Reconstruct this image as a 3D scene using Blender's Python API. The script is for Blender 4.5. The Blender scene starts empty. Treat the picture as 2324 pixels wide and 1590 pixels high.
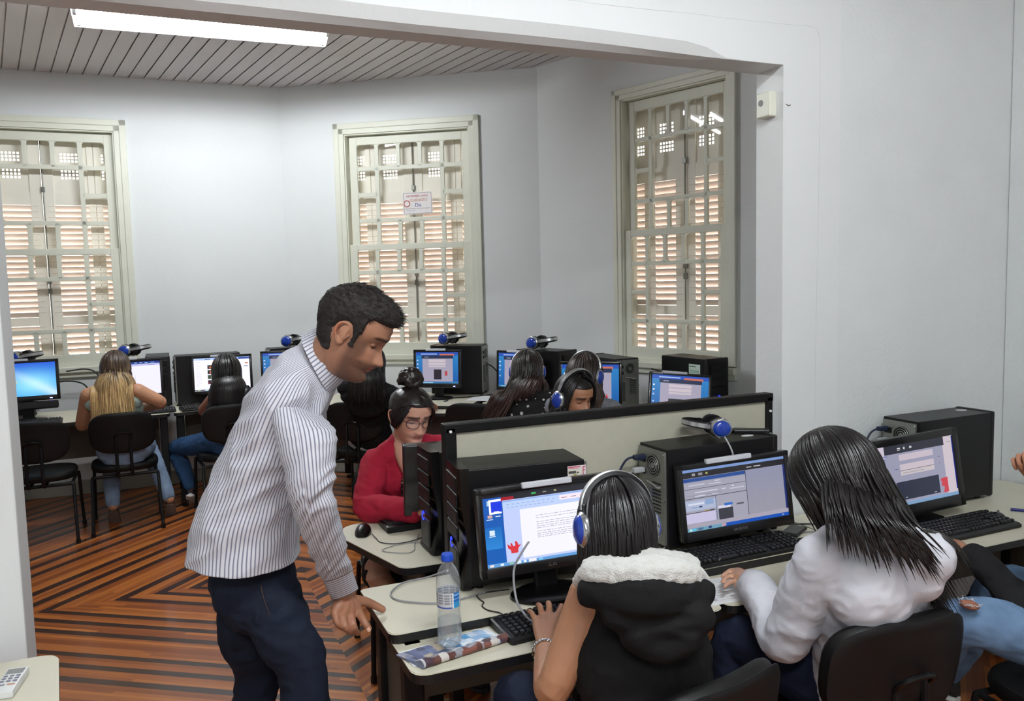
import bpy, bmesh, math, random
import numpy as np
from mathutils import Vector, Matrix, Euler, noise as mnoise

random.seed(7)
np.random.seed(7)
PI = math.pi
scene = bpy.context.scene
COL = scene.collection

# ------------------------------------------------------------------ camera
F_PX = 1848.14
CAM_R = np.array([[0.91853835, -0.05611172, 0.3913295],
                  [-0.39461124, -0.07039409, 0.91614772],
                  [-0.02385935, -0.99593983, -0.08680199]])   # columns: right, down, forward
CAM_H = 1.70
cam_data = bpy.data.cameras.new('camera')
cam = bpy.data.objects.new('camera', cam_data)
COL.objects.link(cam)
cam_data.sensor_fit = 'HORIZONTAL'
cam_data.sensor_width = 36.0
cam_data.lens = 36.0 * F_PX / 2324.0
cam_data.clip_start = 0.05
cam_data.clip_end = 100
mw = Matrix.Identity(4)
for r in range(3):
    mw[r][0] = CAM_R[r][0]
    mw[r][1] = -CAM_R[r][1]
    mw[r][2] = -CAM_R[r][2]
mw[2][3] = CAM_H
cam.matrix_world = mw
scene.camera = cam


def at(px, py, depth):
    """Point of the room seen at photo pixel (px, py), `depth` metres from the lens along its axis."""
    c = np.array([(px - 1162.0) / F_PX, (py - 795.0) / F_PX, 1.0]) * depth
    w = CAM_R @ c
    return Vector((w[0], w[1], w[2] + CAM_H))


def on_z(px, py, z):
    r = CAM_R @ np.array([(px - 1162.0) / F_PX, (py - 795.0) / F_PX, 1.0])
    t = (z - CAM_H) / r[2]
    return Vector((r[0] * t, r[1] * t, z))


def on_y(px, py, y):
    r = CAM_R @ np.array([(px - 1162.0) / F_PX, (py - 795.0) / F_PX, 1.0])
    t = y / r[1]
    return Vector((r[0] * t, y, r[2] * t + CAM_H))


# ------------------------------------------------------------------ world, exposure
world = bpy.data.worlds.new('sky')
scene.world = world
world.use_nodes = True
bg = world.node_tree.nodes['Background']
bg.inputs['Color'].default_value = (1.0, 0.97, 0.93, 1)
bg.inputs['Strength'].default_value = 5.0
scene.view_settings.view_transform = 'Standard'
scene.view_settings.look = 'None'
scene.view_settings.exposure = 0.0
scene.view_settings.gamma = 1.0
scene.view_settings.use_curve_mapping = False
LAMP_BACK = 205.0     # emission strength of the tubes in the computer room bay
LAMP_FRONT_ADDED = 222.0    # emission strength of the unseen tubes added to light the front room
scene.cycles.max_bounces = 8
scene.cycles.diffuse_bounces = 5
scene.cycles.transparent_max_bounces = 12
scene.cycles.sample_clamp_indirect = 6.0

# ------------------------------------------------------------------ colour and material helpers


def lin(c):
    if isinstance(c, str):
        c = tuple(int(c[i:i + 2], 16) / 255 for i in (0, 2, 4))
    return tuple((v / 12.92 if v <= 0.04045 else ((v + 0.055) / 1.055) ** 2.4) for v in c)


MATS = {}


def mat(name, color, rough=0.5, metal=0.0, var=0.06, scale=30.0, bump=0.0, bscale=200.0, coat=0.0, spec=0.5,
        emit=None, estr=0.0, attr=None, trans=0.0, stretch=None, sheen=0.0):
    if name in MATS:
        return MATS[name]
    m = bpy.data.materials.new(name)
    m.use_nodes = True
    nt = m.node_tree
    b = nt.nodes['Principled BSDF']
    c = lin(color)
    b.inputs['Roughness'].default_value = rough
    b.inputs['Metallic'].default_value = metal
    b.inputs['Coat Weight'].default_value = coat
    b.inputs['Specular IOR Level'].default_value = spec
    if sheen:
        b.inputs['Sheen Weight'].default_value = sheen
    tc = nt.nodes.new('ShaderNodeTexCoord')
    mp = nt.nodes.new('ShaderNodeMapping')
    nt.links.new(tc.outputs['Object'], mp.inputs['Vector'])
    if stretch:
        mp.inputs['Scale'].default_value = stretch
    nz = nt.nodes.new('ShaderNodeTexNoise')
    nz.inputs['Scale'].default_value = scale
    nz.inputs['Detail'].default_value = 3
    nt.links.new(mp.outputs['Vector'], nz.inputs['Vector'])
    mr = nt.nodes.new('ShaderNodeMapRange')
    mr.inputs['From Min'].default_value = 0.25
    mr.inputs['From Max'].default_value = 0.75
    mr.inputs['To Min'].default_value = 1 - var
    mr.inputs['To Max'].default_value = 1 + var
    nt.links.new(nz.outputs['Fac'], mr.inputs['Value'])
    vm = nt.nodes.new('ShaderNodeVectorMath')
    vm.operation = 'SCALE'
    if attr:
        at_ = nt.nodes.new('ShaderNodeAttribute')
        at_.attribute_name = attr
        nt.links.new(at_.outputs['Color'], vm.inputs[0])
    else:
        vm.inputs[0].default_value = c
    nt.links.new(mr.outputs['Result'], vm.inputs['Scale'])
    nt.links.new(vm.outputs[0], b.inputs['Base Color'])
    if bump:
        n2 = nt.nodes.new('ShaderNodeTexNoise')
        n2.inputs['Scale'].default_value = bscale
        n2.inputs['Detail'].default_value = 4
        nt.links.new(mp.outputs['Vector'], n2.inputs['Vector'])
        bp = nt.nodes.new('ShaderNodeBump')
        bp.inputs['Strength'].default_value = bump
        bp.inputs['Distance'].default_value = 0.01
        nt.links.new(n2.outputs['Fac'], bp.inputs['Height'])
        nt.links.new(bp.outputs['Normal'], b.inputs['Normal'])
    if emit is not None:
        b.inputs['Emission Color'].default_value = lin(emit) + (1,)
        b.inputs['Emission Strength'].default_value = estr
    MATS[name] = m
    return m


def emit_attr_mat(name, strength=1.0):
    if name in MATS:
        return MATS[name]
    m = bpy.data.materials.new(name)
    m.use_nodes = True
    nt = m.node_tree
    b = nt.nodes['Principled BSDF']
    b.inputs['Base Color'].default_value = (0.01, 0.01, 0.012, 1)
    b.inputs['Roughness'].default_value = 0.25
    a = nt.nodes.new('ShaderNodeAttribute')
    a.attribute_name = 'Col'
    nt.links.new(a.outputs['Color'], b.inputs['Emission Color'])
    b.inputs['Emission Strength'].default_value = strength
    MATS[name] = m
    return m


def glass_mat(name='window_glass', tint=(0.96, 0.97, 0.96), mixf=0.06, rough=0.02, refl=0.45, haze=0.0):
    if name in MATS:
        return MATS[name]
    m = bpy.data.materials.new(name)
    m.use_nodes = True
    nt = m.node_tree
    nt.nodes.clear()
    o = nt.nodes.new('ShaderNodeOutputMaterial')
    t = nt.nodes.new('ShaderNodeBsdfTransparent')
    t.inputs['Color'].default_value = tint + (1,)
    g = nt.nodes.new('ShaderNodeBsdfGlossy')
    g.inputs['Roughness'].default_value = rough
    lw = nt.nodes.new('ShaderNodeLayerWeight')
    lw.inputs['Blend'].default_value = 0.35
    pw = nt.nodes.new('ShaderNodeMath')
    pw.operation = 'POWER'
    pw.inputs[1].default_value = 2.5
    nt.links.new(lw.outputs['Facing'], pw.inputs[0])
    fr = nt.nodes.new('ShaderNodeMath')
    fr.operation = 'MULTIPLY_ADD'
    fr.inputs[1].default_value = refl
    fr.inputs[2].default_value = mixf * 0.6
    nt.links.new(pw.outputs[0], fr.inputs[0])
    mx = nt.nodes.new('ShaderNodeMixShader')
    nt.links.new(fr.outputs[0], mx.inputs[0])
    nt.links.new(t.outputs[0], mx.inputs[1])
    nt.links.new(g.outputs[0], mx.inputs[2])
    if haze:
        df = nt.nodes.new('ShaderNodeBsdfDiffuse')
        df.inputs['Color'].default_value = (.85, .88, .9, 1)
        m2 = nt.nodes.new('ShaderNodeMixShader')
        m2.inputs[0].default_value = haze
        nt.links.new(mx.outputs[0], m2.inputs[1])
        nt.links.new(df.outputs[0], m2.inputs[2])
        mx = m2
    nt.links.new(mx.outputs[0], o.inputs['Surface'])
    MATS[name] = m
    return m


# ------------------------------------------------------------------ object helpers
def tag(o, label=None, cat=None, group=None, kind=None):
    if label:
        o['label'] = label
    if cat:
        o['category'] = cat
    if group:
        o['group'] = group
    if kind:
        o['kind'] = kind
    return o


def thing(name, label, cat, loc=(0, 0, 0), rotz=0.0, group=None):
    o = bpy.data.objects.new(name, None)
    COL.objects.link(o)
    o.empty_display_size = 0.1
    o.location = loc
    o.rotation_euler = (0, 0, rotz)
    return tag(o, label, cat, group)


def smooth_mesh(me, on=True, angle=None):
    if on:
        me.polygons.foreach_set('use_smooth', [True] * len(me.polygons))
        if angle:
            bm = bmesh.new()
            bm.from_mesh(me)
            for e in bm.edges:
                if len(e.link_faces) == 2 and e.calc_face_angle(0) > angle:
                    e.smooth = False
            bm.to_mesh(me)
            bm.free()


def obj(name, bm, m, parent=None, smooth=False, loc=None, rot=None, label=None, recalc=True):
    if isinstance(bm, bmesh.types.BMesh):
        me = bpy.data.meshes.new(name)
        if recalc:
            bmesh.ops.recalc_face_normals(bm, faces=bm.faces)
        bm.normal_update()
        bm.to_mesh(me)
        bm.free()
        if smooth:
            smooth_mesh(me, True, math.radians(35))
    else:
        me = bm
    o = bpy.data.objects.new(name, me)
    COL.objects.link(o)
    for mm in (m if isinstance(m, (list, tuple)) else [m]):
        me.materials.append(mm)
    if parent is not None:
        o.parent = parent
    if loc is not None:
        o.location = loc
    if rot is not None:
        o.rotation_euler = rot
    if label:
        o['label'] = label
    return o


def struct(name, bm, m, smooth=False):
    o = obj(name, bm, m, smooth=smooth)
    o['kind'] = 'structure'
    return o


def copy_tree(root, loc=None, rotz=None, label=None, parent=None):
    r = root.copy()
    COL.objects.link(r)
    if parent is not None:
        r.parent = parent
    if loc is not None:
        r.location = loc
    if rotz is not None:
        r.rotation_euler = (0, 0, rotz)
    if label:
        r['label'] = label
    for ch in list(root.children):
        copy_tree(ch, parent=r)
    return r


def NB():
    return bmesh.new()


def box(bm, c, s, rot=None, bevel=0.0, seg=2, taper=None):
    """Box centred at c with full sizes s; taper=(tx, ty) scales the top."""
    r = bmesh.ops.create_cube(bm, size=1.0)
    vs = r['verts']
    for v in vs:
        if taper and v.co.z > 0:
            v.co.x *= taper[0]
            v.co.y *= taper[1]
        v.co = Vector((v.co.x * s[0], v.co.y * s[1], v.co.z * s[2]))
    if bevel:
        es = list({e for v in vs for e in v.link_edges})
        rb = bmesh.ops.bevel(bm, geom=es, offset=bevel, segments=seg, profile=0.5, affect='EDGES')
        vs = list({v for f in rb['faces'] for v in f.verts} | {v for v in vs if v.is_valid})
    M = Matrix.Translation(Vector(c))
    if rot is not None:
        M = M @ (rot if isinstance(rot, Matrix) else Euler(rot).to_matrix().to_4x4())
    bmesh.ops.transform(bm, matrix=M, verts=[v for v in vs if v.is_valid])
    return bm


def cyl(bm, p, q, r, r2=None, n=16, cap=True):
    p = Vector(p)
    q = Vector(q)
    d = q - p
    L = d.length
    M = Matrix.Translation((p + q) / 2) @ d.to_track_quat('Z', 'Y').to_matrix().to_4x4()
    bmesh.ops.create_cone(bm, cap_ends=cap, segments=n, radius1=r, radius2=r if r2 is None else r2, depth=L, matrix=M)
    return bm


def ball(bm, c, r, n=12, s=(1, 1, 1)):
    M = Matrix.Translation(Vector(c)) @ Matrix.Diagonal((s[0], s[1], s[2], 1))
    bmesh.ops.create_uvsphere(bm, u_segments=n, v_segments=max(6, n // 2 + 1), radius=r, matrix=M)
    return bm


def catmull(pts, n=8):
    P = [np.array(p, float) for p in pts]
    P = [2 * P[0] - P[1]] + P + [2 * P[-1] - P[-2]]
    out = []
    for i in range(1, len(P) - 2):
        for k in range(n):
            t = k / n
            a, b, c, d = P[i - 1], P[i], P[i + 1], P[i + 2]
            out.append(0.5 * ((2 * b) + (-a + c) * t + (2 * a - 5 * b + 4 * c - d) * t * t + (-a + 3 * b - 3 * c + d) * t ** 3))
    out.append(P[-2])
    return out


def grid_faces(bm, rings, close=True, capA=True, capB=True):
    vr = [[bm.verts.new(p) for p in ring] for ring in rings]
    n = len(vr[0])
    for i in range(len(vr) - 1):
        for j in range(n if close else n - 1):
            k = (j + 1) % n
            try:
                bm.faces.new((vr[i][j], vr[i][k], vr[i + 1][k], vr[i + 1][j]))
            except ValueError:
                pass
    if capA:
        bm.faces.new(vr[0][::-1])
    if capB:
        bm.faces.new(vr[-1])
    return vr


def tube(bm, pts, r, n=8, spl=0, caps=True, flat=None):
    """Tube along pts (r scalar or list); spl>0 splines the path; flat=(ax, k) squashes one axis."""
    P = [np.array(p, float) for p in pts]
    R = [r] * len(P) if np.isscalar(r) else list(r)
    if spl:
        Q = catmull([list(p) + [rr] for p, rr in zip(P, R)], spl)
        P = [q[:3] for q in Q]
        R = [q[3] for q in Q]
    rings = []
    up = None
    for i, p in enumerate(P):
        a = P[max(0, i - 1)]
        b = P[min(len(P) - 1, i + 1)]
        t = b - a
        t = t / (np.linalg.norm(t) + 1e-9)
        if up is None:
            up = np.array([0, 0, 1.0]) if abs(t[2]) < 0.9 else np.array([1.0, 0, 0])
        s = np.cross(t, up)
        s /= (np.linalg.norm(s) + 1e-9)
        u = np.cross(s, t)
        up = u
        ring = []
        for k in range(n):
            an = 2 * PI * k / n
            ring.append(p + R[i] * (math.cos(an) * s + math.sin(an) * u))
        rings.append(ring)
    grid_faces(bm, rings, True, caps, caps)
    return bm


def poly_slab(bm, pts, z0, z1):
    lo = [bm.verts.new((p[0], p[1], z0)) for p in pts]
    hi = [bm.verts.new((p[0], p[1], z1)) for p in pts]
    n = len(pts)
    f1 = bm.faces.new(hi)
    f2 = bm.faces.new(lo[::-1])
    fs = [f1, f2]
    for i in range(n):
        j = (i + 1) % n
        fs.append(bm.faces.new((lo[i], lo[j], hi[j], hi[i])))
    return fs


def round_poly(pts, r, n=5):
    out = []
    N = len(pts)
    for i in range(N):
        p = Vector(pts[i][:2])
        a = Vector(pts[i - 1][:2])
        b = Vector(pts[(i + 1) % N][:2])
        rr = r[i] if isinstance(r, (list, tuple)) else r
        if rr <= 0:
            out.append(tuple(p))
            continue
        da = (a - p).normalized()
        db = (b - p).normalized()
        p1 = p + da * rr
        p2 = p + db * rr
        for k in range(n + 1):
            t = k / n
            out.append(tuple((1 - t) ** 2 * p1 + 2 * t * (1 - t) * p + t * t * p2))
    return out


def text_mesh(body, size, depth=0.0006):
    cu = bpy.data.curves.new('txt', 'FONT')
    cu.body = body
    cu.size = size
    cu.extrude = depth
    cu.align_x = 'CENTER'
    cu.align_y = 'CENTER'
    cu.resolution_u = 3
    to = bpy.data.objects.new('txt', cu)
    COL.objects.link(to)
    dg = bpy.context.evaluated_depsgraph_get()
    me = bpy.data.meshes.new_from_object(to.evaluated_get(dg))
    bpy.data.objects.remove(to)
    bpy.data.curves.remove(cu)
    return me


# ------------------------------------------------------------------ shared materials
M_BLACK = mat('black_plastic', '0e0e10', 0.4, var=0.1, spec=0.35)
M_BLACKM = mat('matt_black_metal', '0c0c0d', 0.5, var=0.15, bump=0.05, bscale=600, spec=0.25)
M_GLOSS = mat('glossy_black', '080809', 0.28, spec=0.3)
M_GREY = mat('grey_plastic', '6a6a68', 0.5)
M_STEEL = mat('galvanised_steel', '8b8c86', 0.4, metal=0.6, var=0.08)
M_SILVER = mat('silver_trim', 'c8cacc', 0.25, metal=0.9)
M_WHITEP = mat('white_plastic', 'dcdedd', 0.4)
M_CREAM = mat('cream_laminate', 'd3cfbb', 0.38, var=0.02, scale=12)
M_CREAMD = mat('cream_panel', 'b3b1a0', 0.55, var=0.03)
M_PANELG = mat('desk_side_panel', '5b564c', 0.6, var=0.05)
M_EDGE = mat('black_edge_band', '0e0e10', 0.45)
M_BLUE = mat('blue_gloss', '123a9e', 0.2, coat=0.6)
M_WALL = mat('white_plaster', 'dcdfdf', 0.75, var=0.015, scale=3, bump=0.12, bscale=45)
M_WALLR = mat('rough_white_plaster', 'd9dddd', 0.8, var=0.02, scale=5, bump=0.35, bscale=60)
M_FRAME = mat('cream_painted_wood', 'd9dacb', 0.45, var=0.03, scale=8)
M_SHUT = mat('shutter_paint', 'f8f2e8', 0.6, var=0.03, scale=8)
M_SLAT = mat('slat_paint', 'ecdcd2', 0.6, var=0.04, scale=8)
M_TUBE = mat('lit_fluorescent_tube', 'ffffff', 0.4, emit='f4f9fc', estr=LAMP_BACK)
M_TUBE_ADDED = mat('added_fluorescent_tube_front', 'ffffff', 0.4, emit='f4f9fc', estr=LAMP_FRONT_ADDED)
# ------------------------------------------------------------------ room shell
W1Y = 7.58
C1 = Vector((1.044, 7.578))
C2 = Vector((2.948, 6.241))
C3 = Vector((4.146, 2.61))
ZC = 3.437
BY0, BY1 = 2.46, 2.61        # dividing wall / beam faces
XR = 2.18                    # right jamb of the opening
XL = -0.385                  # left jamb
ZB = 2.473                   # underside of the beam
XW = 3.44                    # right wall of the front room
FYB = -2.6                   # back wall of the front room
FXL = -2.6


def floor_material():
    m = bpy.data.materials.new('parquet')
    m.use_nodes = True
    nt = m.node_tree
    N = nt.nodes
    L = nt.links
    b = N['Principled BSDF']

    def math_(op, a, c=None, clamp=False):
        n = N.new('ShaderNodeMath')
        n.operation = op
        n.use_clamp = clamp
        for i, v in enumerate((a, c)):
            if v is None:
                continue
            if isinstance(v, (int, float)):
                n.inputs[i].default_value = v
            else:
                L.new(v, n.inputs[i])
        return n.outputs[0]
    tc = N.new('ShaderNodeTexCoord')
    sx = N.new('ShaderNodeSeparateXYZ')
    L.new(tc.outputs['Object'], sx.inputs[0])
    x, y = sx.outputs[0], sx.outputs[1]
    dx = math_('SUBTRACT', x, 0.68)
    dy = math_('SUBTRACT', y, 4.86)
    right = math_('GREATER_THAN', dx, 0.0)
    up = math_('GREATER_THAN', dy, 0.0)
    adx = math_('ABSOLUTE', dx)
    ady = math_('ABSOLUTE', dy)
    # inverse slopes: upper 1/1.05, lower left 1/.69, lower right 1/.8
    k_low = math_('ADD', 1 / 0.69, math_('MULTIPLY', right, 1 / 0.8 - 1 / 0.69))
    k = math_('ADD', k_low, math_('MULTIPLY', up, math_('SUBTRACT', 1 / 1.05, k_low)))
    t = math_('ADD', adx, math_('MULTIPLY', ady, k))
    # stripes
    fr = math_('FRACT', math_('DIVIDE', math_('SUBTRACT', t, 1.25), 0.75))
    dark = None
    for c, h in ((0.133, 0.045), (0.373, 0.048), (0.64, 0.05)):
        d = math_('LESS_THAN', math_('ABSOLUTE', math_('SUBTRACT', fr, c)), h)
        dark = d if dark is None else math_('MAXIMUM', dark, d)
    # planks
    quad = math_('ADD', math_('MULTIPLY', right, 7.3), math_('MULTIPLY', up, 13.7))
    pid = math_('FLOOR', math_('DIVIDE', t, 0.0375))
    along = math_('ADD', math_('SUBTRACT', adx, ady), math_('MULTIPLY', math_('SINE', math_('MULTIPLY', pid, 12.9898)), 3.0))
    seg = math_('FLOOR', math_('DIVIDE', along, 1.3))
    cb = N.new('ShaderNodeCombineXYZ')
    L.new(pid, cb.inputs[0])
    L.new(seg, cb.inputs[1])
    L.new(quad, cb.inputs[2])
    wn = N.new('ShaderNodeTexWhiteNoise')
    L.new(cb.outputs[0], wn.inputs['Vector'])
    ramp = N.new('ShaderNodeValToRGB')
    L.new(wn.outputs['Value'], ramp.inputs[0])
    e = ramp.color_ramp.elements
    e[0].color = lin('85431b') + (1,)
    e[1].color = lin('bd7231') + (1,)
    e2 = ramp.color_ramp.elements.new(0.5)
    e2.color = lin('a35a25') + (1,)
    # grain
    gv = N.new('ShaderNodeCombineXYZ')
    L.new(math_('MULTIPLY', t, 90.0), gv.inputs[0])
    L.new(math_('MULTIPLY', along, 5.0), gv.inputs[1])
    g = N.new('ShaderNodeTexNoise')
    g.inputs['Scale'].default_value = 1.0
    g.inputs['Detail'].default_value = 4
    L.new(gv.outputs[0], g.inputs['Vector'])
    gm = N.new('ShaderNodeMapRange')
    gm.inputs['To Min'].default_value = 0.85
    gm.inputs['To Max'].default_value = 1.15
    L.new(g.outputs['Fac'], gm.inputs['Value'])
    mix = N.new('ShaderNodeMix')
    mix.data_type = 'RGBA'
    L.new(dark, mix.inputs[0])
    L.new(ramp.outputs['Color'], mix.inputs[6])
    mix.inputs[7].default_value = lin('351d15') + (1,)
    # joints
    jf = math_('FRACT', math_('DIVIDE', t, 0.0375))
    joint = math_('LESS_THAN', jf, 0.035)
    sc = N.new('ShaderNodeVectorMath')
    sc.operation = 'SCALE'
    L.new(mix.outputs[2], sc.inputs[0])
    L.new(math_('MULTIPLY', gm.outputs['Result'], math_('SUBTRACT', 1.0, math_('MULTIPLY', joint, 0.35))), sc.inputs['Scale'])
    L.new(sc.outputs[0], b.inputs['Base Color'])
    b.inputs['Roughness'].default_value = 0.33
    b.inputs['Coat Weight'].default_value = 0.25
    b.inputs['Coat Roughness'].default_value = 0.12
    bp = N.new('ShaderNodeBump')
    bp.inputs['Strength'].default_value = 0.12
    bp.inputs['Distance'].default_value = 0.002
    L.new(g.outputs['Fac'], bp.inputs['Height'])
    L.new(bp.outputs['Normal'], b.inputs['Normal'])
    return m


bm = NB()
box(bm, (0.6, 2.6, -0.05), (8.4, 11.2, 0.1))
struct('floor', bm, floor_material())


def ceiling_material():
    m = mat('ceiling_boards', 'd2cdcd', 0.45, var=0.02, scale=2)
    nt = m.node_tree
    b = nt.nodes['Principled BSDF']
    return m


# boarded ceiling of the bay: individual tongue and groove profile in one mesh (a surface pattern)
bm = NB()
pitch = 0.113
x = -3.6
ang = math.atan2(-0.2, 1.65)
while x < 5.0:
    for (a, b_, z) in ((0.005, pitch - 0.005, ZC), (-0.005, 0.005, ZC + 0.011)):
        v = [bm.verts.new(p) for p in ((x + a, BY1 - 0.02, z), (x + b_, BY1 - 0.02, z), (x + b_ - 0.17 * 5.2, 7.8, z), (x + a - 0.17 * 5.2, 7.8, z))]
        bm.faces.new(v[::-1])
    x += pitch
box(bm, (0.6, 5.2, ZC + 0.04), (8.6, 5.4, 0.02))
obj_c = obj('ceiling', bm, ceiling_material(), recalc=False)
obj_c['kind'] = 'structure'
bm = NB()
box(bm, (0.42, -0.07, ZC + 0.03), (6.2, 5.1, 0.06))
struct('ceiling_front', bm, M_WALL)


# windows: local frame (u along the wall, z up, n into the room)
def frame2(p, d):
    n = Vector((d.y, -d.x))       # right-hand side when walking along d
    return Matrix(((d.x, n.x, 0, p.x), (d.y, n.y, 0, p.y), (0, 0, 1, 0), (0, 0, 0, 1)))


def wall_with_hole(name, p, q, u0, u1, z0, z1, zt=ZC + 0.05, th=0.22, m=None):
    """wall from p to q whose room side is on the right of p->q, with a window opening."""
    d = (q - p)
    L_ = d.length
    d = d / L_
    M = frame2(p, d)
    bm = NB()
    parts = [((0, u0), (0, zt)), ((u1, L_), (0, zt)), ((u0, u1), (0, z0)), ((u0, u1), (z1, zt))]
    for (a, b_), (c, e) in parts:
        if b_ - a > 1e-4:
            box(bm, ((a + b_) / 2, -th / 2, (c + e) / 2), (b_ - a, th, e - c))
    bmesh.ops.transform(bm, matrix=M, verts=bm.verts)
    return struct(name, bm, m or M_WALL), M


def window(idx, M, u0, u1, z0, z1, handed=1, poster=False):
    """sash window of 5 x 8 lights with louvred shutters outside; u0..u1 outer edges of the trim."""
    H = bpy.data.objects.new('window_%d' % idx, None)
    COL.objects.link(H)
    H['kind'] = 'structure'
    H.matrix_world = M
    W = u1 - u0
    tw = 0.085 * W / 1.2          # trim width
    # trim (architrave): two steps
    bm = NB()
    for (a, b_, c, e) in ((u0, u0 + tw, z0, z1), (u1 - tw, u1, z0, z1), (u0, u1, z1 - tw, z1)):
        box(bm, ((a + b_) / 2, 0.012, (c + e) / 2), (b_ - a, 0.024, e - c), bevel=0.003)
    s = tw * 0.55
    for (a, b_, c, e) in ((u0, u0 + s, z0, z1), (u1 - s, u1, z0, z1), (u0, u1, z1 - s, z1)):
        box(bm, ((a + b_) / 2, 0.016, (c + e) / 2), (b_ - a, 0.032, e - c), bevel=0.006)
    obj('trim', bm, M_FRAME, H)
    bm = NB()
    box(bm, ((u0 + u1) / 2, 0.02, z0 - 0.03), (W, 0.05, 0.05), bevel=0.008)
    box(bm, ((u0 + u1) / 2, 0.01, z0 - 0.07), (W, 0.028, 0.05), bevel=0.006)
    obj('window_sill', bm, M_FRAME, H)
    a, b_ = u0 + tw, u1 - tw
    zt = z1 - tw
    # reveal lining and stops
    bm = NB()
    for uu in (a, b_):
        box(bm, (uu, -0.07, (z0 + zt) / 2), (0.02, 0.16, zt - z0))
    box(bm, ((a + b_) / 2, -0.07, zt), (b_ - a, 0.16, 0.02))
    box(bm, ((a + b_) / 2, -0.07, z0), (b_ - a, 0.16, 0.03))
    obj('jamb_lining', bm, M_FRAME, H)
    zm = z0 + (zt - z0) * 0.487
    # sash: returns mesh with lights
    sashes = []
    for which in ('lower', 'upper'):
        yo = -0.025 if which == 'lower' else -0.065
        c0, c1 = (z0 + 0.01, zm + 0.028) if which == 'lower' else (zm - 0.02, zt - 0.012)
        st = 0.062 * W / 1.2
        if which == 'lower':
            la, lb = a + 0.01, b_ - 0.01
        else:
            la, lb = a + 0.022, b_ - 0.012
        ia, ib = la + st, lb - st
        ic = c0 + (0.085 if which == 'lower' else 0.05)
        ie = c1 - (0.05 if which == 'lower' else 0.075)
        t = 0.03
        bm = NB()
        for (p, q, r_, s_) in ((la, ia, c0, c1), (ib, lb, c0, c1), (ia, ib, c0, ic), (ia, ib, ie, c1)):
            box(bm, ((p + q) / 2, yo, (r_ + s_) / 2), (q - p, t, s_ - r_), bevel=0.003)
        bar = 0.034 * W / 1.25
        cw = (ib - ia + bar) / 5
        rh = (ie - ic + bar) / 4
        ucols = [ia + cw * k - bar / 2 for k in range(1, 5)]
        zrows = [ic + rh * k - bar / 2 for k in range(1, 4)]
        # outer columns and rows run through; inner muntins only in the outer rows
        for k, uu in enumerate(ucols):
            if k in (0, 3):
                box(bm, (uu, yo, (ic + ie) / 2), (bar, t * 0.8, ie - ic), bevel=0.003)
            else:
                box(bm, (uu, yo, (ic + zrows[0]) / 2), (bar, t * 0.8, zrows[0] - ic), bevel=0.003)
                box(bm, (uu, yo, (zrows[2] + ie) / 2), (bar, t * 0.8, ie - zrows[2]), bevel=0.003)
        for k, zz in enumerate(zrows):
            if k in (0, 2):
                box(bm, ((ia + ib) / 2, yo, zz), (ib - ia, t * 0.8, bar), bevel=0.003)
            else:
                box(bm, ((ia + ucols[0]) / 2, yo, zz), (ucols[0] - ia, t * 0.8, bar), bevel=0.003)
                box(bm, ((ib + ucols[3]) / 2, yo, zz), (ib - ucols[3], t * 0.8, bar), bevel=0.003)
        # rounded corners of the lights
        us = [ia] + ucols + [ib]
        zs = [ic] + zrows + [ie]

        def corner(u_, z_, su, sz, r=0.022):
            p0 = bm.verts.new((u_, yo + t * 0.35, z_))
            ring = [bm.verts.new((u_ + su * (r - r * math.sin(an)), yo + t * 0.35, z_ + sz * (r - r * math.cos(an)))) for an in [0, PI / 8, PI / 4, 3 * PI / 8, PI / 2]]
            q0 = bm.verts.new((u_, yo - t * 0.3, z_))
            rq = [bm.verts.new((v.co.x, yo - t * 0.3, v.co.z)) for v in ring]
            for i in range(4):
                bm.faces.new((p0, ring[i], ring[i + 1]))
                bm.faces.new((ring[i], rq[i], rq[i + 1], ring[i + 1]))
        hb = bar / 2
        for i in range(5):
            for j in range(4):
                mid = i in (1, 2, 3) and j in (1, 2)
                if mid and not (i == 2 and j == 1):
                    continue
                if mid:
                    U0, U1, Z0, Z1 = us[1] + hb, us[4] - hb, zs[1] + hb, zs[3] - hb
                else:
                    U0 = us[i] + (hb if i else 0)
                    U1 = us[i + 1] - (hb if i < 4 else 0)
                    Z0 = zs[j] + (hb if j else 0)
                    Z1 = zs[j + 1] - (hb if j < 3 else 0)
                corner(U0, Z0, 1, 1)
                corner(U1, Z0, -1, 1)
                corner(U0, Z1, 1, -1)
                corner(U1, Z1, -1, -1)
        sh = obj('sash', bm, M_FRAME, H)
        bm = NB()
        box(bm, ((ia + ib) / 2, yo - 0.008, (ic + ie) / 2), (ib - ia, 0.003, ie - ic))
        obj('pane', bm, glass_mat('window_glass', (.97, .975, .97), .03, .02, .15), sh)
        sashes.append(sh)
    # shutters outside: two leaves
    ys = -0.17
    sa, sb = a - 0.05, b_ + 0.05
    # narrow gap at the head lets daylight in
    leaf_w = (sb - sa) / 2
    for side in (0, 1):
        l0 = sa + side * leaf_w + 0.002
        l1 = l0 + leaf_w - 0.004
        zb, zt2 = z0 - 0.05, zt + 0.02
        Hh = zt2 - zb
        # every leaf folds in two halves of unequal width
        bm = NB()
        fr = 0.05
        t = 0.03
        mids = [1.41, 1.44, 2.40, 2.50]
        fold = l0 + (l1 - l0) * (0.36 if side == 0 else 0.64)
        wl, wr = (0.04, 0.085) if side == 0 else (0.085, 0.04)
        for (p, q) in ((l0, l0 + wl), (l1 - wr, l1), (fold - 0.05, fold - 0.002), (fold + 0.002, fold + 0.05)):
            box(bm, ((p + q) / 2, ys, (zb + zt2) / 2), (q - p, t, Hh), bevel=0.003)
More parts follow.
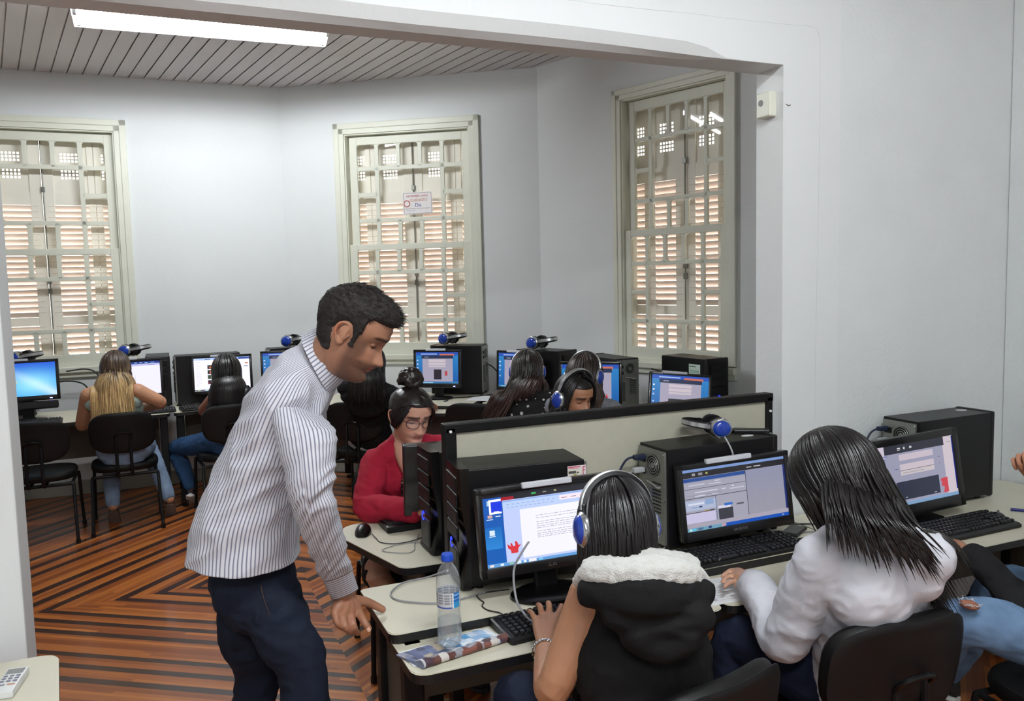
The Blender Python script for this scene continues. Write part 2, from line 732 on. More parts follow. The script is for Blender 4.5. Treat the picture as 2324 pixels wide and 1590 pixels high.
        for (r_, s_) in ((zb, zb + 0.09), (mids[0], mids[1] + 0.04), (mids[2], mids[3]), (zt2 - 0.07, zt2)):
            box(bm, ((l0 + l1) / 2, ys, (r_ + s_) / 2), (l1 - l0 - 0.01, t * 0.8, s_ - r_))
        leaf = obj('shutter_leaf', bm, M_SHUT, H)
        # louvres
        bm = NB()
        for (r_, s_) in ((zb + 0.09, mids[0]), (mids[1] + 0.04, mids[2])):
            n = int((s_ - r_) / 0.046)
            for k in range(n):
                zz = r_ + (k + 0.5) * (s_ - r_) / n
                box(bm, ((l0 + l1) / 2, ys, zz), (l1 - l0 - 0.06, 0.009, 0.047), rot=(math.radians(-36), 0, 0))
        obj('louvres', bm, M_SLAT, leaf)
        # solid top panel pierced by clusters of small ventilation holes
        bm = NB()
        pz0, pz1 = mids[3], zt2 - 0.07
        step = 0.0265
        hol = 0.0078
        nu = int((l1 - l0) / step)
        nz = int((pz1 - pz0) / step)
        cu = [0.17, 0.66] if side == 0 else [0.34, 0.83]
        zc = [int((2.655 - pz0) / step), int((2.655 - pz0) / step) + 5]
        holes = set()
        for cc in cu:
            c_ = int(nu * cc)
            for zz in zc:
                for i in range(-2, 3):
                    for j in range(-1, 2):
                        holes.add((c_ + i, zz + j * 1))
        done = set()
        # big solid strips around the pierced rows
        rows = sorted({h[1] for h in holes})
        r0, r1 = rows[0], rows[-1]
        su = (l1 - l0) / nu
        sz = (pz1 - pz0) / nz

        def quad(ua, ub, za, zb_):
            v = [bm.verts.new(p) for p in ((ua, ys, za), (ub, ys, za), (ub, ys, zb_), (ua, ys, zb_))]
            bm.faces.new(v)
        quad(l0, l1, pz0, pz0 + r0 * sz)
        quad(l0, l1, pz0 + (r1 + 1) * sz, pz1)
        for j in range(r0, r1 + 1):
            i = 0
            while i < nu:
                if (i, j) in holes:
                    ua, ub = l0 + i * su, l0 + (i + 1) * su
                    za, zb_ = pz0 + j * sz, pz0 + (j + 1) * sz
                    um, zm_ = (ua + ub) / 2, (za + zb_) / 2
                    rr = hol
                    oc = [bm.verts.new(p) for p in ((ua, ys, za), (ub, ys, za), (ub, ys, zb_), (ua, ys, zb_))]
                    ic_ = [bm.verts.new(p) for p in ((um - rr, ys, zm_ - rr), (um + rr, ys, zm_ - rr), (um + rr, ys, zm_ + rr), (um - rr, ys, zm_ + rr))]
                    for k in range(4):
                        bm.faces.new((oc[k], oc[(k + 1) % 4], ic_[(k + 1) % 4], ic_[k]))
                    i += 1
                else:
                    i2 = i
                    while i2 < nu and (i2, j) not in holes:
                        i2 += 1
                    quad(l0 + i * su, l0 + i2 * su, pz0 + j * sz, pz0 + (j + 1) * sz)
                    i = i2
        obj('pierced_panel', bm, M_SHUT, leaf)
    # lock rod between the leaves
    bm = NB()
    uc = sa + leaf_w
    cyl(bm, (uc + 0.01, ys + 0.03, z0 + 0.1), (uc + 0.01, ys + 0.03, zt - 0.05), 0.006, n=8)
    for zz in (z0 + 0.62, z0 + 0.7, z0 + 1.45):
        box(bm, (uc + 0.01, ys + 0.03, zz), (0.03, 0.02, 0.045), bevel=0.004)
    obj('lock_rod', bm, M_STEEL, H)
    return H


# wall 1 (facing the camera, left), wall 2 (slanted), wall 3 (right of the bay)
p1, q1 = Vector((-3.6, W1Y)), C1
wu1 = 3.6 - 0.20
wu0 = wu1 - 1.31
Z0W, Z1W = 1.075, 3.085
_, MW1 = wall_with_hole('wall_far', p1, q1, wu0 + 0.06, wu1 - 0.06, Z0W, Z1W - 0.06)
window(1, MW1, wu0, wu1, Z0W, Z1W)
d2 = (C2 - C1).normalized()
u2a = (Vector((1.465, 7.283)) - C1).length
u2b = (Vector((2.538, 6.529)) - C1).length
_, MW2 = wall_with_hole('wall_bay', C1, C2, u2a + 0.06, u2b - 0.06, Z0W, Z1W - 0.06)
window(2, MW2, u2a, u2b, Z0W, Z1W)
d3 = (C3 - C2).normalized()
u3a = (Vector((3.212, 5.45)) - C2).length
u3b = (Vector((3.545, 4.43)) - C2).length
_, MW3 = wall_with_hole('wall_bay_right', C2, C3, u3a + 0.06, u3b - 0.06, Z0W, Z1W - 0.06)
window(3, MW3, u3a, u3b, Z0W, Z1W)
bm = NB()
box(bm, (-3.6, 5.1, ZC / 2), (0.2, 5.2, ZC))
struct('wall_left', bm, M_WALL)

# dividing wall with the wide opening: left pier, beam with worn chamfer, right pier
bm = NB()
box(bm, ((-3.6 + XL) / 2 - 0.05, (BY0 + BY1) / 2, ZC / 2), (XL + 3.6 - 0.1, BY1 - BY0, ZC))
box(bm, (XL - 0.045, (BY0 + BY1) / 2, ZC / 2), (0.09, BY1 - BY0, ZC), bevel=0.006)
struct('wall_partition_left', bm, M_WALL)
bm = NB()
n = 60
rings = []
for i in range(n + 1):
    x = -3.0 + (XR + 3.0) * i / n
    k = max(0.0, min(1.0, (XR - 0.24 - x) / 0.16))
    k = k * k * (3 - 2 * k)
    w = 0.004 * math.sin(x * 2.3) + 0.003 * math.sin(x * 5.1 + 1)
    ch = 0.052 * k + 0.002
    cv = 0.05 * k + 0.002
    rings.append([(x, BY0, ZC + 0.02), (x, BY0, ZB + cv + w * k), (x, BY0 + ch * 0.45, ZB + cv * 0.28 + w * k), (x, BY0 + ch, ZB), (x, BY1, ZB + 0.001), (x, BY1, ZC + 0.02)])
grid_faces(bm, rings)
struct('beam', bm, M_WALL)
bm = NB()
box(bm, ((XR + 2.46) / 2, (BY0 + BY1) / 2, ZC / 2), (2.46 - XR, BY1 - BY0, ZC))
struct('wall_partition_right', bm, M_WALL)
bm = NB()
box(bm, ((2.46 + 4.4) / 2, (BY0 + BY1) / 2 + 0.004, ZC / 2), (1.94, BY1 - BY0, ZC))
struct('wall_front_room_far', bm, M_WALLR)
bm = NB()
box(bm, (XW + 0.1, (BY0 + FYB) / 2, ZC / 2), (0.2, BY0 - FYB, ZC))
struct('wall_right', bm, M_WALLR)
bm = NB()
box(bm, (0.42, FYB - 0.1, ZC / 2), (6.4, 0.2, ZC))
struct('wall_behind', bm, M_WALL)
bm = NB()
box(bm, (FXL - 0.1, 0, ZC / 2), (0.2, 5.2, ZC))
struct('wall_front_room_left', bm, M_WALL)

# skirting boards in the bay
bm = NB()
box(bm, (-1.3, W1Y - 0.012, 0.06), (4.6, 0.024, 0.12), bevel=0.004)
struct('baseboard_far', bm, mat('skirting_paint', 'a6a79d', 0.5))
bm = NB()
box(bm, ((C2 - C1).length / 2, 0.012, 0.06), ((C2 - C1).length - 0.05, 0.024, 0.12), bevel=0.004)
bmesh.ops.transform(bm, matrix=MW2, verts=bm.verts)
struct('baseboard_bay', bm, MATS['skirting_paint'])
bm = NB()
box(bm, ((C3 - C2).length / 2, 0.012, 0.06), ((C3 - C2).length - 0.05, 0.024, 0.12), bevel=0.004)
bmesh.ops.transform(bm, matrix=MW3, verts=bm.verts)
struct('baseboard_right', bm, MATS['skirting_paint'])


# ------------------------------------------------------------------ fluorescent fixtures
def fixture(name, label, loc, L_, W_, tubemat, rotz=0.0):
    t = thing(name, label, 'ceiling light', loc, rotz)
    bm = NB()
    hw = W_ / 2
    prof = [(-hw, 0.0), (-hw + 0.01, -0.02), (-0.03, 0.035), (0.03, 0.035), (hw - 0.01, -0.02), (hw, 0.0), (0.06, 0.075), (-0.06, 0.075)]
    grid_faces(bm, [[(x_, y_, z_) for (y_, z_) in prof] for x_ in (-L_ / 2, L_ / 2)])
    obj('reflector', bm, mat('white_enamel', 'f2f4f6', 0.3), t)
    for s in (-1, 1):
        bm = NB()
        cyl(bm, (-L_ / 2 + 0.05, s * W_ * 0.27, -0.012), (L_ / 2 - 0.05, s * W_ * 0.27, -0.012), 0.0145, n=16)
        tb = obj('tube', bm, tubemat, t, smooth=True)
        for e in (-1, 1):
            bm = NB()
            box(bm, (e * (L_ / 2 - 0.035), s * W_ * 0.27, -0.008), (0.022, 0.03, 0.05), bevel=0.004)
            cyl(bm, (e * (L_ / 2 - 0.05), s * W_ * 0.27, -0.012), (e * (L_ / 2 - 0.03), s * W_ * 0.27, -0.012), 0.013, n=12)
            obj('lamp_holder', bm, M_WHITEP, tb)
    return t


fixture('fluorescent_light', 'lit twin tube fluorescent fitting on the boarded ceiling of the bay', (0.36, 5.63, 3.345), 1.54, 0.40, M_TUBE, math.radians(-1.5))
fixture('fluorescent_light', 'lit twin tube fluorescent fitting over the near desks, above the photo', (0.9, 0.3, 3.33), 1.3, 0.3, M_TUBE_ADDED)  # unseen fitting, added to brighten the near desks and front wall
fixture('fluorescent_light', 'lit twin tube fluorescent fitting behind the camera, outside the photo', (-0.6, -1.2, 3.33), 1.3, 0.3, M_TUBE_ADDED)  # second unseen fitting, added as fill for the front room

# small junction box on the right pier
t = thing('socket_box', 'small cream junction box on the right pier under the beam', 'socket', (XR, 2.535, 2.34))
bm = NB()
box(bm, (-0.016, 0, 0), (0.036, 0.075, 0.095), bevel=0.006)
obj('housing', bm, M_FRAME, t)
bm = NB()
cyl(bm, (-0.036, 0.01, 0.008), (-0.03, 0.01, 0.008), 0.012, n=14)
obj('outlet', bm, M_GREY, t)

# hand-drawn notice taped to the middle window
t = thing('notice', 'small white paper notice with red and blue lettering taped inside the middle window', 'notice')
t.matrix_world = MW2 @ Matrix.Translation(((u2a + u2b) / 2 + 0.075, -0.045, 2.38)) @ Euler((0, math.radians(-1.0), 0)).to_matrix().to_4x4()
bm = NB()
box(bm, (0, 0, 0), (0.27, 0.0015, 0.19))
obj('sheet', bm, mat('thin_paper', 'e9e4e4', 0.7), t)
bm = NB()
for (cx_, cz_, w_, h_) in ((0, 0.088, 0.25, 0.003), (0, -0.088, 0.25, 0.003), (-0.125, 0, 0.003, 0.175), (0.125, 0, 0.003, 0.175), (0.0, -0.045, 0.22, 0.003), (-0.06, -0.062, 0.09, 0.002)):
    box(bm, (cx_, 0.0014, cz_), (w_, 0.001, h_))
obj('border', bm, mat('grey_ink', '8c8480', 0.7), t)
RX = Euler((PI / 2, 0, PI)).to_matrix().to_4x4()


def put_text(body, size, m, parent, loc, rot=(PI / 2, 0, 0), name='lettering', depth=0.0005, sx=1.0):
    me = text_mesh(body, size, depth)
    o = obj(name, me, m, parent, loc=loc, rot=rot)
    o.scale = (sx, 1, 1)
    return o


put_text('NOVEMBRO AZUL', 0.024, mat('red_ink', 'b85a50', 0.6), t, (0, 0.0022, 0.062))
put_text('CUIDADO', 0.034, mat('orange_ink', 'c68a60', 0.6), t, (0.01, 0.0022, 0.026))
put_text('Dia', 0.042, mat('blue_ink', '35508f', 0.6), t, (0.005, 0.0022, -0.016))
bm = NB()
for k in range(24):
    a0, a1 = 2 * PI * k / 24, 2 * PI * (k + 1) / 24
    box(bm, (-0.098 + 0.026 * math.cos(a0), 0.002, 0.0 + 0.026 * math.sin(a0)), (0.008, 0.001, 0.009), rot=(0, -a0, 0))
obj('ring_mark', bm, MATS['red_ink'], t)

# hairline plaster cracks above the beam and down the pier
bm = NB()
tube(bm, [on_y(px, py, BY0 - .0005) for px, py in ((1290, 0), (1385, 12), (1480, 22), (1575, 31), (1640, 40), (1795, 56), (1840, 60), (1857, 72), (1861, 120), (1860, 300), (1855, 600), (1851, 800), (1849, 960))], .0005, n=5, spl=3)
struct('trim_1', bm, mat('plaster_crack', 'c3c7c7', .9))
bm = NB()
tube(bm, [on_y(px, py, BY0 - .0005) for px, py in ((1784, 236), (1789, 240), (1794, 238))], .002, n=5)
struct('trim_2', bm, mat('plaster_chip', '6d6a66', .9))
rad = math.radians
# ------------------------------------------------------------------ desks
def leg_frame(t, x, y0, y1, ztop, panel=True, name='end_frame'):
    """black steel end frame: two posts, foot bar; grey side panel between them"""
    for yy in (y0, y1):
        bm = NB()
        box(bm, (x, yy, ztop / 2 + 0.02), (0.055, 0.055, ztop - 0.04), bevel=0.006)
        lg = obj('leg', bm, M_BLACKM, t)
        bm = NB()
        cyl(bm, (x, yy, 0.0), (x, yy, 0.022), 0.022, n=10)
        obj('foot', bm, M_BLACK, lg)
    if panel:
        bm = NB()
        box(bm, (x + 0.002, (y0 + y1) / 2, ztop - 0.19), (0.018, y1 - y0 - 0.05, 0.34))
        obj('side_panel', bm, M_PANELG, t)


def slab(t, name, pts, z1, th=0.027, r=0.04, m=None):
    P = round_poly(pts, r)
    bm = NB()
    fs = poly_slab(bm, P, z1 - th, z1)
    for f in fs:
        f.material_index = 1
    fs[0].material_index = 0
    es = [e for e in fs[0].edges]
    rb = bmesh.ops.bevel(bm, geom=es, offset=0.003, segments=2, affect='EDGES')
    return obj(name, bm, [m or M_CREAM, M_EDGE], t)


def desk(label, top, tray, legs, z=0.75, back=None, group=None, cat='desk'):
    t = thing('computer_desk', label, cat, (0, 0, 0), 0, group)
    slab(t, 'desktop', top, z, r=[.012, .035, .03, .012] if len(top) == 4 and tray else .04)
    if tray:
        slab(t, 'keyboard_shelf', tray, z - 0.03, r=0.05)
    for (x, y0, y1, pn) in legs:
        leg_frame(t, x, y0, y1, z - 0.03, pn)
    if back:
        (ax, ay), (bx, by) = back
        bm = NB()
        L_ = math.hypot(bx - ax, by - ay)
        box(bm, (0, 0, 0), (L_, 0.018, 0.32))
        o = obj('modesty_panel', bm, M_PANELG, t)
        o.location = ((ax + bx) / 2, (ay + by) / 2, z - 0.2)
        o.rotation_euler = (0, 0, math.atan2(by - ay, bx - ax))
    return t


desk('cream topped computer desk with the water bottle and newspaper, the standing man leans on it',
     [(0.515, 2.458), (0.515, 2.09), (1.49, 2.09), (1.49, 2.458)],
     [(0.524, 2.2), (0.524, 1.895), (1.48, 1.895), (1.48, 2.2)],
     [(0.575, 2.10, 2.38, True), (1.44, 2.10, 2.38, True)], back=((0.62, 2.40), (1.40, 2.40)))
desk('cream topped computer desk beside the white pier with a printed sheet on its shelf',
     [(1.50, 2.458), (1.50, 2.125), (2.17, 2.125), (2.17, 2.458)],
     [(1.49, 2.25), (1.49, 1.90), (2.17, 1.90), (2.17, 2.25)],
     [(1.53, 2.12, 2.38, True), (2.13, 2.12, 2.38, True)], back=((1.56, 2.40), (2.10, 2.40)))
desk('cream computer desk in the right corner carrying the big black tower and keyboard',
     [(2.18, 2.452), (2.18, 1.87), (3.43, 1.87), (3.43, 2.452)], None,
     [(2.23, 1.95, 2.38, True), (3.37, 1.95, 2.38, True)], back=((2.3, 2.36), (3.3, 2.36)))
desk('cream computer desk behind the low screen where the girl in the red cardigan works',
     [(0.685, 2.577), (1.43, 2.545), (1.43, 3.15), (0.72, 3.17), (0.60, 3.14), (0.565, 3.02)], None,
     [(0.80, 2.64, 3.05, True), (1.38, 2.64, 3.05, False)], back=((0.84, 2.62), (1.34, 2.60)))
desk('cream computer desk hidden behind the low screen in front of the curly haired girl',
     [(1.44, 2.545), (2.17, 2.63), (2.17, 3.15), (1.44, 3.15)], None,
     [(1.48, 2.66, 3.05, False), (2.12, 2.72, 3.05, False)])
desk('small cream desk at the bottom left corner holding a remote control',
     [(-0.95, 2.38), (-0.95, 1.75), (-0.235, 1.75), (-0.302, 2.38)], None,
     [(-0.9, 1.85, 2.25, False), (-0.33, 1.85, 2.25, False)])
# along the far wall
desk('cream computer desk under the left window where the blonde girl sits',
     [(-1.55, 7.25), (-1.55, 6.55), (0.005, 6.66), (0.005, 7.3)], None,
     [(-1.45, 6.7, 7.15, False), (-0.04, 6.75, 7.2, False)], back=((-1.45, 7.1), (-0.08, 7.15)))
desk('cream computer desk against the far wall at the black haired girl',
     [(0.035, 7.3), (0.035, 6.66), (0.93, 6.80), (0.93, 7.35)], None,
     [(0.08, 6.75, 7.2, False), (0.88, 6.88, 7.25, False)], back=((0.12, 7.15), (0.84, 7.2)))


def local_pts(M, pts):
    return [tuple((M @ Vector((u, n, 0)))[:2]) for u, n in pts]


def desk_on(M, label, pts, tray=None):
    t = thing('computer_desk', label, 'desk')
    t.matrix_world = M
    slab(t, 'desktop', pts, 0.75)
    if tray:
        slab(t, 'keyboard_shelf', tray, 0.72)
    us = [p[0] for p in pts]
    ns = [p[1] for p in pts]
    for x in (min(us) + 0.06, max(us) - 0.06):
        leg_frame(t, x, min(ns) + 0.08, max(ns) - 0.08, 0.72, False)
    bm = NB()
    box(bm, ((min(us) + max(us)) / 2, max(ns) - 0.12, 0.5), (max(us) - min(us) - 0.16, 0.018, 0.42))
    obj('modesty_panel', bm, mat('dark_laminate', '3d3029', 0.5), t)
    return t


desk_on(MW2, 'cream computer desk under the middle window with a mouse at its front edge',
        [(0.55, 0.12), (1.90, 0.12), (1.90, 0.86), (0.55, 0.86)], [(0.7, 0.8), (1.80, 0.8), (1.80, 1.03), (0.7, 1.03)])
DM = Matrix.Translation((2.70, 5.66, 0)) @ Matrix.Rotation(rad(-60), 4, 'Z')
t_ = desk_on(DM,
             'cream computer desk across the bay corner in front of the girl in the dotted blouse',
             [(-0.42, -0.30), (0.50, -0.30), (0.50, 0.26), (-0.42, 0.26)])
t_ = desk_on(MW3 @ Matrix.Translation((1.72, 0.03, 0)),
             'cream computer desk under the right window carrying two black towers',
             [(-0.50, 0), (0.75, 0), (0.75, 0.66), (-0.50, 0.66)])

# low screen between the back-to-back desks
t = thing('desk_screen', 'low cream screen with a black frame standing between the back to back desks', 'desk divider', (0, 0, 0))
bm = NB()
box(bm, (1.485, 2.50, 0.80), (1.29, 0.022, 0.84))
obj('infill_panel', bm, M_CREAMD, t)
bm = NB()
box(bm, (1.485, 2.50, 1.222), (1.34, 0.046, 0.032), bevel=0.004)
box(bm, (0.836, 2.50, 0.615), (0.04, 0.046, 1.225), bevel=0.005)
box(bm, (2.138, 2.50, 0.615), (0.03, 0.046, 1.225), bevel=0.005)
obj('frame', bm, M_BLACKM, t)
for (x, z) in ((0.834, 1.214), (0.852, 1.10), (2.138, 1.17), (2.138, 1.08)):
    bm = NB()
    cyl(bm, (x, 2.477, z), (x, 2.472, z), 0.005, n=10)
    obj('screw_cap', bm, M_WHITEP, t)


# ------------------------------------------------------------------ chairs
def shell_back(bm, w, h, th, curve=0.035, n=14, m=10, zc=0.0):
    """rounded-rectangle pad, curved round the sitter; local y is the thickness (front = +y)."""
    rings = []
    for side, yo in ((1, th / 2), (-1, -th / 2)):
        pass

    def outline(k, inset):
        an = 2 * PI * k / 40
        c, s = math.cos(an), math.sin(an)
        e = 2 / 3.2
        x = (w / 2 - inset) * math.copysign(abs(c) ** e, c)
        z = (h / 2 - inset) * math.copysign(abs(s) ** e, s)
        return x, z
    prof = [(0.02, -th * 0.5), (0.006, -th * 0.42), (0.0, -th * 0.1), (0.0, th * 0.15), (0.006, th * 0.4), (0.02, th * 0.5)]
    rr = []
    for inset, yy in prof:
        ring = []
        for k in range(40):
            x, z = outline(k, inset)
            ring.append((x, yy + curve * (x / (w / 2)) ** 2 - 0.5 * curve, z + zc))
        rr.append(ring)
    # inner rings to follow the curve on both faces
    pre, post = [], []
    for f in (0.35, 0.7):
        pre.append([(x * f, -th * 0.5 + curve * (x * f / (w / 2)) ** 2 - 0.5 * curve, (z - zc) * f + zc) for (x, _, z) in rr[0]])
        post.append([(x * f, th * 0.55 + curve * (x * f / (w / 2)) ** 2 - 0.5 * curve, (z - zc) * f + zc) for (x, _, z) in rr[-1]])
    grid_faces(bm, pre + rr + post[::-1])
    return bm


M_VINYL = mat('black_vinyl', '090909', 0.5, spec=0.3, var=0.15, bump=0.08, bscale=900)


def make_chair(label, four_leg=True):
    """task chair with pads of black vinyl; sits facing +y."""
    t = thing('desk_chair', label, 'chair')
    bm = NB()
    shell_back(bm, 0.42, 0.28, 0.045, 0.05)
    b = obj('backrest', bm, M_VINYL, t, smooth=True, loc=(0, -0.215, 0.715), rot=(math.radians(8), 0, 0))
    bm = NB()
    shell_back(bm, 0.425, 0.285, 0.012, 0.05)
    obj('back_shell', bm, mat('chair_shell_plastic', '0a0a0b', 0.5, spec=0.3), b, smooth=True, loc=(0, -0.026, 0))
    bm = NB()
    tube(bm, [(-0.052, -0.052, -0.035), (-0.047, -0.075, 0.0), (0, -0.085, 0.016), (0.047, -0.075, 0.0), (0.052, -0.052, -0.035)], 0.008, n=8, spl=4)
    obj('height_handle', bm, M_GLOSS, b, smooth=True)
    for s in (-1, 1):
        bm = NB()
        ball(bm, (s * 0.05, -0.056, -0.034), 0.006, 8)
        obj('bolt', bm, M_SILVER, b, smooth=True)
    bm = NB()
    shell_back(bm, 0.44, 0.42, 0.055, 0.0)
    bmesh.ops.transform(bm, matrix=Matrix.Rotation(PI / 2, 4, 'X'), verts=bm.verts)
    obj('seat', bm, M_VINYL, t, smooth=True, loc=(0, 0.04, 0.445))
    for s in (-1, 1):
        bm = NB()
        tube(bm, [(s * 0.045, 0.02, 0.40), (s * 0.045, -0.20, 0.40), (s * 0.045, -0.262, 0.43), (s * 0.045, -0.268, 0.50), (s * 0.045, -0.262, 0.70)], 0.011, n=8, spl=4)
        obj('back_bar', bm, M_BLACKM, t, smooth=True)
    bm = NB()
    for yy in (-0.16, 0.22):
        tube(bm, [(-0.2, yy, 0.395), (0.2, yy, 0.395)], 0.011, n=8)
    for xx in (-0.2, 0.2):
        tube(bm, [(xx, -0.16, 0.395), (xx, 0.22, 0.395)], 0.011, n=8)
    obj('seat_frame', bm, M_BLACKM, t, smooth=True)
    for sx in (-1, 1):
        for (ya, yb) in ((-0.16, -0.235), (0.22, 0.245)):
            bm = NB()
            tube(bm, [(sx * 0.2, ya, 0.395), (sx * 0.21, ya, 0.38), (sx * 0.215, (ya + yb) / 2, 0.2), (sx * 0.222, yb, 0.018)], 0.0115, n=8, spl=3)
            lg = obj('leg', bm, M_BLACKM, t, smooth=True)
            bm = NB()
            cyl(bm, (sx * 0.222, yb, 0.0), (sx * 0.222, yb, 0.03), 0.015, n=10)
            obj('foot_cap', bm, M_BLACK, lg)
    return t


chair0 = make_chair('empty black task chair at the far left in front of the blue screen')
chair0.location = (-0.83, 6.33, 0)


def chair(label, x, y, deg):
    return copy_tree(chair0, (x, y, 0), math.radians(deg), label)


chair('black task chair the blonde girl sits on', -0.31, 6.43, 2)
chair('black task chair behind the standing man, under the black haired girl', 0.40, 6.42, 6)
chair('black task chair of the girl in a black top, showing behind the red cardigan', 1.35, 5.99, -34)
chair('empty black task chair pushed to the desk left of the dotted blouse', 2.10, 5.45, -42)
chair('black task chair under the girl in the dotted blouse', 2.12, 4.66, -28)
chair('black task chair of the girl with headphones and long brown hair', 2.29, 4.08, -42)
chair('black task chair of the girl in the red cardigan', 0.98, 3.55, 176)
chair('black task chair of the curly haired girl behind the low screen', 1.77, 3.64, 178)
chair('black task chair in the foreground of the girl in the sleeveless black vest', 1.005, 1.60, 12)
chair('black task chair in the foreground of the woman in the white shirt', 1.665, 1.66, -4)
chair('black task chair at the right edge under the person in ripped jeans', 2.42, 1.42, -6)


# ------------------------------------------------------------------ computer towers
def draw(parent, name, rects, w, h, m, origin=(0, 0, 0), rot=None, layer=0.0003):
    """coloured rectangles on the local xz plane facing -y; rects: (x0, z0, x1, z1, colour, [layer])"""
    bm = NB()
    cl = bm.loops.layers.float_color.new('Col')
    for i, r in enumerate(rects):
        x0, z0, x1, z1, c = r[:5]
        l = r[5] if len(r) > 5 else i + 1
        y = -layer * l
        pts = [(x0, z0), (x1, z0), (x1, z1), (x0, z1)]
        vs = [bm.verts.new(((px - 0.5) * w, y, (pz - 0.5) * h)) for px, pz in pts]
        f = bm.faces.new(vs)
        if isinstance(c, tuple) and isinstance(c[0], (str, tuple)):
            cols = [c[0], c[1], c[2], c[3]] if len(c) == 4 and isinstance(c[3], str) else [c[0], c[0], c[1], c[1]]
        else:
            cols = [c] * 4
        for lp, cc in zip(f.loops, cols):
            lp[cl] = lin(cc) + (1,)
    o = obj(name, bm, m, parent, recalc=False)
    o.location = origin
    if rot is not None:
        o.rotation_euler = rot
    return o


def poly_draw(parent, name, polys, m, w, h, origin=(0, 0, 0), y=-0.004):
    bm = NB()
    cl = bm.loops.layers.float_color.new('Col')
    for i, (pts, c) in enumerate(polys):
        vs = [bm.verts.new(((px - 0.5) * w, y - 0.0002 * i, (pz - 0.5) * h)) for px, pz in pts]
        f = bm.faces.new(vs)
        for lp in f.loops:
            lp[cl] = lin(c) + (1,)
    o = obj(name, bm, m, parent, recalc=False)
    o.location = origin
    return o


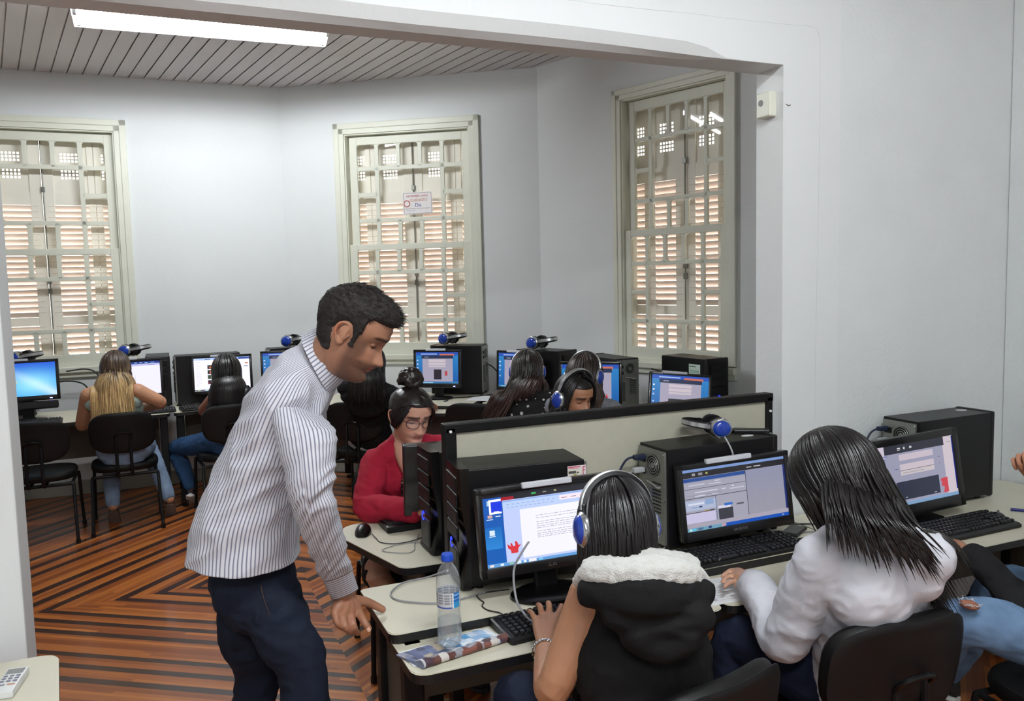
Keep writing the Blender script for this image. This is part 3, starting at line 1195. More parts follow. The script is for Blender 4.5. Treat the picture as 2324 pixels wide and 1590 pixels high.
def tower(label, loc, yaw, L_=0.43, W_=0.18, H_=0.38, style='rear', sticker=None, far_side=False):
    """PC case; local +x runs from its rear (x=0) to its front (x=L) and y is the width (0..W)."""
    t = thing('computer_tower', label, 'computer', loc, yaw)
    bm = NB()
    box(bm, (L_ / 2, W_ / 2, H_ / 2 + 0.01), (L_ - 0.03, W_, H_ - 0.012), bevel=0.003)
    obj('case', bm, mat('tower_side', '0e0e10', 0.4, spec=0.35, var=0.12, scale=90, bump=0.05, bscale=900), t)
    # rear panel
    bm = NB()
    box(bm, (0.012, W_ / 2, H_ / 2 + 0.01), (0.012, W_ - 0.012, H_ - 0.03))
    rp = obj('rear_panel', bm, M_STEEL, t)
    yc, zc, R_ = W_ * 0.42, H_ * 0.83, 0.036
    for k in range(4):
        bm = NB()
        rr = R_ * (k + 1) / 4
        tube(bm, [(0.002, yc + rr * math.cos(a * PI / 12), zc + rr * math.sin(a * PI / 12)) for a in range(25)], 0.0017, n=5, caps=False)
        obj('fan_guard_ring', bm, M_STEEL, rp)
    bm = NB()
    cyl(bm, (0.0055, yc, zc), (0.004, yc, zc), R_ + 0.002, n=28)
    obj('fan_opening', bm, M_BLACK, rp)
    bm = NB()
    cyl(bm, (0.0045, yc, zc), (0.001, yc, zc), 0.011, n=16)
    obj('fan_hub', bm, M_STEEL, rp)
    for dz, nm, mm in ((0.014, 'power_inlet', M_BLACK), (-0.028, 'video_socket', M_BLACK)):
        bm = NB()
        box(bm, (0.003, W_ * 0.80, zc + dz), (0.008, 0.032, 0.022), bevel=0.002)
        obj(nm, bm, mm, rp)
    bm = NB()
    for i in range(9):
        for j in range(5):
            box(bm, (0.0052, W_ * 0.18 + j * 0.0105, H_ * 0.38 + i * 0.0125), (0.002, 0.007, 0.0045))
    obj('vent_slots', bm, M_BLACK, rp)
    bm = NB()
    box(bm, (0.003, W_ * 0.74, H_ * 0.42), (0.006, 0.035, H_ * 0.34), bevel=0.002)
    obj('port_plate', bm, mat('port_grey', '5b5d5c', 0.4, metal=0.5), rp)
    bm = NB()
    tube(bm, [(0.003, W_ * 0.12, H_ * 0.64), (-0.004, W_ * 0.2, H_ * 0.635), (-0.004, W_ * 0.55, H_ * 0.67), (0.003, W_ * 0.62, H_ * 0.675)], 0.004, n=6)
    obj('slot_cover', bm, M_SILVER, rp)
    for zz in (0.04, 0.5, 0.95):
        bm = NB()
        cyl(bm, (0.007, 0.006, H_ * zz + 0.005), (0.001, 0.006, H_ * zz + 0.005), 0.003, n=8)
        obj('screw', bm, M_SILVER, rp)
    # front bezel
    x0 = L_ - 0.018
    bm = NB()
    if style == 'swept':
        prof = []
        for i in range(13):
            z = H_ * i / 12
            dx = 0.030 * math.sin(PI * min(1, max(0, (i - 3) / 9)) * 0.5) + 0.004
            if i <= 3:
                dx = 0.034 - 0.022 * (i / 3)
            prof.append((z + 0.008, dx))
        rings = []
        for z, dx in prof:
            rings.append([(x0, 0.0, z), (x0 + dx * 0.8, 0.004, z), (x0 + dx, 0.02, z), (x0 + dx, W_ - 0.02, z), (x0 + dx * 0.8, W_ - 0.004, z), (x0, W_, z)])
        grid_faces(bm, rings)
    else:
        box(bm, (x0 + 0.012, W_ / 2, H_ / 2 + 0.008), (0.028, W_ + 0.002, H_), bevel=0.008, seg=3)
    fb = obj('front_bezel', bm, M_GLOSS if style == 'swept' else M_BLACK, t, smooth=True)
    xo = x0 + 0.027
    for k in range(4):
        bm = NB()
        box(bm, (xo + 0.006, W_ / 2, H_ * 0.88 - k * 0.052), (0.008, W_ * 0.74, 0.045), bevel=0.004)
        obj('drive_cover', bm, mat('drive_cover_black', '0a0a0b', .45, spec=.3), fb)
    bm = NB()
    for a in range(9):
        a0 = PI * (0.25 + 1.5 * a / 8)
        box(bm, (xo + 0.0125, W_ / 2 + 0.011 * math.cos(a0), H_ * 0.36 + 0.014 * math.sin(a0)), (0.002, 0.004, 0.006), rot=(a0, 0, 0))
    obj('power_light', bm, mat('blue_led', '2030ff', 0.3, emit='2436ff', estr=2.5), fb)
    bm = NB()
    box(bm, (xo + 0.004, W_ / 2, H_ * 0.2), (0.01, W_ * 0.55, 0.10), bevel=0.006)
    obj('lower_panel', bm, mat('smoked_grey', '2c2d2c', 0.45), fb)
    for s in (0.03, L_ - 0.05):
        for q in (0.03, W_ - 0.03):
            bm = NB()
            cyl(bm, (s, q, 0), (s, q, 0.012), 0.012, n=10)
            obj('foot', bm, M_BLACK, t)
    if sticker:
        sx, sz, sw, sh, kind = sticker
        rects = {
            'asset': [(0, 0, 1, 1, 'e3ddd0'), (0, .7, .72, 1, 'e8d6da'), (0.04, .84, .7, .93, 'c2405c'), (0.04, .74, .6, .79, 'c2405c'), (.76, 0, 1, 1, 'e8d6da'), (.82, .1, .86, .9, 'c2405c'), (.86, .8, .97, .9, 'c2405c'), (.86, .5, .94, .58, 'c2405c'), (.04, .3, .45, .52, '4b4b43'), (.5, .3, .6, .42, '4b4b43'), (.3, .08, .5, .2, '9fb04e')],
            'green': [(0, 0, 1, 1, 'cfe0d6'), (.06, .84, .6, .9, '4a7060'), (.06, .6, .9, .66, '8fb8a4'), (.06, .52, .9, .56, '8fb8a4'), (.06, .36, .4, .4, '303a36'), (.06, .28, .5, .32, '303a36'), (.06, .1, .6, .2, 'a8ccb9')],
        }[kind]
        sl = draw(t, 'asset_label', rects, sw, sh, mat('printed_label', 'ffffff', 0.5, attr='Col', var=0.0), (sx, W_ + 0.0012 if far_side else -0.0012, sz), layer=0.00015)
        if far_side:
            sl.rotation_euler = (0, 0, PI)
    return t


def tower_f(label, front_left, yaw, L_, W_, H_, style='rear', sticker=None):
    return tower(label, (front_left[0], front_left[1], front_left[2] if len(front_left) > 2 else 0.75), yaw, L_, W_, H_, style, sticker)


rad = math.radians
# tower whose front faces left: rear at the right, so yaw is turned by 180 degrees
tower('black tower with a swept front and asset label, behind the document monitor', (1.232, 2.425, 0.75), rad(180 - 6), 0.41, 0.185, 0.375, 'swept', (0.042, 0.345, 0.062, 0.034, 'asset'), True)
tower('black tower showing its grey fan side, headphones on top, behind the wide monitor', (1.535, 2.305, 0.75), rad(2.0), 0.50, 0.165, 0.355)
tower('black tower in the right corner with a white round sticker on top', (2.665, 2.262, 0.75), rad(1.0), 0.455, 0.165, 0.355)
tower('black tower with a blue power light behind the low screen, next to the red cardigan', (1.225, 2.80, 0.75), rad(180), 0.40, 0.17, 0.36, 'swept')
# far wall
tower('black tower behind the white web page screen of the black haired girl', (0.058, 7.0, 0.75), rad(3), 0.50, 0.18, 0.40)
tower('black tower behind the blonde girl\'s monitor', (-0.15, 7.48, 0.75), rad(-90), 0.42, 0.18, 0.40)
tower('black tower behind the blue desktop screen at the far left, headphones on top', (-0.92, 7.24, 0.75), rad(180), 0.44, 0.18, 0.39)
tower('grey topped tower half hidden behind the standing man\'s collar', (0.79, 6.99, 0.75), rad(5), 0.3, 0.18, 0.42)
tower('black tower under the middle window, cables on its grey rear panel', (2.525, 6.415, 0.75), rad(180 - 36), 0.45, 0.19, 0.41)
tower('black tower behind the dotted blouse with headphones on top', (2.53, 5.87, 0.75), rad(-66), 0.46, 0.20, 0.40)
tower('black tower with a cluttered grey rear panel between two monitors of the bay', (3.02, 4.82, 0.75), rad(94), 0.45, 0.19, 0.385)
tower('black tower with a pale green paper label at the right end of the bay', (3.19, 4.82, 0.75), rad(-84), 0.46, 0.19, 0.395, 'rear', (0.35, 0.30, 0.11, 0.12, 'green'))
# ------------------------------------------------------------------ monitors
RED = 'd03238'


def scr_site(lower=0.07, side='2a63b4', hand=True, tall=False):
    r = [(0, 0, 1, 1, ('1d5aa8', '2f86c8')), (0, 0, 1, .055, '3f7fae'), (0, .9, 1, 1, '2b55b8'), (.12, .93, .5, .96, 'a9bfe6'), (.56, .88, .9, .95, 'c9705f'), (.15, .06, .87, .84, 'a9a3b8'), (.13, .80, .88, .9, '2a3350'), (.2, .84, .3, .86, 'a5aabb'), (.3, .69, .7, .77, 'cfc3cb'), (.3, .59, .7, .67, 'cfc3cb'), (.3, .52, .7, .575, 'c9bfc8')]
    if tall:
        r += [(.42, .13, .60, .45, '2d2730'), (.68, .25, .74, .40, 'b8484c')]
    else:
        r += [(.30, .10, .68, .40, '33343f')]
    r += [(.02, .72, .05, .76, 'dfe6f2'), (.02, .6, .05, .64, 'dfe6f2'), (.02, .48, .05, .52, 'b9c9e6'), (.02, .3, .05, .34, 'b9c9e6'), (.06, .015, .4, .035, '9fd0e0'), (.45, .015, .8, .03, '2a5f9a')]
    return r


def hand_poly(x, z, s, flip=1, c=RED):
    """red sign-language style hand mark"""
    P = [(-.35, 0), (.35, 0), (.4, .45), (.75, .95), (.45, .8), (.3, 1.25), (.1, 1.3), (.1, .8), (-.1, .75), (-.25, 1.15), (-.4, 1.1), (-.35, .75), (-.7, 1.1), (-.65, .6), (-.4, .4)]
    return [((x + flip * a * s * 0.6, z + b * s) if flip > 0 else (x + flip * a * s * .6, z + b * s)) for a, b in P], c


def text_lines(x0, x1, zs, c='6a6c78', h=.006, seed=1):
    rnd = random.Random(seed)
    out = []
    for i, z in enumerate(zs):
        xe = x1 - rnd.random() * (x1 - x0) * (.7 if rnd.random() < .3 else .15)
        x = x0
        while x < xe:
            w = rnd.uniform(.012, .04)
            out.append((x, z, min(x + w, xe), z + h, c))
            x += w + .008
    return out


SCREENS = {}
SCREENS['word'] = ([(0, 0, 1, 1, ('0f5aae', '1a55ad')), (0, 0, 1, .05, '5d97cf'), (0, .25, .13, .55, ('2a80cc', '1a66b6')),
                    (.0, .955, 1, 1, '14161c'), (.14, .9, 1, .965, '1b1d26'), (.14, .89, .24, .945, '9e1828'),
                    (.15, .04, 1, .90, 'b9c6ee'), (.15, .76, 1, .885, 'b4c8f0'), (.15, .875, 1, .893, '86a6dd'),
                    (.28, .07, .96, .745, 'e9e8f6'), (.60, .80, .98, .865, 'efdce6'),
                    (.045, .73, .14, .93, 'f4f4ff'), (.06, .755, .14, .90, '1a38d8'), (.08, .75, .12, .765, 'f4f4ff'),
                    (.03, .85, .045, .92, 'a8c8e0'), (.03, .68, .065, .72, 'c8a49a'), (.02, .655, .07, .665, 'c9daf2'), (.09, .69, .13, .70, 'e2ecff'),
                    (.035, .44, .075, .51, 'cfdfe8'), (.03, .42, .08, .43, 'cfe0f4'),
                    (.02, .01, .05, .04, 'e8d6d0'), (.1, .01, .125, .04, 'dfe6ee'), (.17, .01, .2, .045, '8fb7a0'), (.21, .005, .26, .045, 'd7e2ee'), (.28, .01, .3, .04, 'f0f0f0'), (.32, .005, .38, .047, 'e6e4ea'), (.4, .01, .43, .04, '7fbfe0'),
                    (.38, .935, .415, .96, '3aa85a'), (.47, .94, .5, .955, '8a8a78'), (.56, .935, .58, .96, '9a9a70')]
                   + [(.18 + i * .04, .83, .20 + i * .04, .84, '8aa0cc') for i in range(10)] + [(.18 + i * .035, .79, .20 + i * .035, .798, '9a98c4') for i in range(11)]
                   + [(.615 + i * .075, .825, .66 + i * .075, .834, '8c7c90') for i in range(5)]
                   + text_lines(.40, .86, [.63, .595, .54, .51, .48, .455, .41, .38, .355, .33], '8a8894', .006, 3),
                   [hand_poly(.215, .16, .125)])
SCREENS['app'] = ([(0, 0, 1, 1, 'a3a3b4'), (0, .955, 1, 1, '7a97cf'), (0, .86, 1, .955, '1c1a20'), (.09, .89, .12, .93, '9a9aa2'), (.15, .89, .19, .93, '8a8a90'), (.22, .895, .24, .925, 'b2b060'),
                   (.62, .895, .67, .91, 'b6b6bb'), (.69, .895, .76, .912, 'b6b6bb'), (0, .79, .6, .855, '1f4a95'), (0, .79, .6, .80, '7f86a8'),
                   (.6, .06, .99, .86, ('9c9aa6', '8f92ac')), (.6, .09, .605, .86, '262a4a'), (.98, .1, 1, .86, '1b2c6a'), (0, .675, .6, .682, '2f3450'), (0, .52, .6, .53, '3a3c50'), (.02, .57, .36, .574, '60647c'),
                   (.05, .73, .2, .75, 'c4c4d6'), (.24, .72, .36, .735, 'c8c8da'), (.3, .76, .35, .775, 'd4d4e0'), (.1, .61, .32, .628, 'cfcfde'), (.36, .61, .4, .625, 'd8d8e4'), (.44, .59, .58, .61, 'c4c4d4'), (.46, .63, .48, .655, 'd6d6e2'), (.1, .55, .2, .568, 'cfcfde'), (.26, .55, .32, .565, 'c4c4d4'),
                   (.0, .33, .29, .49, 'b0bad4'), (.03, .42, .18, .45, 'd8def0'), (.19, .40, .27, .49, '8ea6d0'), (.13, .37, .16, .395, '2c3f7a'), (.06, .375, .12, .385, '6a86c4'), (0, .29, .28, .30, '4a4450'), (.18, .30, .22, .312, 'b49038'), (.23, .30, .27, .315, '54404a'),
                   (0, .13, .28, .285, 'c9c4e2'), (.29, .13, .295, .52, '4a6088'), (.31, .12, .45, .30, '3a3a44'), (.31, .30, .43, .345, 'd8d6e8'), (.37, .335, .45, .375, '2a6ac8'), (.49, .32, .56, .345, '50505e'),
                   (0, .055, 1, .12, 'aaa4b4'), (0, 0, 1, .055, '0d52b8'), (0, 0, .35, .055, '6fa0b8'), (.02, .01, .045, .045, 'bfe6ea'), (.05, .01, .08, .045, '5ac0e8'), (.1, .012, .15, .045, '4a6c90'), (.2, .015, .23, .05, '23407a'), (.26, .01, .31, .04, '6f9fc0'), (.33, .01, .37, .05, 'c9a0a4'), (.93, .02, .95, .035, 'b8c0d0')], [])
SCREENS['formr'] = ([(0, 0, 1, 1, 'cfc3cc'), (.08, .055, .86, .87, '9a9ab2'), (.0, .80, .09, 1, 'cdc2d2'), (.09, .86, .88, 1, '2a2c38'), (.26, .93, .30, .945, 'e4e0e0'), (.26, .905, .30, .915, 'e4e0e0'), (.34, .91, .36, .95, 'c9c9d0'), (.42, .91, .45, .945, 'c9c9d0'),
                     (.04, .83, .12, .845, '5a6eb0'), (.06, .42, .085, .80, '3f62ae'), (.27, .73, .72, .83, 'c9bcc8'), (.27, .57, .72, .67, 'cbbfc9'), (.27, .49, .72, .565, 'c9c0c4'), (.27, .563, .72, .571, '5c5560'), (.3, .52, .58, .527, '807a84'),
                     (.2, .09, .76, .39, '2a2f42'), (.3, .12, .32, .13, 'cfd2dc'), (.68, .11, .71, .12, 'cfd2dc'), (.2, .60, .24, .61, '555a78'), (.78, .68, .81, .688, '555a78'), (.79, .57, .81, .577, '555a78'), (.91, .9, .98, .905, '4a4450'), (.985, .1, 1, .99, '1a2a80'),
                     (0, 0, 1, .055, '7d9fc4'), (.05, .01, .3, .04, 'a5b4c8')],
                    [hand_poly(.13, .13, .16), ([(.80, .08), (.87, .08), (.87, .33), (.79, .32), (.77, .29), (.79, .27), (.78, .2), (.82, .17)], 'cc4450')])
SCREENS['site'] = (scr_site(), [hand_poly(.77, .12, .12)])
SCREENS['sitetall'] = (scr_site(tall=True), [])
SCREENS['site2'] = (scr_site(), [hand_poly(.225, .14, .14), hand_poly(.77, .12, .07)])
SCREENS['white'] = ([(0, 0, 1, 1, 'e6e4f8'), (0, .93, 1, 1, '16337e'), (.1, .945, .3, .98, '8fb6e8'), (.35, .945, .42, .98, 'd8e0f4'), (.5, .95, .55, .975, '8fb6e8'), (.6, .95, .65, .975, '8fb6e8'), (.7, .95, .76, .975, '8fb6e8'), (.82, .95, .9, .975, '5f8fd0'), (0, .87, 1, .93, 'b8b8e4'), (.75, .885, .9, .9, '6a6ab0'), (.5, .4, .503, .6, 'a8a8b8')], [])
SCREENS['web'] = ([(0, 0, 1, 1, 'efedfa'), (0, .94, 1, 1, 'a8c0f0'), (.0, .955, .1, .97, 'd8e0f0'), (.2, .955, .3, .975, '35406a'), (.35, .95, .55, .98, '3568d0'), (.8, .93, 1, .99, '2a4a9a'), (0, .01, 1, .04, '1d2a4a'), (.05, .012, .1, .035, '9ab060'), (.18, .005, .24, .04, '9fd0d8')]
                  + text_lines(.04, .14, [.88 - .06 * i for i in range(13)], '9a98b8', .008, 5)
                  + [(.24, z, .44, z + .12, c) for z, c in ((.66, '2f3430'), (.51, '26202c'), (.36, '3c4a34'), (.20, '2c2630'))]
                  + [(.27, .68, .31, .74, 'b06038'), (.33, .69, .41, .76, 'c9cfd0'), (.28, .53, .36, .60, 'd8783a'), (.36, .53, .41, .61, 'cfc8c0'), (.3, .38, .36, .46, 'b8c4a8'), (.37, .38, .42, .45, 'c8ccc0'), (.3, .22, .35, .29, 'c0bfc4'), (.37, .22, .42, .3, 'd0ced4'), (.25, .21, .27, .26, '98283a'), (.92, .78, .97, .82, 'c06848'), (.9, .7, .97, .715, '30405a')], [])


def blue_screen(parent, w, h, m):
    """blue desktop wallpaper: smooth two-way colour change baked as vertex colours of what the screen shows"""
    bm = NB()
    cl = bm.loops.layers.float_color.new('Col')
    n = 16
    V = [[bm.verts.new(((i / n - .5) * w, -.0005, (j / n - .5) * h)) for i in range(n + 1)] for j in range(n + 1)]

    def colr(i, j):
        x, z = i / n, j / n
        g = math.exp(-((x - .62) ** 2 / .16 + (z - .35) ** 2 / .12))
        a, b_, c_ = np.array(lin('1b4fce')), np.array(lin('2f9ee6')), np.array(lin('8fdcfa'))
        base = a * max(0, min(1, (z - .35) * 1.5)) + b_ * (1 - max(0, min(1, (z - .35) * 1.5)))
        cc = base * (1 - g) + c_ * g
        k = math.exp(-((x - .95 + (z - .08)) ** 2 / .02)) * (1 - z) * .7
        cc = cc * (1 - k) + np.array((.8, .95, 1)) * k
        return tuple(cc) + (1,)
    for j in range(n):
        for i in range(n):
            f = bm.faces.new((V[j][i], V[j][i + 1], V[j + 1][i + 1], V[j + 1][i]))
            for lp, (a, b_) in zip(f.loops, ((i, j), (i + 1, j), (i + 1, j + 1), (i, j + 1))):
                lp[cl] = colr(a, b_)
    return obj('screen', bm, m, parent)


M_SCREEN = emit_attr_mat('lit_screen', 0.95)
M_SCREENB = emit_attr_mat('lit_screen_bright', 1.15)
M_BEZEL = mat('monitor_bezel', '111113', 0.3, coat=0.2)


def monitor(label, loc, yaw, w=0.43, h=0.27, zc=0.2, content='site', tilt=8, bar=None, logo=None, led=False, stand='oval', bez=0.018, chin=0.03, roll=0.0, bright=False, soundbar=False, group=None):
    """LCD monitor; loc = foot on the desk, screen faces local -y; zc = panel centre above the desk"""
    t = thing('computer_monitor', label, 'monitor', loc, yaw, group)
    P = bpy.data.objects.new('panel_housing', None)
    bm = NB()
    # bezel as a ring with the screen recessed, plus bulging back
    W2, H2 = w / 2, h / 2
    sw, sh = w - 2 * bez, h - bez - chin
    sz = (chin - bez) / 2
    box(bm, (0, 0.018, 0), (w, 0.03, h), bevel=0.006, seg=3)
    for (a, b_, c, e) in ((-W2, -W2 + bez, -H2, H2), (W2 - bez, W2, -H2, H2), (-W2, W2, H2 - bez, H2), (-W2, W2, -H2, -H2 + chin)):
        box(bm, ((a + b_) / 2, 0.004, (c + e) / 2), (b_ - a, 0.014, e - c), bevel=0.003)
    box(bm, (0, 0.036, -0.01), (w * .62, 0.03, h * .62), bevel=0.012, seg=3)
    ph = obj('panel_housing', bm, M_BEZEL, t, smooth=True, loc=(0, 0, zc), rot=(rad(-tilt), roll, 0))
    mm = M_SCREENB if bright else M_SCREEN
    if content == 'blue':
        s = blue_screen(ph, sw, sh, mm)
        s.location = (0, 0.0022, sz)
        draw(s, 'desktop_icon', [(.30, .40, .36, .48, 'd8d8c8'), (.31, .42, .35, .46, '6a9a7a')], sw, sh, mm, origin=(0, -.0008, 0))
    elif content:
        rects, polys = SCREENS[content]
        s = draw(ph, 'screen', rects, sw, sh, mm, origin=(0, 0.0022, sz), layer=0.00004)
        if polys:
            poly_draw(s, 'hand_mark', polys, mm, sw, sh, y=-.0021)
    if bar:
        bx, bw, bz = bar
        bm = NB()
        box(bm, (bx * w, -0.006, H2 - 0.004 + bz), (bw * w, 0.018, 0.017), bevel=0.003)
        obj('top_strip', bm, mat('pale_strip', 'c9ccd2', 0.35), ph)
    if logo:
        me = text_mesh(logo, 0.013, 0.0003)
        o = obj('maker_mark', me, M_SILVER, ph, loc=(0, -0.004, -H2 + chin * .5), rot=(PI / 2, 0, 0))
    if led:
        bm = NB()
        box(bm, (w * .36, -0.005, -H2 + chin * .38), (0.016, 0.004, 0.005), bevel=0.0015)
        obj('power_light', bm, mat('blue_white_led', '8090ff', 0.3, emit='6f78ff', estr=14.0), ph)
    if soundbar:
        bm = NB()
        box(bm, (0, 0.012, -H2 - 0.035), (w * .93, 0.045, 0.06), bevel=0.012, seg=3)
        obj('sound_bar', bm, M_BEZEL, ph)
    bm = NB()
    if stand == 'oval':
        rings = []
        for (z_, k) in ((0.0, .96), (0.004, 1.0), (0.012, 1.0), (0.018, .9), (0.022, .5)):
            rings.append([(0.125 * k * math.cos(2 * PI * i / 36), 0.0 + 0.08 * k * math.sin(2 * PI * i / 36), z_) for i in range(36)])
        grid_faces(bm, rings)
    else:
        box(bm, (0, 0.015, 0.008), (0.22, 0.08, 0.016), bevel=0.006)
    bs = obj('stand_base', bm, M_GLOSS, t, smooth=True)
    bm = NB()
    box(bm, (0, 0.04, zc / 2), (0.075, 0.024, zc - 0.01), bevel=0.008)
    obj('stand_neck', bm, M_BLACK, t)
    return t


monitor('widescreen monitor showing a text document, with the girl in the black vest', (1.028, 2.155, 0.75), rad(-5), 0.44, 0.265, 0.215, 'word', 6, bar=(0.0, .36, 0.0), logo='EL.02', roll=rad(-1.5), bright=True, bez=.02, chin=.032)
monitor('widescreen monitor showing a grey editor window, in front of the tower with headphones', (1.795, 2.245, 0.75), rad(-3), 0.455, 0.262, 0.185, 'app', 7, bar=(-.06, .40, 0.006), logo='SAMSUNG', roll=rad(-1.5), stand='plain', bez=.019, chin=.034)
monitor('monitor on the right desk showing a form and two red hands', (2.58, 2.17, 0.75), rad(-2), 0.43, 0.30, 0.185, 'formr', 8, roll=rad(-2.5), stand='plain', bez=.028, chin=.045)
monitor('monitor seen from its back edge in front of the red cardigan', (1.01, 2.93, 0.75), rad(170), 0.42, 0.28, 0.205, 'white', 6, stand='oval')
monitor('monitor behind the low screen, in front of the curly haired girl', (1.75, 2.83, 0.75), rad(178), 0.42, 0.27, 0.2, 'site', 6)
monitor('monitor at the far left showing a plain blue desktop', (-0.945, 6.82, 0.75), rad(3), 0.43, 0.30, 0.30, 'blue', 4, bar=(-.2, .5, 0.006), led=True, soundbar=True, bez=.022, chin=.036, bright=True)
monitor('monitor with a white page, partly behind the blonde girl', (-0.225, 6.97, 0.75), rad(3), 0.41, 0.31, 0.25, 'white', 4, bar=(-.1, .3, 0.006), bright=True, bez=.025)
monitor('monitor showing a web page with a column of pictures', (0.41, 6.87, 0.75), rad(-6), 0.46, 0.31, 0.25, 'web', 3, bar=(-.03, .3, 0), bright=True, bez=.02)
monitor('monitor hidden behind the shoulder of the standing man', (0.93, 6.93, 0.75), rad(-5), 0.43, 0.28, 0.27, 'site', 3)
_m = monitor('monitor on the desk under the middle window with a tall dark box on screen', (2.015, 6.27, 0.75), rad(-36), 0.40, 0.31, 0.245, 'sitetall', 3, bar=(-.02, .42, 0.004), led=True, bez=.022, chin=.036)
monitor('monitor half hidden by the girl in the dotted blouse', (2.475, 5.68, 0.75), rad(-56), 0.40, 0.31, 0.25, 'site', 3, bar=(-.1, .3, 0.0))
monitor('monitor beyond the girl with glasses and headphones', (2.60, 4.77, 0.75), rad(-38), 0.42, 0.32, 0.23, 'site', 3, bar=(-.1, .3, 0.0))
monitor('monitor tilted beside the tower with the green label', (3.03, 4.36, 0.75), rad(-26), 0.40, 0.30, 0.175, 'site2', 12, bar=(-.1, .4, 0.004), roll=rad(5))


# ------------------------------------------------------------------ keyboards and mice
def keyboard(label, loc, yaw, w=0.44, d=0.15, slope=4):
    t = thing('keyboard', label, 'keyboard', loc, yaw)
    bm = NB()
    rings = []
    for (x, k) in ((-w / 2, .9), (-w / 2 + .006, 1), (w / 2 - .006, 1), (w / 2, .9)):
        rings.append([(x, -d / 2 * k, 0.002), (x, -d / 2 * k, 0.012 * k), (x, -d / 2 * k + .012, 0.017 * k), (x, d / 2 - .02, 0.027 * k), (x, d / 2 * k, 0.025 * k), (x, d / 2 * k, 0.004)])
    grid_faces(bm, rings)
    obj('case', bm, M_BLACK, t)
    bm = NB()
    box(bm, (0, -.004, 0.0), (w - .03, d - .035, .002))
    blocks = [(-w / 2 + .018, 15), (w / 2 - .148, 3), (w / 2 - .084, 4)]
    for r in range(6):
        y = d / 2 - .03 - r * .0195 - (0.003 if r else 0)
        for bi, (x0, n) in enumerate(blocks):
            for c in range(n):
                if bi == 1 and r in (3,):
                    continue
                kw = .0155
                x = x0 + c * .019 + .008
                if bi == 0 and r == 5 and 4 <= c <= 8:
                    if c != 6:
                        continue
                    kw = .09
                box(bm, (x, y, .005), (kw, .0155, .009), bevel=.0018, seg=1, taper=(.82, .8))
    o = obj('keys', bm, mat('key_black', '1c1c1f', 0.3, var=.1), t)
    o.location = (0, 0, .0215)
    o.rotation_euler = (math.atan2(.010, d - .03), 0, 0)
    return t


def mouse(label, loc, yaw, m=None):
    t = thing('computer_mouse', label, 'mouse', loc, yaw)
    bm = NB()
    rings = []
    for i in range(15):
        y = -.056 + .112 * i / 14
        u = i / 14
        wd = .031 * math.sin(PI * (0.06 + .88 * u)) ** .45
        hg = .034 * math.sin(PI * (0.08 + .86 * u ** .85)) ** .8
        rings.append([(wd * math.cos(a), y, max(0.0, hg * math.sin(a)) + .002) for a in [PI * k / 14 for k in range(15)]])
    grid_faces(bm, rings, close=True)
    b = obj('shell', bm, m or M_GLOSS, t, smooth=True)
    bm = NB()
    tube(bm, [(0, .012, .034), (0, .022, .034), (0, .032, .0305)], .004, n=8)
    obj('scroll_wheel', bm, M_GREY, b)
    return t


def cable(name, label, pts, r=0.0022, m=None, parent=None):
    bm = NB()
    tube(bm, pts, r, n=7, spl=6)
    o = obj(name, bm, m or M_BLACK, parent, smooth=True)
    if parent is None:
        tag(o, label, 'cable')
    return o


M_CABG = mat('grey_cable', '8e8e92', 0.5)
M_CABB = mat('black_cable', '131315', 0.5)

keyboard('black keyboard under the hands of the girl in the vest, grey cord across it', (1.03, 2.035, 0.72), rad(3), 0.45, .155)
keyboard('black keyboard below the grey editor monitor, beside a phone', (1.765, 2.195, 0.75), rad(1), 0.47, .145)
keyboard('black keyboard on the right corner desk beside a mouse', (2.64, 2.03, 0.75), rad(1), 0.43, .16)
keyboard('black keyboard of the girl in the red cardigan', (0.955, 3.04, 0.75), rad(181), 0.44, .145)
keyboard('dark keyboard under the arm of the blonde girl', (-0.17, 6.76, 0.75), rad(3))
keyboard('dark keyboard in front of the web page screen', (0.30, 6.77, 0.75), rad(8))
keyboard('dark keyboard under the blue desktop screen', (-0.93, 6.64, 0.75), rad(3))
mouse('glossy black mouse on the desk corner in front of the standing man', (0.655, 3.02, 0.75), rad(160))
mouse('black mouse at the right end of the right corner keyboard', (2.845, 2.045, 0.75), rad(-60))
mouse('small black mouse on the desk under the middle window', (2.03, 6.11, 0.72), rad(-50))
mouse('small black mouse between the blonde and the black haired girl', (0.0, 6.80, 0.75), rad(0))

cable('monitor_cable', 'grey cable looping over the left end of the near desk', [(0.86, 2.50, .76), (0.743, 2.452, .756), (0.655, 2.44, .756), (0.60, 2.39, .7545), (0.588, 2.344, .754), (0.604, 2.305, .754), (0.639, 2.272, .754), (0.696, 2.238, .754), (0.76, 2.234, .754), (0.86, 2.255, .754)], .0028, M_CABG)
cable('keyboard_cable', 'thin black cable curling beside the near black keyboard', [(0.93, 2.244, .753), (0.835, 2.252, .753), (0.82, 2.217, .753), (0.823, 2.185, .753), (0.809, 2.161, .753), (0.813, 2.125, .753), (0.835, 2.095, .753), (.85, 2.085, .745), (0.87, 2.06, .752)], .002, M_CABB)
cable('headphone_cable', 'pale grey cord hanging from the monitor over the near keyboard', [(1.0, 2.20, .93), (0.93, 2.13, .91), (0.895, 2.12, .86), (0.883, 2.08, .79), (0.885, 2.03, .765), (0.893, 1.985, .757), (0.915, 1.93, .76), (0.94, 1.88, .80), (.99, 1.80, .90)], .0034, M_CABG)
cable('mouse_cable', 'thin black mouse cable on the red cardigan girl\'s desk', [(0.676, 2.965, .76), (0.683, 2.93, .753), (0.687, 2.872, .753), (0.732, 2.833, .753), (0.798, 2.838, .753), (0.85, 2.87, .753), (0.90, 2.93, .753)], .0019, M_CABB)
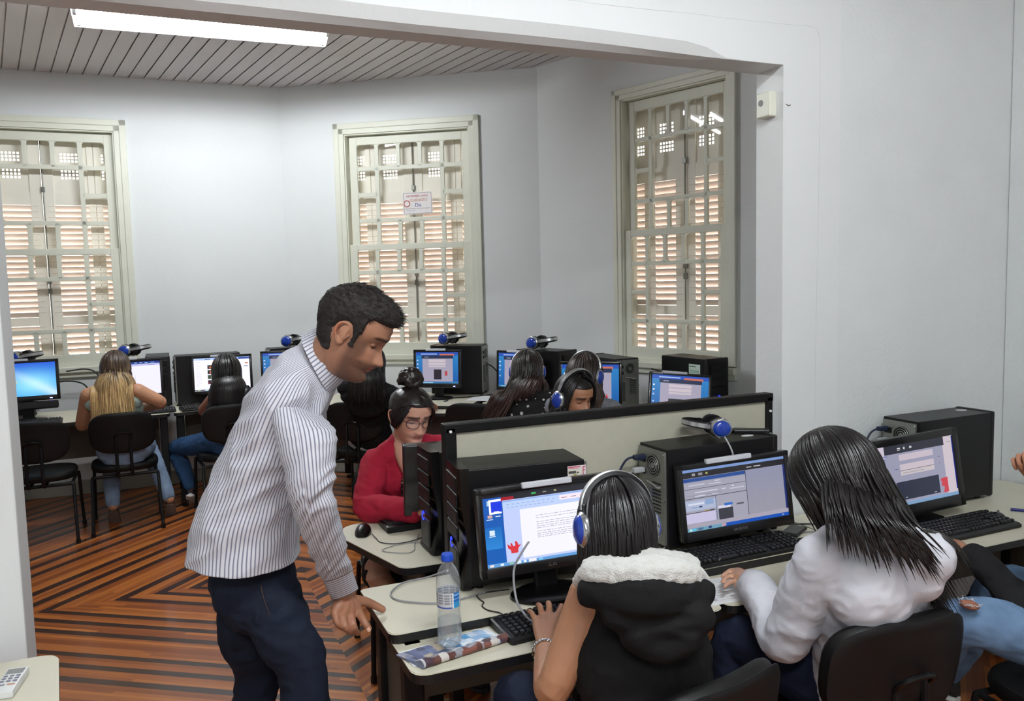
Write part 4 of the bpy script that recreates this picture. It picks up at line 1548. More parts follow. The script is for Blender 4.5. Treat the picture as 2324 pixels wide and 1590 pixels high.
cable('headset_cable', 'grey wire looped on the desk in front of the far tower', [(0.86, 2.80, .753), (0.816, 2.806, .753), (0.77, 2.822, .753), (0.722, 2.815, .753), (0.671, 2.789, .753), (0.684, 2.754, .753), (0.744, 2.715, .753), (0.775, 2.74, .753), (0.79, 2.79, .754), (0.84, 2.90, .753)], .0016, M_CABG)
cable('power_cable', 'black cable running behind the grey editor monitor to the right desk', [(2.02, 2.36, .80), (2.10, 2.37, .757), (2.2, 2.33, .754), (2.32, 2.25, .754), (2.45, 2.2, .754)], .0028, M_CABB)
cable('monitor_lead', 'grey lead drooping from the grey editor monitor', [(1.90, 2.25, .84), (1.96, 2.24, .775), (2.03, 2.25, .755), (2.12, 2.26, .754), (2.2, 2.22, .754)], .0025, M_CABG)
cable('power_lead', 'dark blue power lead plugged into the fan side of the tower with headphones', [(1.535, 2.435, 1.065), (1.50, 2.44, 1.066), (1.465, 2.445, 1.05), (1.435, 2.45, .98), (1.43, 2.45, .85), (1.46, 2.44, .757)], .0042, mat('dark_blue_cable', '162038', 0.5))
cable('white_lead', 'white plugged lead below the power lead on the same tower', [(1.535, 2.43, 1.02), (1.505, 2.435, 1.02), (1.475, 2.44, 1.0), (1.46, 2.44, .95), (1.47, 2.44, .88), (1.52, 2.42, .83)], .0028, mat('pale_cable', 'a9abad', 0.5))
cable('power_lead', 'power lead plugged into the right corner tower', [(2.66, 2.40, 1.065), (2.62, 2.405, 1.066), (2.58, 2.41, 1.04), (2.555, 2.42, .95), (2.56, 2.42, .80)], .0042, MATS['dark_blue_cable'])
cable('white_lead', 'white plugged lead on the right corner tower', [(2.66, 2.395, 1.02), (2.63, 2.40, 1.018), (2.60, 2.41, .98), (2.60, 2.41, .85)], .0028, MATS['pale_cable'])
for k, (lx, ly, lz, lab, mt) in enumerate(((1.515, 2.427, 1.066, 'dark_blue_cable', 0), (1.512, 2.43, 1.02, 'pale_cable', 1), (2.642, 2.40, 1.066, 'dark_blue_cable', 0), (2.642, 2.395, 1.02, 'pale_cable', 1))):
    bm = NB()
    box(bm, (lx, ly, lz), (0.045, 0.024, 0.018), bevel=.004)
    tag(obj('cable_plug', bm, MATS[lab]), ['blue black plug at the top of the headphone tower', 'white plug below the blue black plug on the headphone tower', 'blue black plug at the top of the right corner tower', 'white plug on the right corner tower'][k], 'plug')
bm = NB()
box(bm, (1.515, 2.43, 0.93), (0.05, 0.035, 0.02), bevel=.004)
tag(obj('video_plug', bm, M_BLUE), 'bright blue video plug at the back of the tower with headphones', 'plug')
for k, (a, b_, c) in enumerate((((-.60, 7.4, 1.06), (-.50, 7.35, .92), (-.62, 7.1, .76)), ((-.72, 7.3, .98), (-.56, 7.25, .86), (-.50, 7.05, .76)), ((-.44, 7.4, 1.07), (-.53, 7.3, .95), (-.55, 7.15, .80)))):
    cable('power_cable', ['black cable arching behind the blue desktop screen', 'black cable crossing low beside the blue desktop screen', 'black cable arching left of the blonde girl\'s hair'][k],
          [(a[0] - .14 if k < 2 else a[0] + .13, a[1], a[2] - .01), a, ((a[0] + b_[0]) / 2 + .03, (a[1] + b_[1]) / 2, (a[2] + b_[2]) / 2 + .03), b_, c], .006, M_CABB)
bm = NB()
box(bm, (-.47, 6.93, .775), (.12, .09, .05), bevel=.012)
tag(obj('power_adapter', bm, M_BLACK), 'black power brick among cables left of the blonde girl', 'adapter')
# wires at the back of the bay towers
cable('power_cable', 'black cable hanging from the tower under the middle window', [(2.45, 6.46, 1.0), (2.52, 6.36, .98), (2.58, 6.30, .90), (2.66, 6.24, .80), (2.72, 6.15, .757)], .006, M_CABB)
cable('video_cable', 'black cable hanging on the cluttered tower of the bay', [(3.10, 4.80, 1.06), (3.15, 4.74, 1.03), (3.20, 4.74, .95), (3.14, 4.76, .86)], .006, M_CABB)
cable('desk_cable', 'thin black cable on the desk under the middle window', [(1.95, 6.42, .755), (2.05, 6.25, .755), (2.2, 6.2, .755), (2.35, 6.2, .755), (2.5, 6.25, .755)], .004, M_CABB)


# ------------------------------------------------------------------ headphones
def headset(label, M, blue=True, cord=None, open_=0.078):
    """worn orientation in local space: cups at x = +-open_, band over +z"""
    t = thing('headphones', label, 'headphones')
    t.matrix_world = M
    pts = [(open_ * 1.02 * math.cos(a), 0, .080 * math.sin(a) + .005) for a in [PI * k / 20 for k in range(21)]]

    def band(bm, pts, hw, th, off):
        rings = []
        for i, p in enumerate(pts):
            a = pts[max(0, i - 1)]
            b_ = pts[min(len(pts) - 1, i + 1)]
            tx, tz = b_[0] - a[0], b_[2] - a[2]
            l = math.hypot(tx, tz)
            nx, nz = tz / l, -tx / l
            rings.append([(p[0] + nx * (off + s * th), w_, p[2] + nz * (off + s * th)) for s, w_ in ((-.5, -hw), (-.5, hw), (.5, hw * .8), (.5, -hw * .8))])
        grid_faces(bm, rings)
        return bm
    obj('headband', band(NB(), pts, .013, .009, 0), M_BLACK, t, smooth=True)
    obj('band_trim', band(NB(), pts, .0085, .003, .006), M_SILVER, t, smooth=True)
    for s in (-1, 1):
        bm = NB()
        box(bm, (s * open_ * 1.02, 0, .004), (.010, .028, .03), bevel=.004)
        obj('slider', bm, M_BLACK, t)
        bm = NB()
        for sg in (-1, 1):
            tube(bm, [(s * (open_ + .004), sg * .004, -.008), (s * (open_ + .008), sg * .022, -.016), (s * (open_ + .008), sg * .036, -.037)], .0028, n=6, spl=3)
        obj('yoke', bm, M_SILVER, t, smooth=True)
        bm = NB()
        rings = []
        for (x, r_) in ((-.022, .030), (-.024, .038), (-.014, .042), (-.002, .040)):
            rings.append([(s * (open_ + x), r_ * .86 * math.cos(2 * PI * k / 28), -.037 + r_ * math.sin(2 * PI * k / 28)) for k in range(28)])
        grid_faces(bm, rings if s < 0 else [r[::-1] for r in rings])
        obj('cushion', bm, mat('black_leatherette', '111113', .45), t, smooth=True)
        bm = NB()
        rings = []
        for (x, r_) in ((-.002, .040), (.006, .040), (.012, .034)):
            rings.append([(s * (open_ + x), r_ * .86 * math.cos(2 * PI * k / 28), -.037 + r_ * math.sin(2 * PI * k / 28)) for k in range(28)])
        grid_faces(bm, rings if s < 0 else [r[::-1] for r in rings])
        cup = obj('ear_cup', bm, M_SILVER, t, smooth=True)
        bm = NB()
        rings = []
        for (x, r_) in ((.010, .034), (.016, .031), (.021, .022), (.0225, .008)):
            rings.append([(s * (open_ + x), r_ * .86 * math.cos(2 * PI * k / 28), -.037 + r_ * math.sin(2 * PI * k / 28)) for k in range(28)])
        grid_faces(bm, rings if s < 0 else [r[::-1] for r in rings])
        obj('cup_cap', bm, M_BLUE if blue else M_BLACK, cup, smooth=True)
    return t


def lying(loc, yaw, lean=78):
    return Matrix.Translation(Vector(loc)) @ Matrix.Rotation(yaw, 4, 'Z') @ Matrix.Translation((0, 0, .04)) @ Matrix.Rotation(rad(lean), 4, 'X') @ Matrix.Translation((0, 0, .045))


# headphones resting on towers; band points back-left
headset('blue and silver headphones on the tower behind the grey editor monitor', Matrix.Translation((1.815, 2.375, 1.157)) @ Matrix.Rotation(rad(-108), 4, 'Z') @ Matrix.Rotation(rad(80), 4, 'X') @ Matrix.Translation((0, 0, .045)), open_=.05)
cable('audio_cable', 'pale cord from the headphones down to the grey editor monitor', [(1.795, 2.33, 1.14), (1.80, 2.31, 1.12), (1.808, 2.288, 1.08), (1.812, 2.277, 1.03), (1.812, 2.262, .995)], .0032, mat('pale_cable', 'a9abad', 0.5))
for nm, x, y, z, yw in (('blue headphones on the tower behind the blue desktop screen', -1.00, 7.12, 1.19, -20), ('blue headphones beside the blonde girl\'s head', -0.26, 7.15, 1.20, -15),
                        ('blue headphones peeping over the shoulder of the standing man', 0.985, 7.07, 1.22, -20), ('blue headphones on the tower under the middle window', 2.20, 6.50, 1.21, -40),
                        ('blue headphones on the tower behind the dotted blouse', 2.66, 5.72, 1.20, -45)):
    headset(nm, Matrix.Translation((x, y, z + .012)) @ Matrix.Rotation(rad(yw + 75), 4, 'Z') @ Matrix.Rotation(rad(80), 4, 'X') @ Matrix.Scale(1.4, 4) @ Matrix.Translation((0, 0, .037)), open_=.05)

# ------------------------------------------------------------------ small things on the desks
# slim black device and white oval sticker on top of the towers
t = thing('card_reader', 'flat black handheld device lying on the tower behind the grey editor monitor', 'device', (2.0, 2.42, 1.107), rad(-35))
bm = NB()
box(bm, (0, 0, 0.008), (.13, .045, .014), bevel=.004)
obj('body', bm, M_BLACK, t)
bm = NB()
tube(bm, [(-.065, 0, .008), (-.085, .004, .010), (-.10, .0, .012)], .007, n=8)
obj('plug', bm, M_BLACK, t)


def disc(name, label, cat, loc, rx, ry, m, h=.0012, rot=0):
    bm = NB()
    grid_faces(bm, [[(rx * math.cos(2 * PI * k / 24), ry * math.sin(2 * PI * k / 24), z) for k in range(24)] for z in (0, h)])
    o = obj(name, bm, m, loc=loc)
    o.rotation_euler = (0, 0, rot)
    return tag(o, label, cat)


disc('sticker', 'white oval sticker on top of the tower with headphones', 'sticker', (1.945, 2.375, 1.1085), .026, .014, M_WHITEP)
disc('sticker', 'white oval sticker on top of the right corner tower', 'sticker', (3.055, 2.37, 1.1085), .026, .02, mat('silver_label', 'b9b9bb', .35))

# phone and pen at the right of keyboard 2
t = thing('mobile_phone', 'black mobile phone lying beside the white shirted woman\'s shoulder', 'phone', (2.085, 2.285, .75), rad(30))
bm = NB()
box(bm, (0, 0, .006), (.12, .062, .011), bevel=.004)
obj('body', bm, M_BLACK, t)
bm = NB()
box(bm, (0, 0, .0122), (.10, .052, .0008))
obj('display', bm, M_GLOSS, t)
t = thing('marker_pen', 'dark pen lying below the mobile phone', 'pen', (2.035, 2.2, .757), rad(-12))
bm = NB()
cyl(bm, (-.06, 0, 0), (.05, 0, 0), .0055, n=10)
obj('barrel', bm, M_BLACK, t)
bm = NB()
cyl(bm, (.05, 0, 0), (.072, 0, 0), .0045, n=10)
obj('pen_cap', bm, mat('red_plastic', '9c2020', .4), t)
t = thing('pen', 'blue and green pen near the right edge on the corner desk', 'pen', (3.04, 2.07, .757), rad(-50))
bm = NB()
cyl(bm, (-.05, 0, 0), (.06, 0, 0), .006, n=10)
obj('barrel', bm, mat('navy_plastic', '141c6a', .3), t)
bm = NB()
cyl(bm, (.0, 0, 0.001), (.03, 0, 0.001), .0066, n=10)
obj('grip', bm, mat('lime_plastic', '7fc43a', .4), t)

# printed sheet with check marks
M_PRINT = mat('printed_paper', 'ffffff', 0.7, attr='Col', var=0.0)
t = thing('printed_sheet', 'white printed sheet with a row of blue ticks under the woman\'s hand', 'paper', (1.565, 2.012, .7205), rad(-4))
bm = NB()
box(bm, (0, 0, .0008), (.215, .185, .0012))
obj('sheet', bm, mat('plain_paper', 'e6e8ea', .7), t)
rects = []
for k in range(9):
    y0 = .12 + k * .095
    x = .08
    rnd = random.Random(k)
    while x < .9:
        w_ = rnd.uniform(.03, .1)
        rects.append((x, y0, x + w_, y0 + .010, '9a9ca2'))
        x += w_ + .015
    if k < 8:
        rects.append((.1 + .02 * (k % 2) + .008 * k, y0 + .03, .155 + .02 * (k % 2) + .008 * k, y0 + .055, '2c3576'))
draw(t, 'print', rects, .21, .18, M_PRINT, origin=(0, 0, .0016), rot=(-PI / 2, 0, 0), layer=.00003)
t = thing('paper_sheet', 'white sheet of paper on the desk right of the middle window mouse', 'paper', (2.33, 6.08, .7525), rad(-40))
bm = NB()
box(bm, (0, 0, 0), (.2, .28, .0012))
obj('sheet', bm, MATS['plain_paper'], t)
t = thing('paper_sheet', 'crumpled white paper left of the middle window monitor', 'paper', (1.86, 6.52, .751), rad(-30))
bm = NB()
tube(bm, [(-.1, -.03, .012), (0, 0, .045), (.1, .03, .012)], .02, n=6)
box(bm, (0, 0, .002), (.24, .16, .004))
obj('sheet', bm, MATS['plain_paper'], t)

# folded newspaper with rolled front edge
t = thing('newspaper', 'folded newspaper with a rolled edge under the water bottle', 'newspaper', (0.662, 2.0, .7205), rad(8))
sec = [(.055, .004), (.03, .006), (.0, .008), (-.02, .011), (-.035, .018), (-.045, .022), (-.055, .019), (-.059, .010), (-.053, .002), (-.042, .0015), (-.02, .001), (.055, .001)]
bm = NB()
cl = bm.loops.layers.float_color.new('Col')
n = 46
rings = []
for i in range(n + 1):
    x = -.13 + .26 * i / n
    sk = .014 * (i / n - .5)
    rings.append([(x - (y * .25), y + sk, z * (1 + .12 * math.sin(i * .7))) for y, z in catmull(sec, 3)])
vr = grid_faces(bm, rings, close=True)
bm.faces.ensure_lookup_table()
pal = ['c9cdd6', 'b8bfcc', '8ea2c4', '6f86b0', 'd8dade', '5a3a34', '7d4236', '9a9aa4', '3f3a4a', 'cdd8e6']
for f in bm.faces:
    c = f.calc_center_median()
    k = mnoise.cell(Vector((c.x * 17 + 3, c.y * 14, 2.0))) + .35 * mnoise.cell(Vector((c.x * 45, 3, c.y * 40)))
    if c.z > .012 or c.y < -.035:
        q = ['5a342e', '7a4a40', 'b9bcc2', '8d8f98', '4a3440', 'c9c4c0'][int(abs(k) * 37) % 6]
    elif c.x < -.02:
        q = ['5a6488', '6f7690', 'a79a86', '8a8ea0', '474b66', '6a7ea8'][int(abs(k) * 41) % 6]
    else:
        q = ['a9c2de', 'c2d2e4', '4d94c4', 'dde4ec', '8fb2d6', 'd3dde8'][int(abs(k) * 29) % 6]
    for lp in f.loops:
        lp[cl] = lin(q) + (1,)
obj('folded_pages', bm, mat('newsprint', 'ffffff', .55, attr='Col', var=.05), t, smooth=True)
bm = NB()
box(bm, (.005, .012, .0012), (.27, .095, .0012))
obj('white_margin', bm, MATS['plain_paper'], t)

# water bottle
BX, BY_, BZ = 0.655, 2.003, .734
t = thing('water_bottle', 'half full clear plastic water bottle with a blue cap standing on the newspaper', 'bottle', (BX, BY_, BZ))


def lathe(bm, prof, n=32, cap=True):
    grid_faces(bm, [[(r_ * math.cos(2 * PI * k / n), r_ * math.sin(2 * PI * k / n), z) for k in range(n)] for r_, z in prof], capA=cap, capB=cap)
    return bm


prof = catmull([(.012, .004), (.024, .0), (.0315, .010), (.0325, .03), (.0322, .05), (.0325, .068), (.0312, .082), (.0300, .094), (.031, .106), (.0312, .112), (.0312, .150), (.0325, .156), (.0325, .165), (.0315, .180), (.028, .196), (.021, .212), (.0145, .222), (.0135, .232)], 3)
PET = glass_mat('clear_plastic', (.95, .965, .975), .10, .05, .9, .10)
obj('body', lathe(NB(), [(p[0], p[1]) for p in prof], cap=False), PET, t, smooth=True)
wm = glass_mat('water', (.92, .945, .96), .12, .01, .7, .10)
wp = [(p[0] * .965, p[1] + .0012) for p in prof if p[1] < .072] + [(.031, .072)]
obj('water', lathe(NB(), wp), wm, t, smooth=True)
bm = NB()
lathe(bm, [(.0145, .230), (.0158, .231), (.0158, .246), (.0145, .249), (.004, .2495)])
for k in range(24):
    a = 2 * PI * k / 24
    box(bm, (.0159 * math.cos(a), .0159 * math.sin(a), .2385), (.001, .0016, .013), rot=(0, 0, a))
obj('cap', bm, mat('blue_cap', '1c4fc4', .35), t, smooth=True)
bm = NB()
cl = bm.loops.layers.float_color.new('Col')
n = 56
zs = [.110, .114, .119, .1215, .126, .1285, .133, .1355, .140, .1425, .147, .151]
grid = [[bm.verts.new((.0318 * math.cos(2 * PI * k / n), .0318 * math.sin(2 * PI * k / n), z)) for k in range(n + 1)] for z in zs]
for j in range(len(zs) - 1):
    for k in range(n):
        f = bm.faces.new((grid[j][k], grid[j][k + 1], grid[j + 1][k + 1], grid[j + 1][k]))
        an = 360 * (k + .5) / n
        c = 'c7cbd0'
        if 275 < an < 315:
            c = '3f9fd8' if j < 4 else ('2a72c4' if j % 3 else '8cc4ea')
        elif 315 <= an < 322 or 268 < an <= 275:
            c = 'e9edf2'
        elif j in (3, 5, 7, 9) and (k * 7 % 5) != 0:
            c = '8b8f96'
        if j == 0:
            c = '4a5fa8' if an < 268 and an > 160 else c
        for lp in f.loops:
            lp[cl] = lin(c) + (1,)
obj('wrap_label', bm, mat('bottle_label', 'ffffff', .35, attr='Col', var=0), t, smooth=True)

# remote control on the small desk
t = thing('remote_control', 'white air conditioner remote control on the small desk at the bottom left', 'remote control', (-0.388, 2.222, .75), rad(-8))
bm = NB()
box(bm, (0, 0, .010), (.048, .13, .019), bevel=.004, seg=3)
obj('body', bm, M_WHITEP, t)
bm = NB()
box(bm, (0, .042, .0198), (.038, .026, .0012))
obj('display', bm, mat('lcd_grey', '7a7d7a', .3), t)
for j in range(3):
    for i in range(3):
        bm = NB()
        box(bm, ((i - 1) * .014, .016 - j * .014, .0205), (.009, .006, .002), bevel=.0006)
        obj('button', bm, mat('remote_button', '77788a', .5), t)
for i in range(2):
    bm = NB()
    box(bm, ((i - .5) * .022, -.03, .0205), (.016, .003, .0015))
    obj('printed_line', bm, MATS['remote_button'] if i == 0 else mat('remote_orange', 'c08868', .5), t)
# ------------------------------------------------------------------ figures: helpers
CRv = Vector(CAM_R[:, 0])
CDv = Vector(CAM_R[:, 1])
CFv = Vector(CAM_R[:, 2])


def frame(center, fwd, up):
    """matrix with local x = right-hand side of the figure, y = forward, z = up"""
    f = Vector(fwd).normalized()
    u = Vector(up)
    u = (u - f * u.dot(f)).normalized()
    r = f.cross(u)
    return Matrix(((r.x, f.x, u.x, center[0]), (r.y, f.y, u.y, center[1]), (r.z, f.z, u.z, center[2]), (0, 0, 0, 1)))


def head_matrix(center, yaw, pitch=0, roll=0):
    """yaw: heading of the face in degrees (0 = +x, 90 = +y); pitch > 0 looks down"""
    M = Matrix.Translation(Vector(center)) @ Matrix.Rotation(rad(yaw - 90), 4, 'Z') @ Matrix.Rotation(rad(-pitch), 4, 'X') @ Matrix.Rotation(rad(roll), 4, 'Y')
    return M


class Blob:
    """closed solids merged by voxel remeshing into one continuous surface"""

    def __init__(self):
        self.bm = NB()

    def limb(self, pts, radii, n=14, spl=5, flat=1.0, up=None):
        """tapered limb with round ends; flat<1 squashes it along `up`"""
        Q = catmull([list(p) + [r] for p, r in zip(pts, radii)], spl)
        P = [np.array(q[:3]) for q in Q]
        R = [max(q[3], 1e-3) for q in Q]
        t0 = P[0] - P[1]
        t0 /= np.linalg.norm(t0) + 1e-9
        t1 = P[-1] - P[-2]
        t1 /= np.linalg.norm(t1) + 1e-9
        pre, prer, post, postr = [], [], [], []
        for a in (80, 55, 30):
            pre.append(P[0] + t0 * R[0] * math.sin(rad(a)))
            prer.append(R[0] * math.cos(rad(a)))
        for a in (30, 55, 80):
            post.append(P[-1] + t1 * R[-1] * math.sin(rad(a)))
            postr.append(R[-1] * math.cos(rad(a)))
        P = pre + P + post
        R = prer + R + postr
        ref = np.array(up if up is not None else (0.13, 0.21, 0.97), float)
        rings = []
        for i, p in enumerate(P):
            a = P[max(0, i - 1)]
            b_ = P[min(len(P) - 1, i + 1)]
            t = b_ - a
            t /= np.linalg.norm(t) + 1e-9
            s = np.cross(t, ref)
            ns = np.linalg.norm(s)
            s = s / ns if ns > 1e-3 else np.array([1.0, 0, 0])
            u = np.cross(s, t)
            rings.append([p + R[i] * (math.cos(2 * PI * k / n) * s + flat * math.sin(2 * PI * k / n) * u) for k in range(n)])
        grid_faces(self.bm, rings)
        return self

    def ell(self, M, r, n=20):
        bmesh.ops.create_uvsphere(self.bm, u_segments=n, v_segments=n // 2 + 2, radius=1.0, matrix=M @ Matrix.Diagonal((r[0], r[1], r[2], 1)))
        return self

    def rings(self, rings):
        grid_faces(self.bm, rings)
        return self

    def build(self, voxel=0.006, smooth=4, fac=0.5, disp=None, colour=None, weld=True):
        bmesh.ops.recalc_face_normals(self.bm, faces=self.bm.faces)
        me = bpy.data.meshes.new('tmp')
        self.bm.to_mesh(me)
        self.bm.free()
        o = bpy.data.objects.new('tmp', me)
        COL.objects.link(o)
        m = o.modifiers.new('r', 'REMESH')
        m.mode = 'VOXEL'
        m.voxel_size = voxel
        if smooth:
            s = o.modifiers.new('s', 'SMOOTH')
            s.factor = fac
            s.iterations = smooth
        bpy.context.view_layer.update()
        dg = bpy.context.evaluated_depsgraph_get()
        out = bpy.data.meshes.new_from_object(o.evaluated_get(dg))
        bpy.data.objects.remove(o)
        bpy.data.meshes.remove(me)
        if disp:
            nv = len(out.vertices)
            nn = [v.normal.copy() for v in out.vertices]
            for v, nrm in zip(out.vertices, nn):
                d = disp(v.co, nrm)
                if isinstance(d, Vector):
                    v.co += d
                else:
                    v.co += nrm * d
        if colour:
            paint(out, colour)
        out.polygons.foreach_set('use_smooth', [True] * len(out.polygons))
        return out


def paint(me, fn):
    a = me.color_attributes.new('Col', 'FLOAT_COLOR', 'POINT')
    buf = np.empty(len(me.vertices) * 4, np.float32)
    for i, v in enumerate(me.vertices):
        c = fn(v.co)
        buf[4 * i:4 * i + 4] = (c[0], c[1], c[2], 1)
    a.data.foreach_set('color', buf)


def join_meshes(ms, name='mesh'):
    bm = NB()
    for m in ms:
        bm.from_mesh(m)
    me = bpy.data.meshes.new(name)
    bm.to_mesh(me)
    bm.free()
    for m in ms:
        bpy.data.meshes.remove(m)
    me.polygons.foreach_set('use_smooth', [True] * len(me.polygons))
    return me


def wrinkle(amp=0.006, freq=9.0, stretch=(1, 1, 1), seed=0.0, ridged=True):
    off = Vector((seed * 3.1, seed * 1.7, seed * 2.3))

    def f(co, nrm):
        p = Vector((co.x * stretch[0], co.y * stretch[1], co.z * stretch[2])) * freq + off
        a = mnoise.noise(p)
        b_ = mnoise.noise(p * 2.1 + Vector((5, 1, 2)))
        if ridged:
            a = 1 - abs(a) * 2.6
            b_ = 1 - abs(b_) * 2.4
            return amp * (0.65 * a + 0.35 * b_ - 0.55)
        return amp * (a + .5 * b_)
    return f


# ---- head surface
HF = [(-.120, .042), (-.114, .070), (-.104, .085), (-.092, .089), (-.080, .086), (-.072, .082), (-.064, .088), (-.056, .091), (-.050, .092), (-.042, .089), (-.03, .086), (-.015, .083), (0, .083), (.012, .089), (.024, .094), (.05, .094), (.075, .083), (.095, .062), (.108, .038), (.116, 0)]
HB = [(-.120, .0), (-.104, -.012), (-.09, -.03), (-.07, -.055), (-.04, -.078), (0, -.095), (.03, -.101), (.06, -.094), (.085, -.073), (.105, -.042), (.116, 0)]
HW = [(-.120, .018), (-.112, .032), (-.10, .042), (-.085, .051), (-.07, .058), (-.05, .064), (-.02, .070), (.01, .0745), (.035, .0775), (.06, .075), (.085, .062), (.103, .040), (.116, .004)]


def interp(tab, z):
    if z <= tab[0][0]:
        return tab[0][1]
    for (a, va), (b_, vb) in zip(tab, tab[1:]):
        if z <= b_:
            t = (z - a) / (b_ - a)
            return va + (vb - va) * t
    return tab[-1][1]


NBT = [(-.058, 0), (-.054, .002), (-.050, .009), (-.046, .018), (-.042, .0235), (-.037, .0255), (-.030, .0235), (-.02, .0175), (-.01, .012), (0, .0075), (.01, .004), (.02, 0)]
NBW = [(-.058, .016), (-.040, .0145), (-.030, .0125), (-.02, .010), (0, .0085), (.02, .009)]


def g(x, m, s):
    return math.exp(-((x - m) / s) ** 2)


def head_pt(th, z, face=True, wide=1.0, nose=1.0, female=False):
    w = interp(HW, z) * wide
    yf = interp(HF, z)
    yb = interp(HB, z)
    if female and z < -.02:
        w *= 1 - .10 * min(1, (-.02 - z) / .07)
    yc = -.008
    s, c = math.sin(th), math.cos(th)
    e = 2 / 2.25
    x = w * math.copysign(abs(s) ** e, s)
    y = yc + ((yf - yc) if c > 0 else (yc - yb)) * math.copysign(abs(c) ** e, c)
    if face and c > 0:
        ax = abs(x)
        # cheeks, sockets, brow, nose, lips, chin
        y -= .013 * g(ax, .031, .014) * g(z, .001, .011)
        y += .005 * g(ax, .030, .020) * g(z, .022, .008)
        y += .004 * g(ax, .040, .016) * g(z, -.028, .014)
        nb = interp(NBT, z)
        wn = interp(NBW, z)
        y += nose * nb * math.exp(-(ax / wn) ** 2)
        y += .010 * nose * g(ax, .0150, .0055) * g(z, -.0405, .0065)
        y += .0065 * g(ax, 0, .019) * g(z, -.0575, .0042) + .0080 * g(ax, 0, .016) * g(z, -.0675, .0048) - .006 * g(ax, 0, .022) * g(z, -.0625, .0020)
        y -= .004 * g(ax, 0, .018) * g(z, -.077, .005)
        y += .004 * g(ax, 0, .016) * g(z, -.096, .012)
    return x, y, z


def head_rings(M, scale=1.0, nth=72, nz=64, off=None, **kw):
    rings = []
    for i in range(nz):
        u = i / (nz - 1)
        z = -.120 + .236 * (u if u < .85 else .85 + .15 * math.sin((u - .85) / .15 * PI / 2))
        ring = []
        for k in range(nth):
            th = 2 * PI * k / nth
            x, y, zz = head_pt(th, z, **kw)
            if off:
                d = off(x, y, zz)
                v = Vector((x, y + .005, zz - .01)).normalized() * d
                x, y, zz = x + v.x, y + v.y, zz + v.z
            ring.append(M @ Vector((x * scale, y * scale, zz * scale)))
        rings.append(ring)
    return rings


def add_ear(bl, M, s, scale=1.0, k=.86):
    """outer ear: rim, bowl and lobe"""
    def P(x, y, z):
        return M @ Vector((s * (.074 + (x - .074) * k) * scale, (y + .008) * k * scale - .008 * scale, (z * k - .002) * scale))
    rim = [(.074, .010, .004), (.078, .004, .020), (.084, -.010, .028), (.090, -.024, .022), (.091, -.030, .006), (.088, -.026, -.012), (.083, -.016, -.026), (.078, -.006, -.034), (.074, .002, -.030)]
    bl.limb([P(*p) for p in rim], [.0038 * scale] * 6 + [.0048 * scale, .0062 * scale, .005 * scale], n=8, spl=4)
    bl.limb([P(.080, -.008, .018), P(.083, -.016, .006), P(.081, -.012, -.012)], [.003 * scale] * 3, n=8, spl=4)
    Me = M @ Matrix.Translation((s * .077 * scale, -.010 * scale, -.003 * scale)) @ Matrix.Rotation(s * rad(-22), 4, 'Z')
    bl.ell(Me, (.0035 * scale, .016 * scale, .026 * scale), 14)
    bl.limb([P(.074, .010, -.004), P(.078, .007, -.012), P(.076, .004, -.02)], [.004 * scale] * 3, n=8, spl=3)


def add_hand(bl, wrist, mcps, fingers, thumb, pr=0.017, r0=0.0092, flat=.62, up=None):
    """wrist point, four MCP points, list of finger joint chains (starting after MCP), thumb chain"""
    W = Vector(wrist)
    mids = sum((Vector(m) for m in mcps), Vector()) / 4
    for i, m in enumerate(mcps):
        m = Vector(m)
        a = W.lerp(m, .12) + (W - mids).normalized() * 0.0
        bl.limb([W.lerp(m, .0), W.lerp(m, .45), W.lerp(m, .8), m], [pr, pr * .92, pr * .80, r0 * 1.18], n=10, spl=3)
    bl.limb([Vector(mcps[0]), Vector(mcps[1]), Vector(mcps[2]), Vector(mcps[3])], [r0 * 1.15] * 4, n=10, spl=3)
    for i, (m, ch) in enumerate(zip(mcps, fingers)):
        k = (1.0, 1.03, .97, .86)[i]
        pts = [Vector(m)] + [Vector(c) for c in ch]
        rr = [r0 * 1.10 * k, r0 * k, r0 * .90 * k, r0 * .78 * k][:len(pts)]
        bl.limb(pts, rr, n=10, spl=4)
    pts = [Vector(t) for t in thumb]
    rr = [r0 * 1.55, r0 * 1.25, r0 * 1.08, r0 * .92][:len(pts)]
    bl.limb(pts, rr, n=10, spl=4)


